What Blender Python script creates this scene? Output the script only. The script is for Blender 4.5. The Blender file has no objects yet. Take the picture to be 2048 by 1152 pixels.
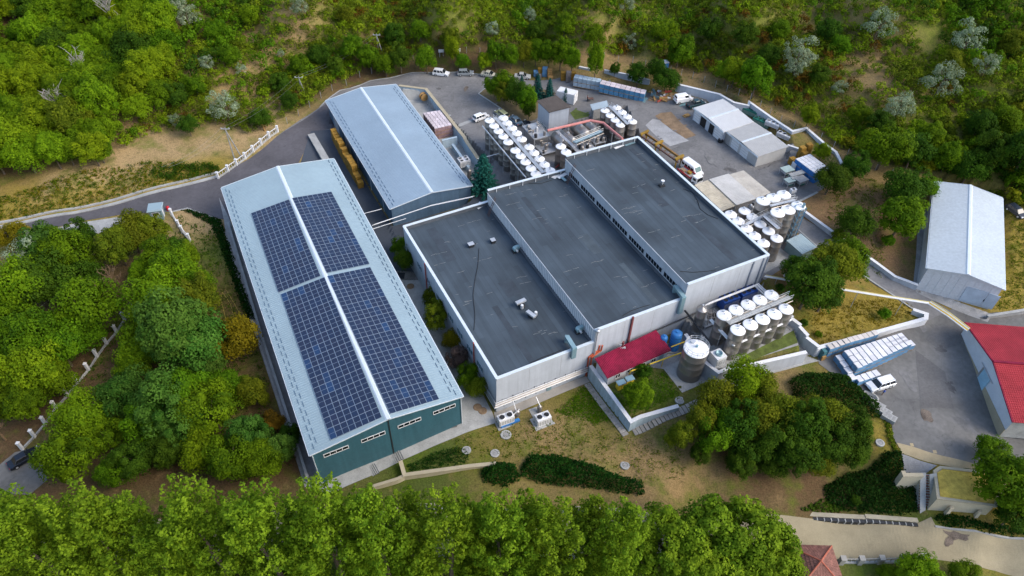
import bpy, math, random
import numpy as np
from mathutils import Vector, Matrix, geometry

# ------------------------------------------------------------------ camera, sky, sun, exposure
scene = bpy.context.scene
COL = scene.collection
CAM_H, FOCAL, PITCH, ROLL = 100.0, 1427.7, math.radians(45.147), math.radians(1.4956)
_cp, _sp, _cr, _sr = math.cos(PITCH), math.sin(PITCH), math.cos(ROLL), math.sin(ROLL)
RIGHT = Vector((1, 0, 0)); DOWN = Vector((0, -_sp, -_cp)); FWD = Vector((0, _cp, -_sp))
cam_data = bpy.data.cameras.new("camera"); cam = bpy.data.objects.new("camera", cam_data); COL.objects.link(cam)
cam_data.sensor_width = 36.0
cam_data.lens = FOCAL / 2048 * 36.0
cam_data.clip_end = 3000; cam_data.clip_start = 1.0
ux = _cr * RIGHT - _sr * DOWN; vy = _sr * RIGHT + _cr * DOWN
cam.matrix_world = Matrix(((ux.x, -vy.x, -FWD.x, 0), (ux.y, -vy.y, -FWD.y, 0), (ux.z, -vy.z, -FWD.z, CAM_H), (0, 0, 0, 1)))
scene.camera = cam

SUN_AZ, SUN_EL = math.radians(108), math.radians(42)      # azimuth from +Y towards +X
world = bpy.data.worlds.new("World"); scene.world = world; world.use_nodes = True
wn = world.node_tree.nodes; wl = world.node_tree.links
sky = wn.new("ShaderNodeTexSky"); sky.sky_type = 'NISHITA'; sky.sun_disc = False
sky.sun_elevation = SUN_EL; sky.sun_rotation = SUN_AZ; sky.air_density = 1.0; sky.dust_density = 2.5; sky.ozone_density = 1.0
bg = wn["Background"]; bg.inputs["Strength"].default_value = 0.15
wl.new(sky.outputs[0], bg.inputs[0])
sun_d = bpy.data.lights.new("sun", 'SUN'); sun_d.energy = 0.85; sun_d.angle = math.radians(30); sun_d.color = (1.0, 0.93, 0.82)
sun = bpy.data.objects.new("sun", sun_d); COL.objects.link(sun)
sd = Vector((math.sin(SUN_AZ) * math.cos(SUN_EL), math.cos(SUN_AZ) * math.cos(SUN_EL), math.sin(SUN_EL)))
sun.rotation_euler = sd.to_track_quat('Z', 'Y').to_euler()
scene.view_settings.view_transform = 'Standard'; scene.view_settings.look = 'None'
scene.view_settings.gamma = 1.0; scene.view_settings.use_curve_mapping = False
scene.view_settings.exposure = 1.15
scene.cycles.max_bounces = 6; scene.cycles.diffuse_bounces = 4; scene.cycles.glossy_bounces = 2
scene.cycles.transparent_max_bounces = 6

random.seed(7); RNG = np.random.default_rng(7)

# ------------------------------------------------------------------ survey: bearings from the drone to map points
def ray(u, v):
    x, y = u - 1024, v - 576
    x, y = x * _cr + y * _sr, -x * _sr + y * _cr
    return np.array([x, FOCAL * _cp - y * _sp, -FOCAL * _sp - y * _cp])
def P(u, v, z):
    d = ray(u, v); t = (z - CAM_H) / d[2]
    return Vector((d[0] * t, d[1] * t, z))
def depth(p):
    return p[1] * _cp + (CAM_H - p[2]) * _sp
def mpp(p):                                   # metres per photo pixel at p
    return depth(p) / FOCAL

# ------------------------------------------------------------------ terrain
# survey points: bearing and ground level
GZ = """0 470 -1;200 430 -.5;400 380 0;520 320 .5;620 250 .8;700 180 1.2;780 152 1.8;870 150 2.4;960 155 2.8;1050 160 3.2;700 330 0;760 460 0;850 640 0;940 830 0;
640 955 -1.0;700 955 -.9;650 985 -1.4;900 200 2.2;950 280 2.6;980 350 2.7;1050 260 3;1100 300 3.2;1150 200 3.8;1200 250 4.4;1250 180 4.8;1300 230 5.4;1380 220 6.2;1420 300 6.4;1480 330 6.6;1540 360 6.8;
1500 430 6.6;1600 350 7;1580 480 6.6;1650 490 6.4;1700 530 5.7;1760 570 4.9;1830 610 4.2;1860 670 3.6;1750 720 3.4;1850 800 3.3;1800 880 3;1930 900 3;1930 650 4.4;2000 640 5;2040 640 5.2;1880 860 3;
1100 850 .1;1150 820 .3;1170 770 .3;1200 900 .4;1250 875 1.2;1300 920 .6;1000 900 -.5;1350 840 2.6;1410 800 3.7;1450 860 2.4;1600 900 2;1560 760 3.4;1500 770 3.9;1640 700 3.5;1500 950 0;1250 950 -.6;1100 960 -1.2;
900 900 -.4;860 960 -1.2;800 1060 -2.6;1200 1060 -2.6;1400 1035 -2.4;1700 1070 -2.4;1900 1075 -2.4;2000 1090 -2.4;1640 985 -1;1720 975 -.6;1780 880 2.2;1830 1040 -2.2;1690 1015 -2;
1000 1145 -3;100 1140 -4;1750 1145 -3.4;2000 1145 -3.2;400 1100 -4;60 940 -3;150 850 -2.2;250 900 -2.4;300 700 -1.2;450 850 -1.4;500 700 -.6;400 600 -.5;300 560 -1;100 600 -2;0 800 -4;420 440 0;560 930 -1.4;470 520 -.1;540 690 -.5;
1560 545 8;1530 565 8;1700 620 5.3;1780 620 4.9;1640 655 5.4;1600 590 6.8;1720 450 8.2;1780 530 6.2;1650 420 7.4;1700 380 8.2;1810 480 6;1835 572 5;1980 626 5.4;2000 400 8;1900 380 8;2040 500 6.5;
1400 170 8;1500 200 8.4;1600 250 8.8;1700 330 9;1760 380 8.8;1250 110 6.4;1000 115 5;800 118 4;650 160 2.4;550 225 1.6;300 330 .8;0 400 .5;200 200 5;0 200 4;0 0 13;300 0 14;600 0 15;900 0 16;1200 0 18;1500 0 21;1800 0 24;2048 0 26;
450 100 8;700 60 9.5;1000 60 10;1300 60 12;1600 100 15;1800 150 15;2000 150 18;1900 250 12;2000 300 11;1350 130 6.8;150 330 2;-150 0 13;-150 300 4;-200 700 -4;2250 0 28;2250 400 10;2250 900 3;-100 1100 -5;2200 1150 -3.5;1960 960 2.8;1900 950 2.8;1880 1012 .5;1930 1018 .5;1995 1026 .4;1872 1030 -1.3;2050 1030 .4"""
ctrl = []
for it in GZ.replace("\n", "").split(";"):
    a, b, c = map(float, it.split()); p = P(a, b, c); ctrl.append((p.x, p.y, c))
ctrl = np.array(ctrl)
def axis(lo, hi, st, far):
    a = list(np.arange(lo, hi + 1e-6, st)); s = st; x = a[-1]
    while x < far: s *= 1.35; x += s; a.append(x)
    s = st; x = a[0]
    while x > -far: s *= 1.35; x -= s; a.insert(0, x)
    return np.array(a)
def axis2(a0, a1, b0, b1, far):              # finer steps over the built-up middle
    m = list(np.arange(a0, b0, 1.15)) + list(np.arange(b0, b1, .55)) + list(np.arange(b1, a1, 1.15)); a = axis(a0, a1, 1.15, far)
    return np.array([x for x in a if x < a0] + m + [x for x in a if x > a1 + .2])
GX = axis2(-160, 175, -38, 80, 1500); GY = axis2(38, 262, 62, 165, 1700)
gx, gy = np.meshgrid(GX, GY, indexing='ij')
num = np.zeros_like(gx); den = np.zeros_like(gx)
for x, y, z in ctrl:
    w = 1.0 / ((gx - x) ** 2 + (gy - y) ** 2 + 9.0) ** 1.75
    num += w * z; den += w
HZ = num / den
HZ += np.clip(gy - 262, 0, 1e9) * 0.08
def pip(px, py, poly):
    ins = np.zeros(np.shape(px), bool); n = len(poly)
    for i in range(n):
        x0, y0 = poly[i][0], poly[i][1]; x1, y1 = poly[(i + 1) % n][0], poly[(i + 1) % n][1]
        if y0 == y1: continue
        c = ((y0 > py) != (y1 > py)) & (px < (x1 - x0) * (py - y0) / (y1 - y0) + x0)
        ins ^= c
    return ins
def zone(pts, z, shrink=.3, ref=None):
    poly = [P(u, v, z if ref is None else ref) for u, v in pts]; c = sum(poly, Vector()) / len(poly); n = len(poly)
    A = sum(poly[k].x * poly[(k + 1) % n].y - poly[(k + 1) % n].x * poly[k].y for k in range(n)); s = 1 if A > 0 else -1; q = []
    for k in range(n):
        d0 = (poly[k] - poly[k - 1]).normalized(); d1 = (poly[(k + 1) % n] - poly[k]).normalized(); m = (Vector((-d0.y, d0.x, 0)) + Vector((-d1.y, d1.x, 0))) * s
        q.append(poly[k] + (m.normalized() * shrink if m.length > .3 else Vector()))
    HZ[pip(gx, gy, q)] = z; return poly
# level terraces behind retaining walls
zone([(800, 172), (853, 178), (993, 321), (968, 352), (946, 380), (946, 400), (784, 462), (660, 250), (650, 205), (720, 178)], .3, .95, 3.2)
TERR1 = zone([(1180, 735), (1258, 840), (1362, 800), (1440, 770), (1405, 728), (1395, 668), (1362, 640), (1180, 715)], 3.0)
DPLAT = zone([(1362, 640), (1395, 668), (1405, 722), (1438, 743), (1608, 700), (1582, 640), (1512, 566)], 6.0)
zone([(1383, 243), (1446, 290), (1511, 344), (1577, 322), (1580, 290), (1450, 195), (1388, 212)], 6.4)
zone([(1835, 575), (1982, 634), (2012, 560), (2006, 400), (1868, 370)], 5.0)
zone([(985, 318), (1130, 255), (1250, 225), (1280, 290), (1130, 345), (1000, 395)], 3.0)
NXg, NYg = len(GX), len(GY)
def h(x, y):
    i = min(max(int(np.searchsorted(GX, x) - 1), 0), NXg - 2); j = min(max(int(np.searchsorted(GY, y) - 1), 0), NYg - 2)
    a = (x - GX[i]) / (GX[i + 1] - GX[i]); b = (y - GY[j]) / (GY[j + 1] - GY[j])
    z00, z10, z11, z01 = HZ[i, j], HZ[i + 1, j], HZ[i + 1, j + 1], HZ[i, j + 1]
    return float(z00 + a * (z10 - z00) + b * (z11 - z10)) if a >= b else float(z00 + b * (z01 - z00) + a * (z11 - z01))
def G(u, v, up=0.0):                          # the ground point seen along a bearing
    z = 2.0
    for _ in range(25):
        p = P(u, v, z); z = .5 * z + .5 * h(p.x, p.y)
    p = P(u, v, z); return Vector((p.x, p.y, h(p.x, p.y) + up))

# ------------------------------------------------------------------ materials
MATS = {}
def mat(name, col, rough=.75, metal=0.0, var=.12, scale=.6, fine=.08, bump=0.0, bscale=8.0, spec=.35, objvar=0.0, detail=4, wear=0.0, streak=0.0):
    if name in MATS: return MATS[name]
    m = bpy.data.materials.new(name); m.use_nodes = True; nt = m.node_tree; N, L = nt.nodes, nt.links
    b = N["Principled BSDF"]; b.inputs["Roughness"].default_value = rough; b.inputs["Metallic"].default_value = metal
    b.inputs["Specular IOR Level"].default_value = spec
    geo = N.new("ShaderNodeNewGeometry")
    n1 = N.new("ShaderNodeTexNoise"); n1.inputs["Scale"].default_value = scale; n1.inputs["Detail"].default_value = detail; n1.inputs["Roughness"].default_value = .6
    n2 = N.new("ShaderNodeTexNoise"); n2.inputs["Scale"].default_value = scale * 14; n2.inputs["Detail"].default_value = 2
    L.new(geo.outputs["Position"], n1.inputs["Vector"]); L.new(geo.outputs["Position"], n2.inputs["Vector"])
    m1 = N.new("ShaderNodeMapRange"); m1.inputs[1].default_value = .3; m1.inputs[2].default_value = .7
    m1.inputs[3].default_value = 1 - var; m1.inputs[4].default_value = 1 + var; L.new(n1.outputs["Fac"], m1.inputs[0])
    m2 = N.new("ShaderNodeMapRange"); m2.inputs[1].default_value = .3; m2.inputs[2].default_value = .7
    m2.inputs[3].default_value = 1 - fine; m2.inputs[4].default_value = 1 + fine; L.new(n2.outputs["Fac"], m2.inputs[0])
    mu = N.new("ShaderNodeMath"); mu.operation = 'MULTIPLY'; L.new(m1.outputs[0], mu.inputs[0]); L.new(m2.outputs[0], mu.inputs[1])
    last = mu.outputs[0]
    if objvar:
        oi = N.new("ShaderNodeObjectInfo"); m3 = N.new("ShaderNodeMapRange"); m3.inputs[3].default_value = 1 - objvar; m3.inputs[4].default_value = 1 + objvar
        L.new(oi.outputs["Random"], m3.inputs[0]); mv = N.new("ShaderNodeMath"); mv.operation = 'MULTIPLY'
        L.new(last, mv.inputs[0]); L.new(m3.outputs[0], mv.inputs[1]); last = mv.outputs[0]
    if streak:
        sm = N.new("ShaderNodeVectorMath"); sm.operation = 'MULTIPLY'; sm.inputs[1].default_value = (1.6, 1.6, .10); L.new(geo.outputs["Position"], sm.inputs[0]); sn = N.new("ShaderNodeTexNoise"); sn.inputs["Scale"].default_value = 1; sn.inputs["Detail"].default_value = 5; L.new(sm.outputs[0], sn.inputs["Vector"])
        sr_ = N.new("ShaderNodeMapRange"); sr_.inputs[1].default_value = .35; sr_.inputs[2].default_value = .7; sr_.inputs[3].default_value = 1 + streak * .4; sr_.inputs[4].default_value = 1 - streak; L.new(sn.outputs["Fac"], sr_.inputs[0]); sx = N.new("ShaderNodeMath"); sx.operation = 'MULTIPLY'; L.new(last, sx.inputs[0]); L.new(sr_.outputs[0], sx.inputs[1]); last = sx.outputs[0]
    if wear:                                  # cracks, oil stains and pale scuffs
        def mulr(src, lo, hi, a, b_):
            q = N.new("ShaderNodeMapRange"); q.inputs[1].default_value = lo; q.inputs[2].default_value = hi; q.inputs[3].default_value = a; q.inputs[4].default_value = b_; L.new(src, q.inputs[0])
            w = N.new("ShaderNodeMath"); w.operation = 'MULTIPLY'; L.new(last, w.inputs[0]); L.new(q.outputs[0], w.inputs[1]); return w.outputs[0]
        nw = N.new("ShaderNodeTexNoise"); nw.inputs["Scale"].default_value = .5; nw.inputs["Detail"].default_value = 4; L.new(geo.outputs["Position"], nw.inputs["Vector"])
        va = N.new("ShaderNodeVectorMath"); va.operation = 'MULTIPLY_ADD'; va.inputs[1].default_value = (2.5,) * 3; L.new(nw.outputs["Color"], va.inputs[0]); L.new(geo.outputs["Position"], va.inputs[2])
        vo = N.new("ShaderNodeTexVoronoi"); vo.feature = 'DISTANCE_TO_EDGE'; vo.inputs["Scale"].default_value = .17; L.new(va.outputs[0], vo.inputs["Vector"]); last = mulr(vo.outputs["Distance"], .0, .010, 1 - wear * .8, 1)
        n5 = N.new("ShaderNodeTexNoise"); n5.inputs["Scale"].default_value = .42; n5.inputs["Detail"].default_value = 7; n5.inputs["Roughness"].default_value = .7; L.new(geo.outputs["Position"], n5.inputs["Vector"]); last = mulr(n5.outputs["Fac"], .58, .72, 1, 1 - wear * .7); last = mulr(n5.outputs["Fac"], .28, .42, 1 + wear * .7, 1)
    vm = N.new("ShaderNodeVectorMath"); vm.operation = 'SCALE'; vm.inputs[0].default_value = col[:3]; L.new(last, vm.inputs["Scale"])
    L.new(vm.outputs[0], b.inputs["Base Color"])
    if bump:
        n3 = N.new("ShaderNodeTexNoise"); n3.inputs["Scale"].default_value = bscale; n3.inputs["Detail"].default_value = 3
        L.new(geo.outputs["Position"], n3.inputs["Vector"]); bp = N.new("ShaderNodeBump"); bp.inputs["Strength"].default_value = bump; bp.inputs["Distance"].default_value = .1
        L.new(n3.outputs["Fac"], bp.inputs["Height"]); L.new(bp.outputs[0], b.inputs["Normal"])
    MATS[name] = m; return m
def leaf_mat(name, ca, cb, objvar=.16, trans=.34, huevar=.015):
    if name in MATS: return MATS[name]
    m = bpy.data.materials.new(name); m.use_nodes = True; nt = m.node_tree; N, L = nt.nodes, nt.links
    b = N["Principled BSDF"]; b.inputs["Roughness"].default_value = .7; b.inputs["Specular IOR Level"].default_value = .06
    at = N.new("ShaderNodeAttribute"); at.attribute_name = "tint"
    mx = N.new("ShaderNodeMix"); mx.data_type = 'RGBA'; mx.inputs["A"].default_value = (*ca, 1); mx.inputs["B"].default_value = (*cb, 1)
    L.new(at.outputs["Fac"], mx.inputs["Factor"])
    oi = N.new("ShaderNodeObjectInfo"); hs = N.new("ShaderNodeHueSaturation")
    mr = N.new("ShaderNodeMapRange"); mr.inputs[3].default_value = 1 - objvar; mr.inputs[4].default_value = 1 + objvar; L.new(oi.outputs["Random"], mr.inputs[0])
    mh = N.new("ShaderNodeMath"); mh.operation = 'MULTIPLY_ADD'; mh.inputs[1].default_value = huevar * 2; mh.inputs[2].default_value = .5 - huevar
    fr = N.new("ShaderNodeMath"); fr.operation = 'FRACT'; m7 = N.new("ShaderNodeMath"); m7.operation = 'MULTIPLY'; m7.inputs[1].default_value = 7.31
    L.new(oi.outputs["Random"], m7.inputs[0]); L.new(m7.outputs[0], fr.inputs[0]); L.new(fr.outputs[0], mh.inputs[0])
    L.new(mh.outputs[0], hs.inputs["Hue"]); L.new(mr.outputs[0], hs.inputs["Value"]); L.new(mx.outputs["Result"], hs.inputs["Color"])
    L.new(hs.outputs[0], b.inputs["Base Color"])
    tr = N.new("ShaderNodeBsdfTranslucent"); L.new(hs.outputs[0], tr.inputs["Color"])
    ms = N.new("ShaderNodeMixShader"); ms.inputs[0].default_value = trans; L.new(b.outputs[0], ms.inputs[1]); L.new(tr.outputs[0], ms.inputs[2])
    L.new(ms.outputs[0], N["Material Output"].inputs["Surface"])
    MATS[name] = m; return m
def glass_mat(name, col=(.01, .015, .02), rough=.08):
    return mat(name, col, rough, 0, .1, .5, spec=.6)

# ------------------------------------------------------------------ mesh building
class MB:
    def __init__(s): s.v = []; s.f = []
    def poly(s, pts):
        i = len(s.v); s.v += [tuple(p) for p in pts]; s.f.append(tuple(range(i, i + len(pts)))); return s
    def hexa(s, b, t):                         # bottom ring, top ring (counter-clockwise from above)
        i = len(s.v); n = len(b); s.v += [tuple(p) for p in b] + [tuple(p) for p in t]
        s.f.append(tuple(range(i + n - 1, i - 1, -1))); s.f.append(tuple(range(i + n, i + 2 * n)))
        for k in range(n): s.f.append((i + k, i + (k + 1) % n, i + n + (k + 1) % n, i + n + k))
        return s
    def prism(s, pts, z0, z1):
        pts = list(pts); a = sum(pts[k][0] * pts[(k + 1) % len(pts)][1] - pts[(k + 1) % len(pts)][0] * pts[k][1] for k in range(len(pts)))
        if a < 0: pts = pts[::-1]
        return s.hexa([(p[0], p[1], z0) for p in pts], [(p[0], p[1], z1) for p in pts])
    def box(s, c, d, rz=0.0):
        ca, sa = math.cos(rz), math.sin(rz); x, y = d[0] / 2, d[1] / 2
        q = [(c[0] + a * ca - b * sa, c[1] + a * sa + b * ca) for a, b in ((-x, -y), (x, -y), (x, y), (-x, y))]
        return s.prism(q, c[2] - d[2] / 2, c[2] + d[2] / 2)
    def taper(s, c, d, t, rz=0.0, sh=(0, 0)):    # box c centre of base, d size, t top scale
        ca, sa = math.cos(rz), math.sin(rz); x, y = d[0] / 2, d[1] / 2
        def ring(k, z, o): return [(c[0] + (a * k[0] + o[0]) * ca - (b * k[1] + o[1]) * sa, c[1] + (a * k[0] + o[0]) * sa + (b * k[1] + o[1]) * ca, z) for a, b in ((-x, -y), (x, -y), (x, y), (-x, y))]
        return s.hexa(ring((1, 1), c[2], (0, 0)), ring(t, c[2] + d[2], sh))
    def cyl(s, p0, p1, r0, r1=None, n=12, caps=True):
        r1 = r0 if r1 is None else r1; p0 = Vector(p0); p1 = Vector(p1); w = (p1 - p0)
        if w.length < 1e-6: return s
        w = w.normalized(); a = w.orthogonal().normalized(); b = w.cross(a); i = len(s.v)
        for p, r in ((p0, r0), (p1, r1)):
            for k in range(n):
                t = 2 * math.pi * k / n; s.v.append(tuple(p + r * (a * math.cos(t) + b * math.sin(t))))
        for k in range(n): s.f.append((i + k, i + (k + 1) % n, i + n + (k + 1) % n, i + n + k))
        if caps:
            for o, rev in ((0, True), (n, False)):
                j = len(s.v); s.v += s.v[i + o:i + o + n]; r = tuple(range(j, j + n)); s.f.append(r[::-1] if rev else r)
        return s
    def tube(s, pts, r, n=6, caps=True):
        for k in range(len(pts) - 1): s.cyl(pts[k], pts[k + 1], r, r, n, caps)
        return s
    def lathe(s, prof, c=(0, 0, 0), n=24):       # prof: (radius, z) upward
        i = len(s.v)
        for r, z in prof:
            for k in range(n):
                t = 2 * math.pi * k / n; s.v.append((c[0] + r * math.cos(t), c[1] + r * math.sin(t), c[2] + z))
        for q in range(len(prof) - 1):
            for k in range(n):
                s.f.append((i + q * n + k, i + q * n + (k + 1) % n, i + (q + 1) * n + (k + 1) % n, i + (q + 1) * n + k))
        return s
    def beam(s, p0, p1, w, t):
        p0, p1 = Vector(p0), Vector(p1); d = (p1 - p0).normalized(); a = d.cross(Vector((0, 0, 1)))
        a = a.normalized() if a.length > 1e-4 else Vector((1, 0, 0)); b = a.cross(d)
        def ring(p): return [p + a * x * w / 2 + b * y * t / 2 for x, y in ((-1, -1), (1, -1), (1, 1), (-1, 1))]
        return s.hexa(ring(p0)[::-1], ring(p1)[::-1])
    def build(s, name, m, parent=None, smooth=False, kind=None, world=True):
        me = bpy.data.meshes.new(name)
        vs = s.v
        if parent is not None and world:
            inv = parent.matrix_basis.inverted()
            q = parent.parent
            while q is not None: inv = inv @ q.matrix_basis.inverted(); q = q.parent
            vs = [tuple(inv @ Vector(p)) for p in vs]
        me.from_pydata(vs, [], s.f); me.materials.append(m)
        if smooth: me.polygons.foreach_set("use_smooth", [True] * len(me.polygons))
        me.update(); o = bpy.data.objects.new(name, me); COL.objects.link(o)
        if parent is not None: o.parent = parent
        if kind: o["kind"] = kind
        return o
def tag(o, label, cat, group=None, kind=None):
    if label: o["label"] = label
    if cat: o["category"] = cat
    if group: o["group"] = group
    if kind: o["kind"] = kind
    return o
def thing(name, label, cat, loc=(0, 0, 0), rz=0.0, group=None):
    o = bpy.data.objects.new(name, None); COL.objects.link(o); o.empty_display_size = .5
    o.location = loc; o.rotation_euler = (0, 0, rz); o.matrix_basis = Matrix.Translation(Vector(loc)) @ Matrix.Rotation(rz, 4, 'Z')
    return tag(o, label, cat, group)
def kids(o): return [c for c in KIDS.get(o.name, [])]
KIDS = {}
def freeze(o):                                  # remember the children of a prototype once
    KIDS[o.name] = [(c, [(g) for g in c.children]) for c in o.children]; return o
def dup(src, loc, rz=0.0, label=None, group=None, scale=None):
    r = src.copy(); COL.objects.link(r); r.location = loc; r.rotation_euler = (0, 0, rz)
    if scale: r.scale = scale if hasattr(scale, '__len__') else (scale,) * 3
    if label: r["label"] = label
    if group: r["group"] = group
    for c, gs in KIDS.get(src.name, []):
        k = c.copy(); COL.objects.link(k); k.parent = r
        for g in gs:
            q = g.copy(); COL.objects.link(q); q.parent = k
    return r
class Proto:                                     # first use moves the prototype, later uses copy it
    def __init__(s, root): s.root = freeze(root); s.used = False
    def at(s, loc, rz=0.0, label=None, group=None, scale=None):
        if s.used: return dup(s.root, loc, rz, label, group, scale)
        s.used = True; r = s.root; r.location = loc; r.rotation_euler = (0, 0, rz)
        if scale: r.scale = scale if hasattr(scale, '__len__') else (scale,) * 3
        if label: r["label"] = label
        if group: r["group"] = group
        return r
def struct(o, name=None): o["kind"] = "structure"; return o
ORD = "first second third fourth fifth sixth seventh eighth ninth tenth eleventh twelfth thirteenth fourteenth fifteenth sixteenth seventeenth eighteenth nineteenth twentieth".split() + ["twenty-" + w for w in "first second third fourth fifth sixth seventh eighth ninth".split()] + ["thirtieth"]

# sheets that follow the terrain exactly, `off` above it
def sheet(name, pts, m, off, kind='structure', parent=None):
    poly = [(p[0], p[1]) for p in pts]
    tri = geometry.tessellate_polygon([[Vector((x, y, 0)) for x, y in poly]])
    tris = []
    for t in tri:
        q = [poly[k] for k in t]
        if (q[1][0] - q[0][0]) * (q[2][1] - q[0][1]) - (q[1][1] - q[0][1]) * (q[2][0] - q[0][0]) < 0: q = q[::-1]
        tris.append(q)
    xs = [p[0] for p in poly]; ys = [p[1] for p in poly]
    i0, i1 = np.searchsorted(GX, min(xs)) - 1, np.searchsorted(GX, max(xs)); j0, j1 = np.searchsorted(GY, min(ys)) - 1, np.searchsorted(GY, max(ys))
    ins = pip(gx[i0:i1 + 1, j0:j1 + 1], gy[i0:i1 + 1, j0:j1 + 1], poly)
    touched = set(); n = len(poly)
    for k in range(n):
        a, b = poly[k], poly[(k + 1) % n]; L = math.hypot(b[0] - a[0], b[1] - a[1]); st = max(2, int(L / .12))
        for q in range(st + 1):
            x = a[0] + (b[0] - a[0]) * q / st; y = a[1] + (b[1] - a[1]) * q / st
            touched.add((int(np.searchsorted(GX, x) - 1), int(np.searchsorted(GY, y) - 1)))
    V = []; F = []
    def emit(pl):
        s = len(V); V.extend((x, y, h(x, y) + off) for x, y in pl); F.append(tuple(range(s, s + len(pl))))
    for i in range(i0, i1):
        for j in range(j0, j1):
            t = (i, j) in touched
            if not t:
                if ins[i - i0, j - j0]:
                    s = len(V)
                    V.extend(((GX[i], GY[j], HZ[i, j] + off), (GX[i + 1], GY[j], HZ[i + 1, j] + off), (GX[i + 1], GY[j + 1], HZ[i + 1, j + 1] + off), (GX[i], GY[j + 1], HZ[i, j + 1] + off)))
                    F.append((s, s + 1, s + 2)); F.append((s, s + 2, s + 3))
                continue
            c = ((GX[i], GY[j]), (GX[i + 1], GY[j]), (GX[i + 1], GY[j + 1]), (GX[i], GY[j + 1]))
            for g in ((c[0], c[1], c[2]), (c[0], c[2], c[3])):
                for q in tris:
                    if max(p[0] for p in q) < c[0][0] or min(p[0] for p in q) > c[2][0] or max(p[1] for p in q) < c[0][1] or min(p[1] for p in q) > c[2][1]: continue
                    pl = list(g)
                    for e in range(3):
                        a, b = q[e], q[(e + 1) % 3]; out = []
                        for w in range(len(pl)):
                            p0, p1 = pl[w], pl[(w + 1) % len(pl)]
                            d0 = (b[0] - a[0]) * (p0[1] - a[1]) - (b[1] - a[1]) * (p0[0] - a[0]); d1 = (b[0] - a[0]) * (p1[1] - a[1]) - (b[1] - a[1]) * (p1[0] - a[0])
                            if d0 >= 0: out.append(p0)
                            if (d0 >= 0) != (d1 >= 0):
                                tt = d0 / (d0 - d1); out.append((p0[0] + (p1[0] - p0[0]) * tt, p0[1] + (p1[1] - p0[1]) * tt))
                        pl = out
                        if len(pl) < 3: break
                    if len(pl) >= 3: emit(pl)
    me = bpy.data.meshes.new(name); me.from_pydata(V, [], F); me.materials.append(m); me.update()
    o = bpy.data.objects.new(name, me); COL.objects.link(o); o["kind"] = kind
    if parent is not None: o.parent = parent
    return o
def gpoly(px): return [G(u, v) for u, v in px]

# mitred wall along a line of points (x, y, bottom, top)
def wall_mesh(mb, pts, width, closed=False):
    n = len(pts); L = []; R = []
    for k in range(n):
        p = Vector(pts[k][:2]); dirs = []
        if k > 0 or closed: dirs.append((p - Vector(pts[k - 1][:2])).normalized())
        if k < n - 1 or closed: dirs.append((Vector(pts[(k + 1) % n][:2]) - p).normalized())
        d = sum(dirs, Vector((0, 0))); d = d.normalized() if d.length > 1e-6 else dirs[0]
        nn = Vector((-d.y, d.x)); sc = 1 / max(.4, abs(nn.dot(Vector((-dirs[0].y, dirs[0].x))))); w = width / 2 * sc
        L.append(p + nn * w); R.append(p - nn * w)
    for k in range(n if closed else n - 1):
        q = (k + 1) % n
        b = [(*R[k], pts[k][2]), (*R[q], pts[q][2]), (*L[q], pts[q][2]), (*L[k], pts[k][2])]
        t = [(*R[k], pts[k][3]), (*R[q], pts[q][3]), (*L[q], pts[q][3]), (*L[k], pts[k][3])]
        mb.hexa(b, t)
    return mb
def gwall(px, width, height, sink=.6, step=4.0):   # points on the ground, densified, with a top `height` above ground
    g = [G(u, v) for u, v in px]; hs = height if hasattr(height, '__len__') else [height] * len(g); out = []
    for k in range(len(g) - 1):
        m = max(1, int((g[k + 1] - g[k]).length / step))
        for q in range(m):
            p = g[k].lerp(g[k + 1], q / m); z = h(p.x, p.y); out.append((p.x, p.y, z - sink, z + hs[k] + (hs[k + 1] - hs[k]) * q / m))
    p = g[-1]; z = h(p.x, p.y); out.append((p.x, p.y, z - sink, z + hs[-1])); return out
def tri_count(): return sum(len(o.data.polygons) for o in COL.objects if o.type == 'MESH')
# ------------------------------------------------------------------ palette
M_white = mat("white_render", (.405, .435, .475), .8, var=.07, scale=.25, fine=.03, streak=.09)
M_whitep = mat("white_paint", (.62, .63, .64), .6, var=.06, scale=.4)
M_cream = mat("cream_coping", (.36, .315, .22), .8, var=.1)
M_blueish = mat("pale_blue_render", (.40, .50, .56), .8, var=.08, scale=.3, streak=.18)
M_conc = mat("concrete", (.26, .26, .255), .9, var=.2, scale=.5, fine=.12, wear=.2)
M_concp = mat("pale_concrete", (.31, .315, .305), .9, var=.2, scale=.4, fine=.1, wear=.2)
M_slab = mat("paving_slab", (.30, .28, .25), .9, var=.12, objvar=.14)
M_asph = mat("asphalt", (.085, .081, .088), .9, var=.22, scale=.12, fine=.1, detail=8, wear=.35)
M_asph2 = mat("yard_asphalt", (.155, .153, .152), .9, var=.26, scale=.14, fine=.1, detail=8, wear=.35)
M_asph3 = mat("shaded_fresh_asphalt", (.052, .062, .078), .9, var=.15, scale=.2)  # new asphalt, with the passage's shade also put into its dark blue tone
M_yardc = mat("worn_yard_concrete", (.140, .138, .132), .9, var=.34, scale=.1, fine=.1, detail=9, wear=.28)
M_beige = mat("beige_paving", (.26, .225, .145), .9, var=.10, scale=.5, fine=.08)
M_sand = mat("sand", (.34, .28, .17), .95, var=.12)
M_dirt = mat("brown_dirt", (.22, .15, .09), .95, var=.35, scale=.5, fine=.25)
M_chalk = mat("chalky_concrete", (.31, .31, .31), .95, var=.22, scale=.3, fine=.12)
M_steel = mat("stainless_steel", (.34, .315, .29), .38, .75, var=.10, scale=.6)
M_lid = mat("white_tank_roof", (.74, .74, .735), .45, var=.05, scale=.5, objvar=.04)
M_galv = mat("galvanised_steel", (.50, .52, .54), .45, .5, var=.12)
M_dark = mat("dark_metal", (.03, .032, .036), .5, .3)
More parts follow.
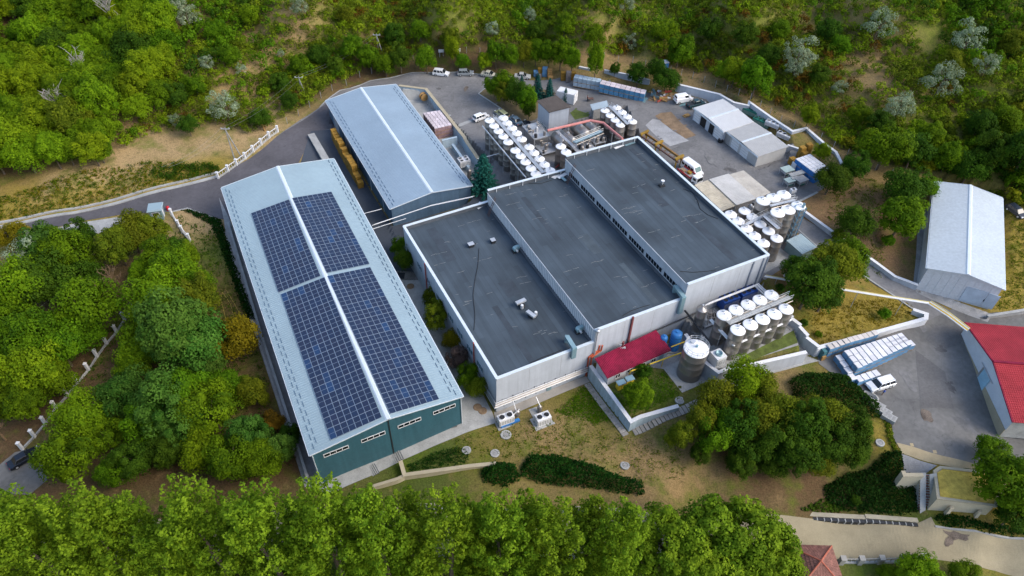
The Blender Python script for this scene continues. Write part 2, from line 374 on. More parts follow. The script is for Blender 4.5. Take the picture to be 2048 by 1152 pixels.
M_black = mat("black_rubber", (.015, .015, .016), .8)
M_glass = glass_mat("dark_glass")
M_carglass = glass_mat("car_glass", (.015, .02, .025), .05)
M_roofm = mat("grey_blue_roof_sheet", (.252, .338, .380), .5, .1, var=.07, scale=.1, fine=.03)
M_roofm2 = mat("blue_grey_roof_sheet", (.225, .30, .37), .5, .1, var=.08, scale=.12, fine=.03)
M_trim = mat("pale_ridge_trim", (.56, .62, .66), .5, .1, var=.04)
M_teal = mat("teal_wall_sheet", (.036, .112, .145), .55, .1, var=.08, scale=.2, streak=.15)
M_wallblue = mat("steel_blue_wall_sheet", (.09, .15, .22), .55, .1, var=.1, scale=.2, streak=.15)
M_rust = mat("red_oxide_paint", (.33, .06, .045), .6, var=.15)
M_pinkpipe = mat("faded_red_pipe", (.50, .20, .18), .6, var=.15)
M_yel = mat("yellow_paint", (.62, .42, .03), .55, var=.1)
M_blueplast = mat("blue_plastic", (.03, .16, .42), .45, var=.08)
M_duct = mat("duct_blue_grey", (.22, .34, .38), .4, .4, var=.1)
M_wood = mat("pallet_wood", (.34, .20, .07), .85, var=.2, scale=2, objvar=.15)
M_crate = mat("yellow_crate_wood", (.27, .15, .022), .8, var=.2, scale=2, objvar=.16)
M_greenp = mat("green_paint", (.02, .16, .12), .5, var=.1)
M_bark = mat("bark", (.11, .085, .06), .9, var=.25, scale=3)
M_palebark = mat("pale_bark", (.30, .28, .24), .9, var=.25, scale=3)
M_redsheet = mat("red_roof_sheet", (.19, .008, .033), .6, 0, streak=.2, var=.22, scale=.5, fine=.12, spec=.15)
M_redtile = mat("red_tile_sheet", (.33, .032, .042), .6, 0, var=.16, scale=.4, fine=.1, spec=.15)

def bitumen():
    m = bpy.data.materials.new("bitumen_felt"); m.use_nodes = True; nt = m.node_tree; N, L = nt.nodes, nt.links
    b = N["Principled BSDF"]; b.inputs["Roughness"].default_value = .85; b.inputs["Specular IOR Level"].default_value = .3
    tc = N.new("ShaderNodeTexCoord"); mp = N.new("ShaderNodeMapping"); mp.inputs["Rotation"].default_value = (0, 0, math.pi / 2)
    br = N.new("ShaderNodeTexBrick"); br.inputs["Scale"].default_value = 1.0; br.inputs["Brick Width"].default_value = 9.0; br.inputs["Row Height"].default_value = 1.0
    br.inputs["Color1"].default_value = (.88, .88, .88, 1); br.inputs["Color2"].default_value = (1.12, 1.12, 1.12, 1); br.inputs["Mortar"].default_value = (.8, .8, .8, 1)
    br.inputs["Mortar Size"].default_value = .035; br.inputs["Bias"].default_value = -.2
    L.new(tc.outputs["Object"], mp.inputs["Vector"]); L.new(mp.outputs[0], br.inputs["Vector"])
    n1 = N.new("ShaderNodeTexNoise"); n1.inputs["Scale"].default_value = .12; n1.inputs["Detail"].default_value = 6; L.new(tc.outputs["Object"], n1.inputs["Vector"])
    mr = N.new("ShaderNodeMapRange"); mr.inputs[1].default_value = .3; mr.inputs[2].default_value = .7; mr.inputs[3].default_value = .72; mr.inputs[4].default_value = 1.28; L.new(n1.outputs["Fac"], mr.inputs[0])
    # streaks along the rolls
    mp2 = N.new("ShaderNodeMapping"); mp2.inputs["Scale"].default_value = (1.6, .06, 1); L.new(tc.outputs["Object"], mp2.inputs["Vector"])
    n2 = N.new("ShaderNodeTexNoise"); n2.inputs["Scale"].default_value = 1.0; n2.inputs["Detail"].default_value = 4; L.new(mp2.outputs[0], n2.inputs["Vector"])
    mr2 = N.new("ShaderNodeMapRange"); mr2.inputs[1].default_value = .3; mr2.inputs[2].default_value = .7; mr2.inputs[3].default_value = .91; mr2.inputs[4].default_value = 1.09; L.new(n2.outputs["Fac"], mr2.inputs[0])
    a = N.new("ShaderNodeMath"); a.operation = 'MULTIPLY'; L.new(mr.outputs[0], a.inputs[0]); L.new(mr2.outputs[0], a.inputs[1])
    v = N.new("ShaderNodeVectorMath"); v.operation = 'SCALE'; L.new(br.outputs["Color"], v.inputs[0]); L.new(a.outputs[0], v.inputs["Scale"])
    w = N.new("ShaderNodeVectorMath"); w.operation = 'MULTIPLY'; L.new(v.outputs[0], w.inputs[0]); w.inputs[1].default_value = (.048, .066, .084)
    L.new(w.outputs[0], b.inputs["Base Color"]); return m
M_bit = bitumen()

# ------------------------------------------------------------------ ground sheet with land cover
TAN, LTAN, LITTER, GREEN, OLIVE, DRY = (.24, .165, .075), (.33, .235, .12), (.10, .062, .032), (.065, .095, .018), (.14, .12, .03), (.24, .18, .035)
HB = (.15, .165, .03)
COVER = [(LTAN, "300 290;420 290;500 270;250 320;350 300;100 370;430 440;200 360;380 430"), (DRY, "60 380;200 380;350 350;430 330;120 400;20 420"),
 (HB, "650 100;900 60;1100 80;1300 60;1500 60;1900 60;700 20;400 200;1700 250;1850 250;2000 250;1600 150"), (TAN, "600 60;520 110;460 170;420 220;350 240;1720 120;1760 170;1250 125;1150 125;1480 190;1560 230;1620 270;1680 320;1400 160;1640 250"),
 (LITTER, "200 250;100 250;100 100;300 60;50 330;270 180;150 180;250 600;330 720;400 860;450 820;280 900;120 620;220 690;560 900;60 860;500 650;60 1000;400 1010"),
 (TAN, "1150 850;1100 890;1060 870;1250 920;1350 960;1420 960;1300 900;1560 745;1300 960"), (OLIVE, "1130 800;1200 860;1000 870;980 900;1080 910"), (LITTER, "1500 960;1600 950;1450 900;1560 900;1620 960;1700 1000;1660 1000"),
 ((.17, .105, .055), "1700 420;1660 460;1720 480;1780 520;1760 450;1680 420;1570 545"), (DRY, "1700 620;1750 640;1650 630;1780 610;2030 540;2040 480;2030 600;1770 860;1930 960;1900 970"), (GREEN, "1490 710;1560 690;1300 780;1250 790;880 900;1850 1050;1720 980"),
 (GREEN, "850 930;1160 1140;700 1140;1500 1145;1740 1140;440 500;200 1140"), ((.12, .09, .03), "460 470;500 600;430 640;540 760;1040 205;1060 200;1000 195"), (OLIVE, "1125 228;1145 230;1620 290"), (LITTER, "700 160;760 130;880 125;960 125")]
cc = []
for c, s in COVER:
    for q in s.split(";"):
        a, b = map(float, q.split()); p = G(a, b); cc.append((p.x, p.y, *c))
num = np.zeros(gx.shape + (3,)); den = np.zeros(gx.shape)
for x, y, r, g, b in cc:
    w = 1.0 / ((gx - x) ** 2 + (gy - y) ** 2 + 4.0) ** 1.5
    num += w[..., None] * np.array((r, g, b)); den += w
CV = num / den[..., None]
def ground_mat():
    m = bpy.data.materials.new("ground_cover"); m.use_nodes = True; nt = m.node_tree; N, L = nt.nodes, nt.links
    b = N["Principled BSDF"]; b.inputs["Roughness"].default_value = .95; b.inputs["Specular IOR Level"].default_value = .1
    at = N.new("ShaderNodeAttribute"); at.attribute_name = "cover"; geo = N.new("ShaderNodeNewGeometry")
    def noise(sc, det=5):
        n = N.new("ShaderNodeTexNoise"); n.inputs["Scale"].default_value = sc; n.inputs["Detail"].default_value = det; n.inputs["Roughness"].default_value = .65
        L.new(geo.outputs["Position"], n.inputs["Vector"]); return n.outputs["Fac"]
    def rng(s, a, bb, lo=.35, hi=.65):
        r = N.new("ShaderNodeMapRange"); r.inputs[1].default_value = lo; r.inputs[2].default_value = hi; r.inputs[3].default_value = a; r.inputs[4].default_value = bb; L.new(s, r.inputs[0]); return r.outputs[0]
    def mix(fac, A, B, const=None):
        x = N.new("ShaderNodeMix"); x.data_type = 'RGBA'; L.new(fac, x.inputs["Factor"]); L.new(A, x.inputs["A"])
        if const: x.inputs["B"].default_value = (*const, 1)
        else: L.new(B, x.inputs["B"])
        return x.outputs["Result"]
    c = at.outputs["Color"]
    c = mix(rng(noise(.22, 8), 0, .75, .5, .68), c, None, (.085, .12, .012))
    c = mix(rng(noise(.35, 6), 0, .55, .55, .7), c, None, (.22, .15, .07))
    c = mix(rng(noise(1.3, 5), 0, .5, .52, .7), c, None, (.06, .06, .02))
    v = N.new("ShaderNodeVectorMath"); v.operation = 'SCALE'; L.new(c, v.inputs[0]); L.new(rng(noise(4.5, 4), .72, 1.28), v.inputs["Scale"])
    L.new(v.outputs[0], b.inputs["Base Color"])
    bp = N.new("ShaderNodeBump"); bp.inputs["Strength"].default_value = .5; bp.inputs["Distance"].default_value = .25; L.new(noise(2.5, 5), bp.inputs["Height"]); L.new(bp.outputs[0], b.inputs["Normal"])
    return m
M_ground = ground_mat()
idx = np.arange(NXg * NYg).reshape(NXg, NYg)
verts = np.stack([gx, gy, HZ], -1).reshape(-1, 3)
a, b_, c_, d_ = idx[:-1, :-1].ravel(), idx[1:, :-1].ravel(), idx[1:, 1:].ravel(), idx[:-1, 1:].ravel()
tris = np.concatenate([np.stack([a, b_, c_], 1), np.stack([a, c_, d_], 1)])
def fast_mesh(name, V, F, m, attr=None, smooth=False):
    k = F.shape[1]; me = bpy.data.meshes.new(name); me.vertices.add(len(V)); me.vertices.foreach_set("co", np.ascontiguousarray(V, np.float32).ravel())
    me.loops.add(F.size); me.loops.foreach_set("vertex_index", np.ascontiguousarray(F, np.int32).ravel()); me.polygons.add(len(F))
    me.polygons.foreach_set("loop_start", np.arange(0, F.size, k, dtype=np.int32))
    if smooth: me.polygons.foreach_set("use_smooth", np.ones(len(F), bool))
    if attr is not None:
        nm, data, typ = attr
        at = me.attributes.new(nm, typ, 'POINT'); at.data.foreach_set("color" if typ == 'FLOAT_COLOR' else "value", np.ascontiguousarray(data, np.float32).ravel())
    me.materials.append(m); me.update(calc_edges=True); me.validate(); return me
me = fast_mesh("ground", verts, tris, M_ground, ("cover", np.concatenate([CV.reshape(-1, 3), np.ones((NXg * NYg, 1))], 1), 'FLOAT_COLOR'), True)
ground = bpy.data.objects.new("ground", me); COL.objects.link(ground); ground["kind"] = "structure"

# ------------------------------------------------------------------ roads, yards and paths
sheet("yard", gpoly([(560, 268), (600, 240), (640, 214), (680, 182), (740, 163), (800, 152), (870, 146), (960, 150), (1050, 160), (1110, 158), (1150, 148), (1205, 160), (1300, 186), (1350, 192), (1360, 188), (1440, 212), (1498, 226), (1580, 288), (1600, 305), (1640, 345), (1652, 374), (1560, 426), (1590, 455), (1600, 520), (1530, 560), (1250, 500), (985, 400), (945, 400), (905, 340), (868, 262), (700, 262), (665, 262), (640, 262), (600, 300), (570, 330), (500, 330)]), M_asph2, .03)
sheet("road", gpoly([(-90, 480), (0, 456), (150, 428), (300, 389), (400, 365), (436, 355), (500, 317), (555, 272), (640, 216), (690, 190), (720, 250), (640, 262), (610, 300), (560, 400), (455, 440), (430, 436), (375, 416), (340, 424), (250, 428), (165, 442), (60, 472), (0, 492), (-90, 512)]), M_asph, .045)
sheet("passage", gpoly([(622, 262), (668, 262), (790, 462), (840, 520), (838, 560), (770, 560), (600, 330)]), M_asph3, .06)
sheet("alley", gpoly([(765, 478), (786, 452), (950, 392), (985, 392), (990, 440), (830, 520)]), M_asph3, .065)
sheet("plaza", gpoly([(770, 540), (838, 545), (985, 826), (992, 846), (931, 866), (806, 920), (740, 953), (655, 990), (610, 960), (560, 800), (760, 640)]), M_concp, .06)
sheet("side_path", gpoly([(438, 395), (460, 440), (560, 700), (640, 975), (610, 975), (520, 700), (455, 500), (448, 440)]), M_conc, .07)
sheet("ramp_road", gpoly([(1596, 432), (1680, 478), (1750, 526), (1830, 577), (1900, 622), (1940, 648), (1930, 700), (1860, 662), (1821, 616), (1737, 559), (1634, 494), (1580, 455)]), M_asph2, .05)
sheet("goods_yard", gpoly([(1632, 703), (1740, 673), (1858, 641), (1905, 618), (1950, 628), (2060, 622), (2110, 640), (2110, 900), (1990, 930), (1975, 942), (1880, 915), (1793, 889), (1786, 873), (1783, 843), (1757, 808), (1710, 772), (1665, 749), (1638, 728)]), M_yardc, .07)
sheet("yard_patch", gpoly([(1830, 700), (1890, 745), (1908, 818), (1842, 816)]), mat("patched_asphalt", (.112, .110, .108), .9, var=.2, scale=.2, fine=.1), .085)
sheet("yard_patch", gpoly([(1870, 650), (1935, 655), (1920, 690), (1880, 700), (1850, 680)]), mat("patched_asphalt", (.112, .110, .108), .9, var=.2, scale=.2, fine=.1), .085)
sheet("sand_strip", gpoly([(1793, 886), (1835, 897), (1880, 911), (1975, 938), (1960, 947), (1875, 929), (1803, 907)]), M_sand, .09)
sheet("landing", gpoly([(1803, 908), (1874, 931), (1852, 947), (1808, 946)]), M_conc, .09)
sheet("lower_road", gpoly([(-60, 1052), (300, 1038), (820, 1014), (1290, 1024), (1603, 1035), (1836, 1046), (1862, 1034), (1872, 1054), (2060, 1078), (2110, 1170), (1990, 1142), (1840, 1117), (1678, 1119), (1300, 1113), (850, 1107), (300, 1122), (-60, 1130)]), M_beige, .05)
sheet("driveway", gpoly([(-30, 955), (30, 905), (85, 890), (95, 960), (60, 990), (-30, 990)]), M_yardc, .06)
sheet("verge_path", gpoly([(150, 447), (250, 432), (262, 440), (190, 470), (120, 485), (60, 492), (40, 480)]), M_concp, .07)
sheet("platform", gpoly([(1362, 640), (1395, 668), (1405, 722), (1438, 743), (1608, 700), (1582, 640), (1512, 566)]), M_conc, .05)
sheet("platform_lawn", gpoly([(1472, 724), (1480, 716), (1588, 668), (1600, 696), (1478, 733)]), mat("lawn", (.075, .10, .02), .95, var=.4, scale=.8, fine=.3), .09)
sheet("terrace", gpoly([(1300, 735), (1345, 700), (1362, 645), (1392, 668), (1404, 725), (1434, 750), (1400, 765), (1340, 740)]), M_conc, .05)
sheet("tank_pad", gpoly([(1326, 737), (1362, 720), (1425, 758), (1364, 786)]), M_concp, .09)
sheet("building_apron", gpoly([(988, 825), (1172, 752), (1180, 764), (991, 844)]), M_slab, .08)
sheet("path", gpoly([(1405, 800), (1436, 762), (1500, 745), (1612, 712), (1640, 722), (1590, 735), (1520, 752), (1470, 775), (1420, 800)]), M_concp, .08)
sheet("court_floor", gpoly([(800, 174), (852, 181), (928, 276), (957, 320), (945, 372), (920, 350), (870, 270), (800, 190)]), M_concp, .06)
sheet("gutter_strip", gpoly([(918, 257), (966, 234), (962, 231), (915, 253)]), M_concp, .06)
sheet("island", gpoly([(958, 188), (975, 174), (1050, 170), (1110, 186), (1100, 215), (1070, 240), (1040, 248), (1000, 215)]), mat("island_soil", (.13, .10, .05), .95, var=.3, scale=.6, fine=.2), .08)
sheet("tower_lawn", gpoly([(1140, 226), (1150, 219), (1180, 229), (1176, 240), (1150, 240)]), MATS["lawn"], .08)
sheet("chalk_patch", gpoly([(1291, 251), (1305, 238), (1322, 241), (1345, 262), (1378, 282), (1340, 293), (1315, 275)]), M_chalk, .06)
sheet("dirt_patch", gpoly([(1310, 232), (1322, 226), (1342, 224), (1362, 246), (1392, 271), (1371, 278), (1345, 260), (1325, 246)]), M_dirt, .075)
sheet("dirt_patch", gpoly([(1300, 192), (1340, 190), (1352, 200), (1320, 205), (1296, 202)]), M_dirt, .075)
sheet("slab_apron", gpoly([(1523, 545), (1536, 526), (1557, 494), (1592, 519), (1531, 546)]), M_concp, .08)
sheet("court_gravel", gpoly([(1130, 262), (1200, 250), (1250, 275), (1260, 292), (1140, 330), (1110, 300)]), mat("stained_concrete", (.12, .10, .085), .9, var=.35, scale=.6, fine=.2), .06)
sheet("warehouse_apron", gpoly([(1838, 570), (1846, 577), (1984, 628), (1975, 645), (1832, 585), (1826, 574), (1834, 470), (1850, 420), (1857, 424)]), M_conc, .08)

# kerbs
def kerb(px, w=.35, hh=.12, m=M_concp, name="kerb"):
    mb = MB(); wall_mesh(mb, gwall(px, w, hh, .3, 2.5), w); return struct(mb.build(name, m))
kerb([(-60, 470), (0, 454), (150, 426), (300, 387), (400, 363), (436, 353)], .9, .2)
kerb([(-60, 462), (0, 446), (150, 418), (300, 379), (400, 355), (434, 346)], .5, .3)
kerb([(340, 425), (375, 417), (430, 437), (452, 470), (520, 690), (600, 930)], .3, .15)
kerb([(957, 188), (1000, 216), (1040, 250)], .3, .15); kerb([(957, 188), (976, 173)], .3, .15)
kerb([(640, 214), (680, 181), (740, 162), (800, 151), (870, 145), (960, 149), (1050, 159)], .25, .12)
kerb([(1634, 494), (1737, 559), (1821, 616), (1850, 632)], .3, .18)
kerb([(1590, 455), (1634, 494)], .3, .18)
kerb([(1870, 1053), (2060, 1078)], .3, .15)

# spills, repairs and wear on the paving
M_st = [mat("dark_stain", (.095, .092, .09), .9, var=.3), mat("pale_scuff", (.155, .153, .15), .95, var=.3), mat("brown_stain", (.13, .105, .085), .95, var=.4, fine=.3), mat("blue_spill", (.14, .24, .26), .9, var=.3)]
rs = random.Random(11)
def stain(u, v, r, m, asp=.6, off=.1):
    c = G(u, v); n = 14; a0 = rs.uniform(0, 3); pts = []
    for k in range(n):
        a = 2 * math.pi * k / n; q = r * rs.uniform(.55, 1.15); x, y = q * math.cos(a), q * asp * math.sin(a); pts.append(Vector((c.x + x * math.cos(a0) - y * math.sin(a0), c.y + x * math.sin(a0) + y * math.cos(a0), 0)))
    sheet("stain", pts, M_st[m], off)
for u, v, r, m, s in ((932, 178, 1.2, 2, .6), (876, 178, .7, 0, .9), (905, 196, 2.2, 1, .3), (1290, 200, 1.6, 3, .4), (1330, 300, 3.4, 1, .25), (1420, 320, 3.0, 1, .3), (1365, 210, 1.4, 3, .4), (1460, 340, 2.0, 0, .4), (1250, 190, 1.8, 0, .4), (1180, 190, 2.4, 1, .3), (1900, 775, 1.4, 0, .5), (1853, 832, 1.3, 2, .7), (1815, 760, 2.6, 1, .35), (1930, 850, 2.8, 1, .4), (1880, 700, 1.1, 0, .6), (1845, 655, 1.6, 1, .5), (1912, 1072, 2.0, 2, .4), (1900, 1082, 1.3, 2, .5), (980, 270, 1.5, 0, .5), (1550, 400, 1.6, 0, .5), (1700, 510, 1.4, 1, .4), (900, 850, 1.6, 0, .4)): stain(u, v, r, m, s)
# ------------------------------------------------------------------ buildings
def obox(mb, o, ax, ay, az):
    o, ax, ay, az = Vector(o), Vector(ax), Vector(ay), Vector(az)
    if ax.cross(ay).dot(az) < 0: o = o + ax; ax = -ax
    b = [o, o + ax, o + ax + ay, o + ay]; return mb.hexa(b, [p + az for p in b])
def on_plane(u, v, p0, n):
    d = Vector(ray(u, v)); o = Vector((0, 0, CAM_H)); return o + d * ((Vector(p0) - o).dot(n) / d.dot(n))
def plane3(a, b, c): return (Vector(b) - Vector(a)).cross(Vector(c) - Vector(a)).normalized()
UP = Vector((0, 0, 1))
def window(parent, o, ax, w, hh, n, out, frame=M_whitep, glass=M_glass, t=.09, sill=False):
    """a framed window: o bottom corner on the wall face, ax along the wall, out the outward normal"""
    ax = Vector(ax).normalized(); out = Vector(out).normalized(); o = Vector(o) + out * .02; mb = MB()
    obox(mb, o, ax * w, out * .07, UP * t); obox(mb, o + UP * (hh - t), ax * w, out * .07, UP * t)
    for k in range(n + 1): obox(mb, o + ax * ((w - t) * k / n) + UP * t, ax * t, out * .068, UP * (hh - 2 * t))
    f = mb.build("window", frame, parent)
    for k in range(n):
        g = MB(); obox(g, o + ax * ((w - t) * k / n + t + .01) + UP * (t + .01), ax * ((w - t) / n - t - .02), out * .03, UP * (hh - 2 * t - .02)); g.build("pane", glass, f)
    return f
def ribbed(ea, eb, ra, rb, n, name, m, parent, rib=.032, th=.12, rw=.12):
    """roof slope: eave ea->eb, ridge ra->rb, n ribs running down the slope"""
    ea, eb, ra, rb = map(Vector, (ea, eb, ra, rb)); nn = (eb - ea).cross(ra - ea).normalized()
    if nn.z < 0: nn = -nn
    mb = MB(); b = [ea, eb, rb, ra]
    if (eb - ea).cross(ra - ea).z < 0: b = b[::-1]
    mb.hexa([p - nn * th for p in b], b)
    s = (eb - ea) / n
    for k in range(n):
        t0, t1 = (k + .5) / n, (k + .5) / n + rw / (eb - ea).length
        p0, p1 = ea.lerp(eb, t0), ea.lerp(eb, t1); q0, q1 = ra.lerp(rb, t0), ra.lerp(rb, t1)
        w = (p1 - p0) * .25; i = len(mb.v)
        mb.v += [tuple(x) for x in (p0 - w, p0 + w + nn * rib, p1 - w + nn * rib, p1 + w, q0 - w, q0 + w + nn * rib, q1 - w + nn * rib, q1 + w)]
        mb.f += [(i, i + 4, i + 5, i + 1), (i + 1, i + 5, i + 6, i + 2), (i + 2, i + 6, i + 7, i + 3), (i, i + 1, i + 2, i + 3)]
    return mb.build(name, m, parent)
def gable_hall(name, label, cat, px, he, hr, base, wallm, roofm, ribs, inset=.35, trim=M_trim, guards=True):
    FL, RF, FR, NL, RN, NR = px
    fl, fr, nl, nr = P(*FL, he), P(*FR, he), P(*NL, he), P(*NR, he)
    rf, rn = (fl + fr) / 2, (nl + nr) / 2; rf.z = rn.z = hr
    t = thing(name, label, cat, ((nl + nr) / 2).to_tuple()[:2] + (base,), math.atan2((nr - nl).y, (nr - nl).x))
    ribbed(nl, fl, rn, rf, ribs, "roof", roofm, t); ribbed(nr, fr, rn, rf, ribs, "roof", roofm, t)
    rc = MB(); d = (rf - rn).normalized(); s = Vector((d.y, -d.x, 0)); sl = (nr - rn); sl = sl / Vector((sl.x, sl.y)).length; sl2 = (nl - rn); sl2 = sl2 / Vector((sl2.x, sl2.y)).length
    o = UP * .1; a0, a1 = rn - d * .1 + o, rf + d * .1 + o
    rc.hexa([a0 + sl2 * .45 - o, a0 + sl * .45 - o, a1 + sl * .45 - o, a1 + sl2 * .45 - o], [a0 + sl2 * .22 + UP * .05, a0 + sl * .22 + UP * .05, a1 + sl * .22 + UP * .05, a1 + sl2 * .22 + UP * .05])
    rc.build("ridge_cap", trim, t)
    c = (fl + fr + nl + nr) / 4
    def ins(p):
        q = (Vector((c.x, c.y, p.z)) - p); along = q.dot(d) * d; ac = q - along
        return p + along.normalized() * .3 + ac.normalized() * inset
    Wn, Wr, Wf, Wl = ins(nl), ins(nr), ins(fr), ins(fl); drop = .16
    for p in (Wn, Wr, Wf, Wl): p.z = he - drop + inset * (hr - he) / ((nr - nl).length / 2)
    rn2, rf2 = (Wn + Wr) / 2, (Wl + Wf) / 2; rn2.z = rf2.z = hr - drop
    B = lambda p: Vector((p.x, p.y, base - 1.2))
    MB().poly([B(Wn), B(Wr), Wr, rn2, Wn]).build("wall", wallm, t); MB().poly([B(Wf), B(Wl), Wl, rf2, Wf]).build("wall", wallm, t)
    MB().poly([B(Wl), B(Wn), Wn, Wl]).build("wall", wallm, t); MB().poly([B(Wr), B(Wf), Wf, Wr]).build("wall", wallm, t)
    # gutters and barge trims
    for e0, e1 in ((nl, fl), (nr, fr)):
        g = MB(); out = (e0 - c); out = (out - out.dot(d) * d); out.z = 0; out.normalize()
        obox(g, e0 + out * .01 - UP * .2, (e1 - e0), out * .14, UP * .14); g.build("gutter", trim, t)
    for e0, r0, sg in ((nl, rn, -1), (nr, rn, -1), (fl, rf, 1), (fr, rf, 1)):
        g = MB(); obox(g, e0 + d * sg * .02 - UP * .16, r0 - e0, d * sg * .08, UP * .22); g.build("barge_trim", trim, t)
    # snow guards: staggered short rails near both eaves
    g = MB()
    for e0, e1, r0 in ((nl, fl, rn), (nr, fr, rn)):
        L = (e1 - e0).length; up = (r0 - e0); nn = up.cross(e1 - e0).normalized(); nn = nn if nn.z > 0 else -nn
        for row, off in ((.9, 0), (1.5, .9)):
            x = .6 + off
            while x < L - 1.5:
                p = e0 + d * x + up.normalized() * row; obox(g, p + nn * .02, d * 1.1, up.normalized() * .05, nn * .10); x += 1.8
    if guards: g.build("snow_guard", M_wallblue, t, kind="stuff")
    return t, dict(nl=nl, nr=nr, fl=fl, fr=fr, rn=rn, rf=rf, Wn=Wn, Wr=Wr, Wf=Wf, Wl=Wl, d=d, s=s)

# --- solar warehouse
solar, S = gable_hall("warehouse", "long teal warehouse whose grey roof carries rows of solar panels", "warehouse",
    [(442.5, 375.3), (555.4, 332.2), (667.6, 317), (619.2, 911.3), (775.9, 838.7), (926.3, 792.8)], 7.56, 9.14, -.6, M_teal, M_roofm, 150)
nrm = Vector((S['Wr'] - S['Wn']).cross(UP)).normalized(); nrm = nrm if nrm.y < 0 else -nrm
axw = (S['Wr'] - S['Wn']); axw.z = 0; axw.normalize()
for bl, br in (((648, 915), (698, 895.3)), ((723, 885.8), (771, 866.6)), ((796, 857.5), (842.5, 839.3)), ((866.5, 829.8), (911, 812.5))):
    p, q = on_plane(*bl, S['Wn'], nrm), on_plane(*br, S['Wn'], nrm); window(solar, p, axw, (q - p).length, .85, 4, nrm)
mid = (S['Wn'] + S['Wr']) / 2
g = MB(); obox(g, Vector((mid.x, mid.y, -1.2)) - axw * .08, axw * .16, nrm * .1, UP * 9.9); g.build("corner_trim", M_dark, solar)
for p in (S['Wn'], S['Wr']):
    g = MB(); g.cyl((p.x + nrm.x * .12, p.y + nrm.y * .12, -1), (p.x + nrm.x * .12, p.y + nrm.y * .12, 7.2), .07, n=8); g.build("downpipe", M_trim, solar)
def cells_mat():
    m = bpy.data.materials.new("solar_cells"); m.use_nodes = True; nt = m.node_tree; N, L = nt.nodes, nt.links
    b = N["Principled BSDF"]; b.inputs["Roughness"].default_value = .22; b.inputs["Specular IOR Level"].default_value = .35
    oi = N.new("ShaderNodeObjectInfo"); cr = N.new("ShaderNodeValToRGB"); e = cr.color_ramp.elements
    e[0].color = (.018, .026, .056, 1); e[1].color = (.016, .044, .11, 1); e[1].position = 1.0
    x = cr.color_ramp.elements.new(.5); x.color = (.015, .025, .054, 1); x = cr.color_ramp.elements.new(.92); x.color = (.015, .027, .060, 1); x = cr.color_ramp.elements.new(.06); x.color = (.016, .024, .050, 1)
    L.new(oi.outputs["Random"], cr.inputs[0])
    tc = N.new("ShaderNodeTexCoord"); bt = N.new("ShaderNodeTexBrick"); bt.offset = 0; bt.inputs["Scale"].default_value = 1; bt.inputs["Brick Width"].default_value = 1 / 6; bt.inputs["Row Height"].default_value = 1 / 6
    bt.inputs["Mortar Size"].default_value = .006; bt.inputs["Color1"].default_value = bt.inputs["Color2"].default_value = (1, 1, 1, 1); bt.inputs["Mortar"].default_value = (1.7, 1.7, 1.7, 1)
    L.new(tc.outputs["Object"], bt.inputs["Vector"]); mu = N.new("ShaderNodeVectorMath"); mu.operation = 'MULTIPLY'; L.new(cr.outputs[0], mu.inputs[0]); L.new(bt.outputs["Color"], mu.inputs[1]); L.new(mu.outputs[0], b.inputs["Base Color"]); return m
M_cells = cells_mat(); M_pframe = mat("panel_frame", (.25, .31, .39), .45, .2, var=.03)
def panel_meshes(w, l):
    f = MB(); t = .028
    for o, a, b2 in (((0, 0, 0), (w, 0, 0), (0, t, 0)), ((0, l - t, 0), (w, 0, 0), (0, t, 0)), ((0, t, 0), (t, 0, 0), (0, l - 2 * t, 0)), ((w - t, t, 0), (t, 0, 0), (0, l - 2 * t, 0)), ((t, l / 2 - .02, 0), (w - 2 * t, 0, 0), (0, .04, 0))):
        obox(f, o, a, b2, (0, 0, .06))
    c = MB(); obox(c, (t, t, .015), (w - 2 * t, 0, 0), (0, l / 2 - t - .02, 0), (0, 0, .035)); obox(c, (t, l / 2 + .02, .015), (w - 2 * t, 0, 0), (0, l / 2 - t - .02, 0), (0, 0, .035))
    F = f.build("tmp_frame", M_pframe); Cc = c.build("tmp_cells", M_cells); a, b2 = F.data, Cc.data; bpy.data.objects.remove(F); bpy.data.objects.remove(Cc); a.name = "panel_frame"; b2.name = "panel_cells"; return a, b2
def solar_array(label, tl, tr, bl, br, rows, slope):
    """tl tr: far corners, bl br: near corners, in photo bearings, on the roof slope"""
    e, r = (S['nl'], S['rn']) if slope < 0 else (S['nr'], S['rn'])
    n = plane3(e, S['fl'] if slope < 0 else S['fr'], r); n = n if n.z > 0 else -n
    o = e + n * .12; TL, TR, BL, BR = [on_plane(*q, o, n) for q in (tl, tr, bl, br)]
    ax = ((TR - TL) + (BR - BL)); ax.normalize(); ay = n.cross(ax).normalized(); W = ((TR - TL).length + (BR - BL).length) / 2; Ln = ((TL - BL).length + (TR - BR).length) / 2
    c = (TL + TR + BL + BR) / 4; org = c - ax * W / 2 - ay * Ln / 2
    root = thing("solar_array", label, "solar panels", org, 0, "solar arrays on the warehouse roof")
    R = Matrix((ax, ay, n)).transposed(); root.rotation_euler = R.to_euler(); gap = .03; w, l = W / 8, Ln / rows; fm, cm = panel_meshes(w - gap, l - gap)
    rl = MB()
    for k in range(rows):
        for q in (.25, .75): obox(rl, (0, (k + q) * l - .03, -.07), (W, 0, 0), (0, .05, 0), (0, 0, .06))
    rl.build("mounting_rail", M_galv, root, world=False)
    for i in range(8):
        for j in range(rows):
            p = bpy.data.objects.new("solar_panel", fm); COL.objects.link(p); p.parent = root; p.location = (i * w + gap / 2, j * l + gap / 2, 0)
            q = bpy.data.objects.new("cell_sheet", cm); COL.objects.link(q); q.parent = p
    return root
solar_array("left upper solar array of twelve rows, farthest from the teal gable", (501.3, 427.2), (576.8, 399.2), (557.9, 584.7), (642.8, 551.7), 12, -1)
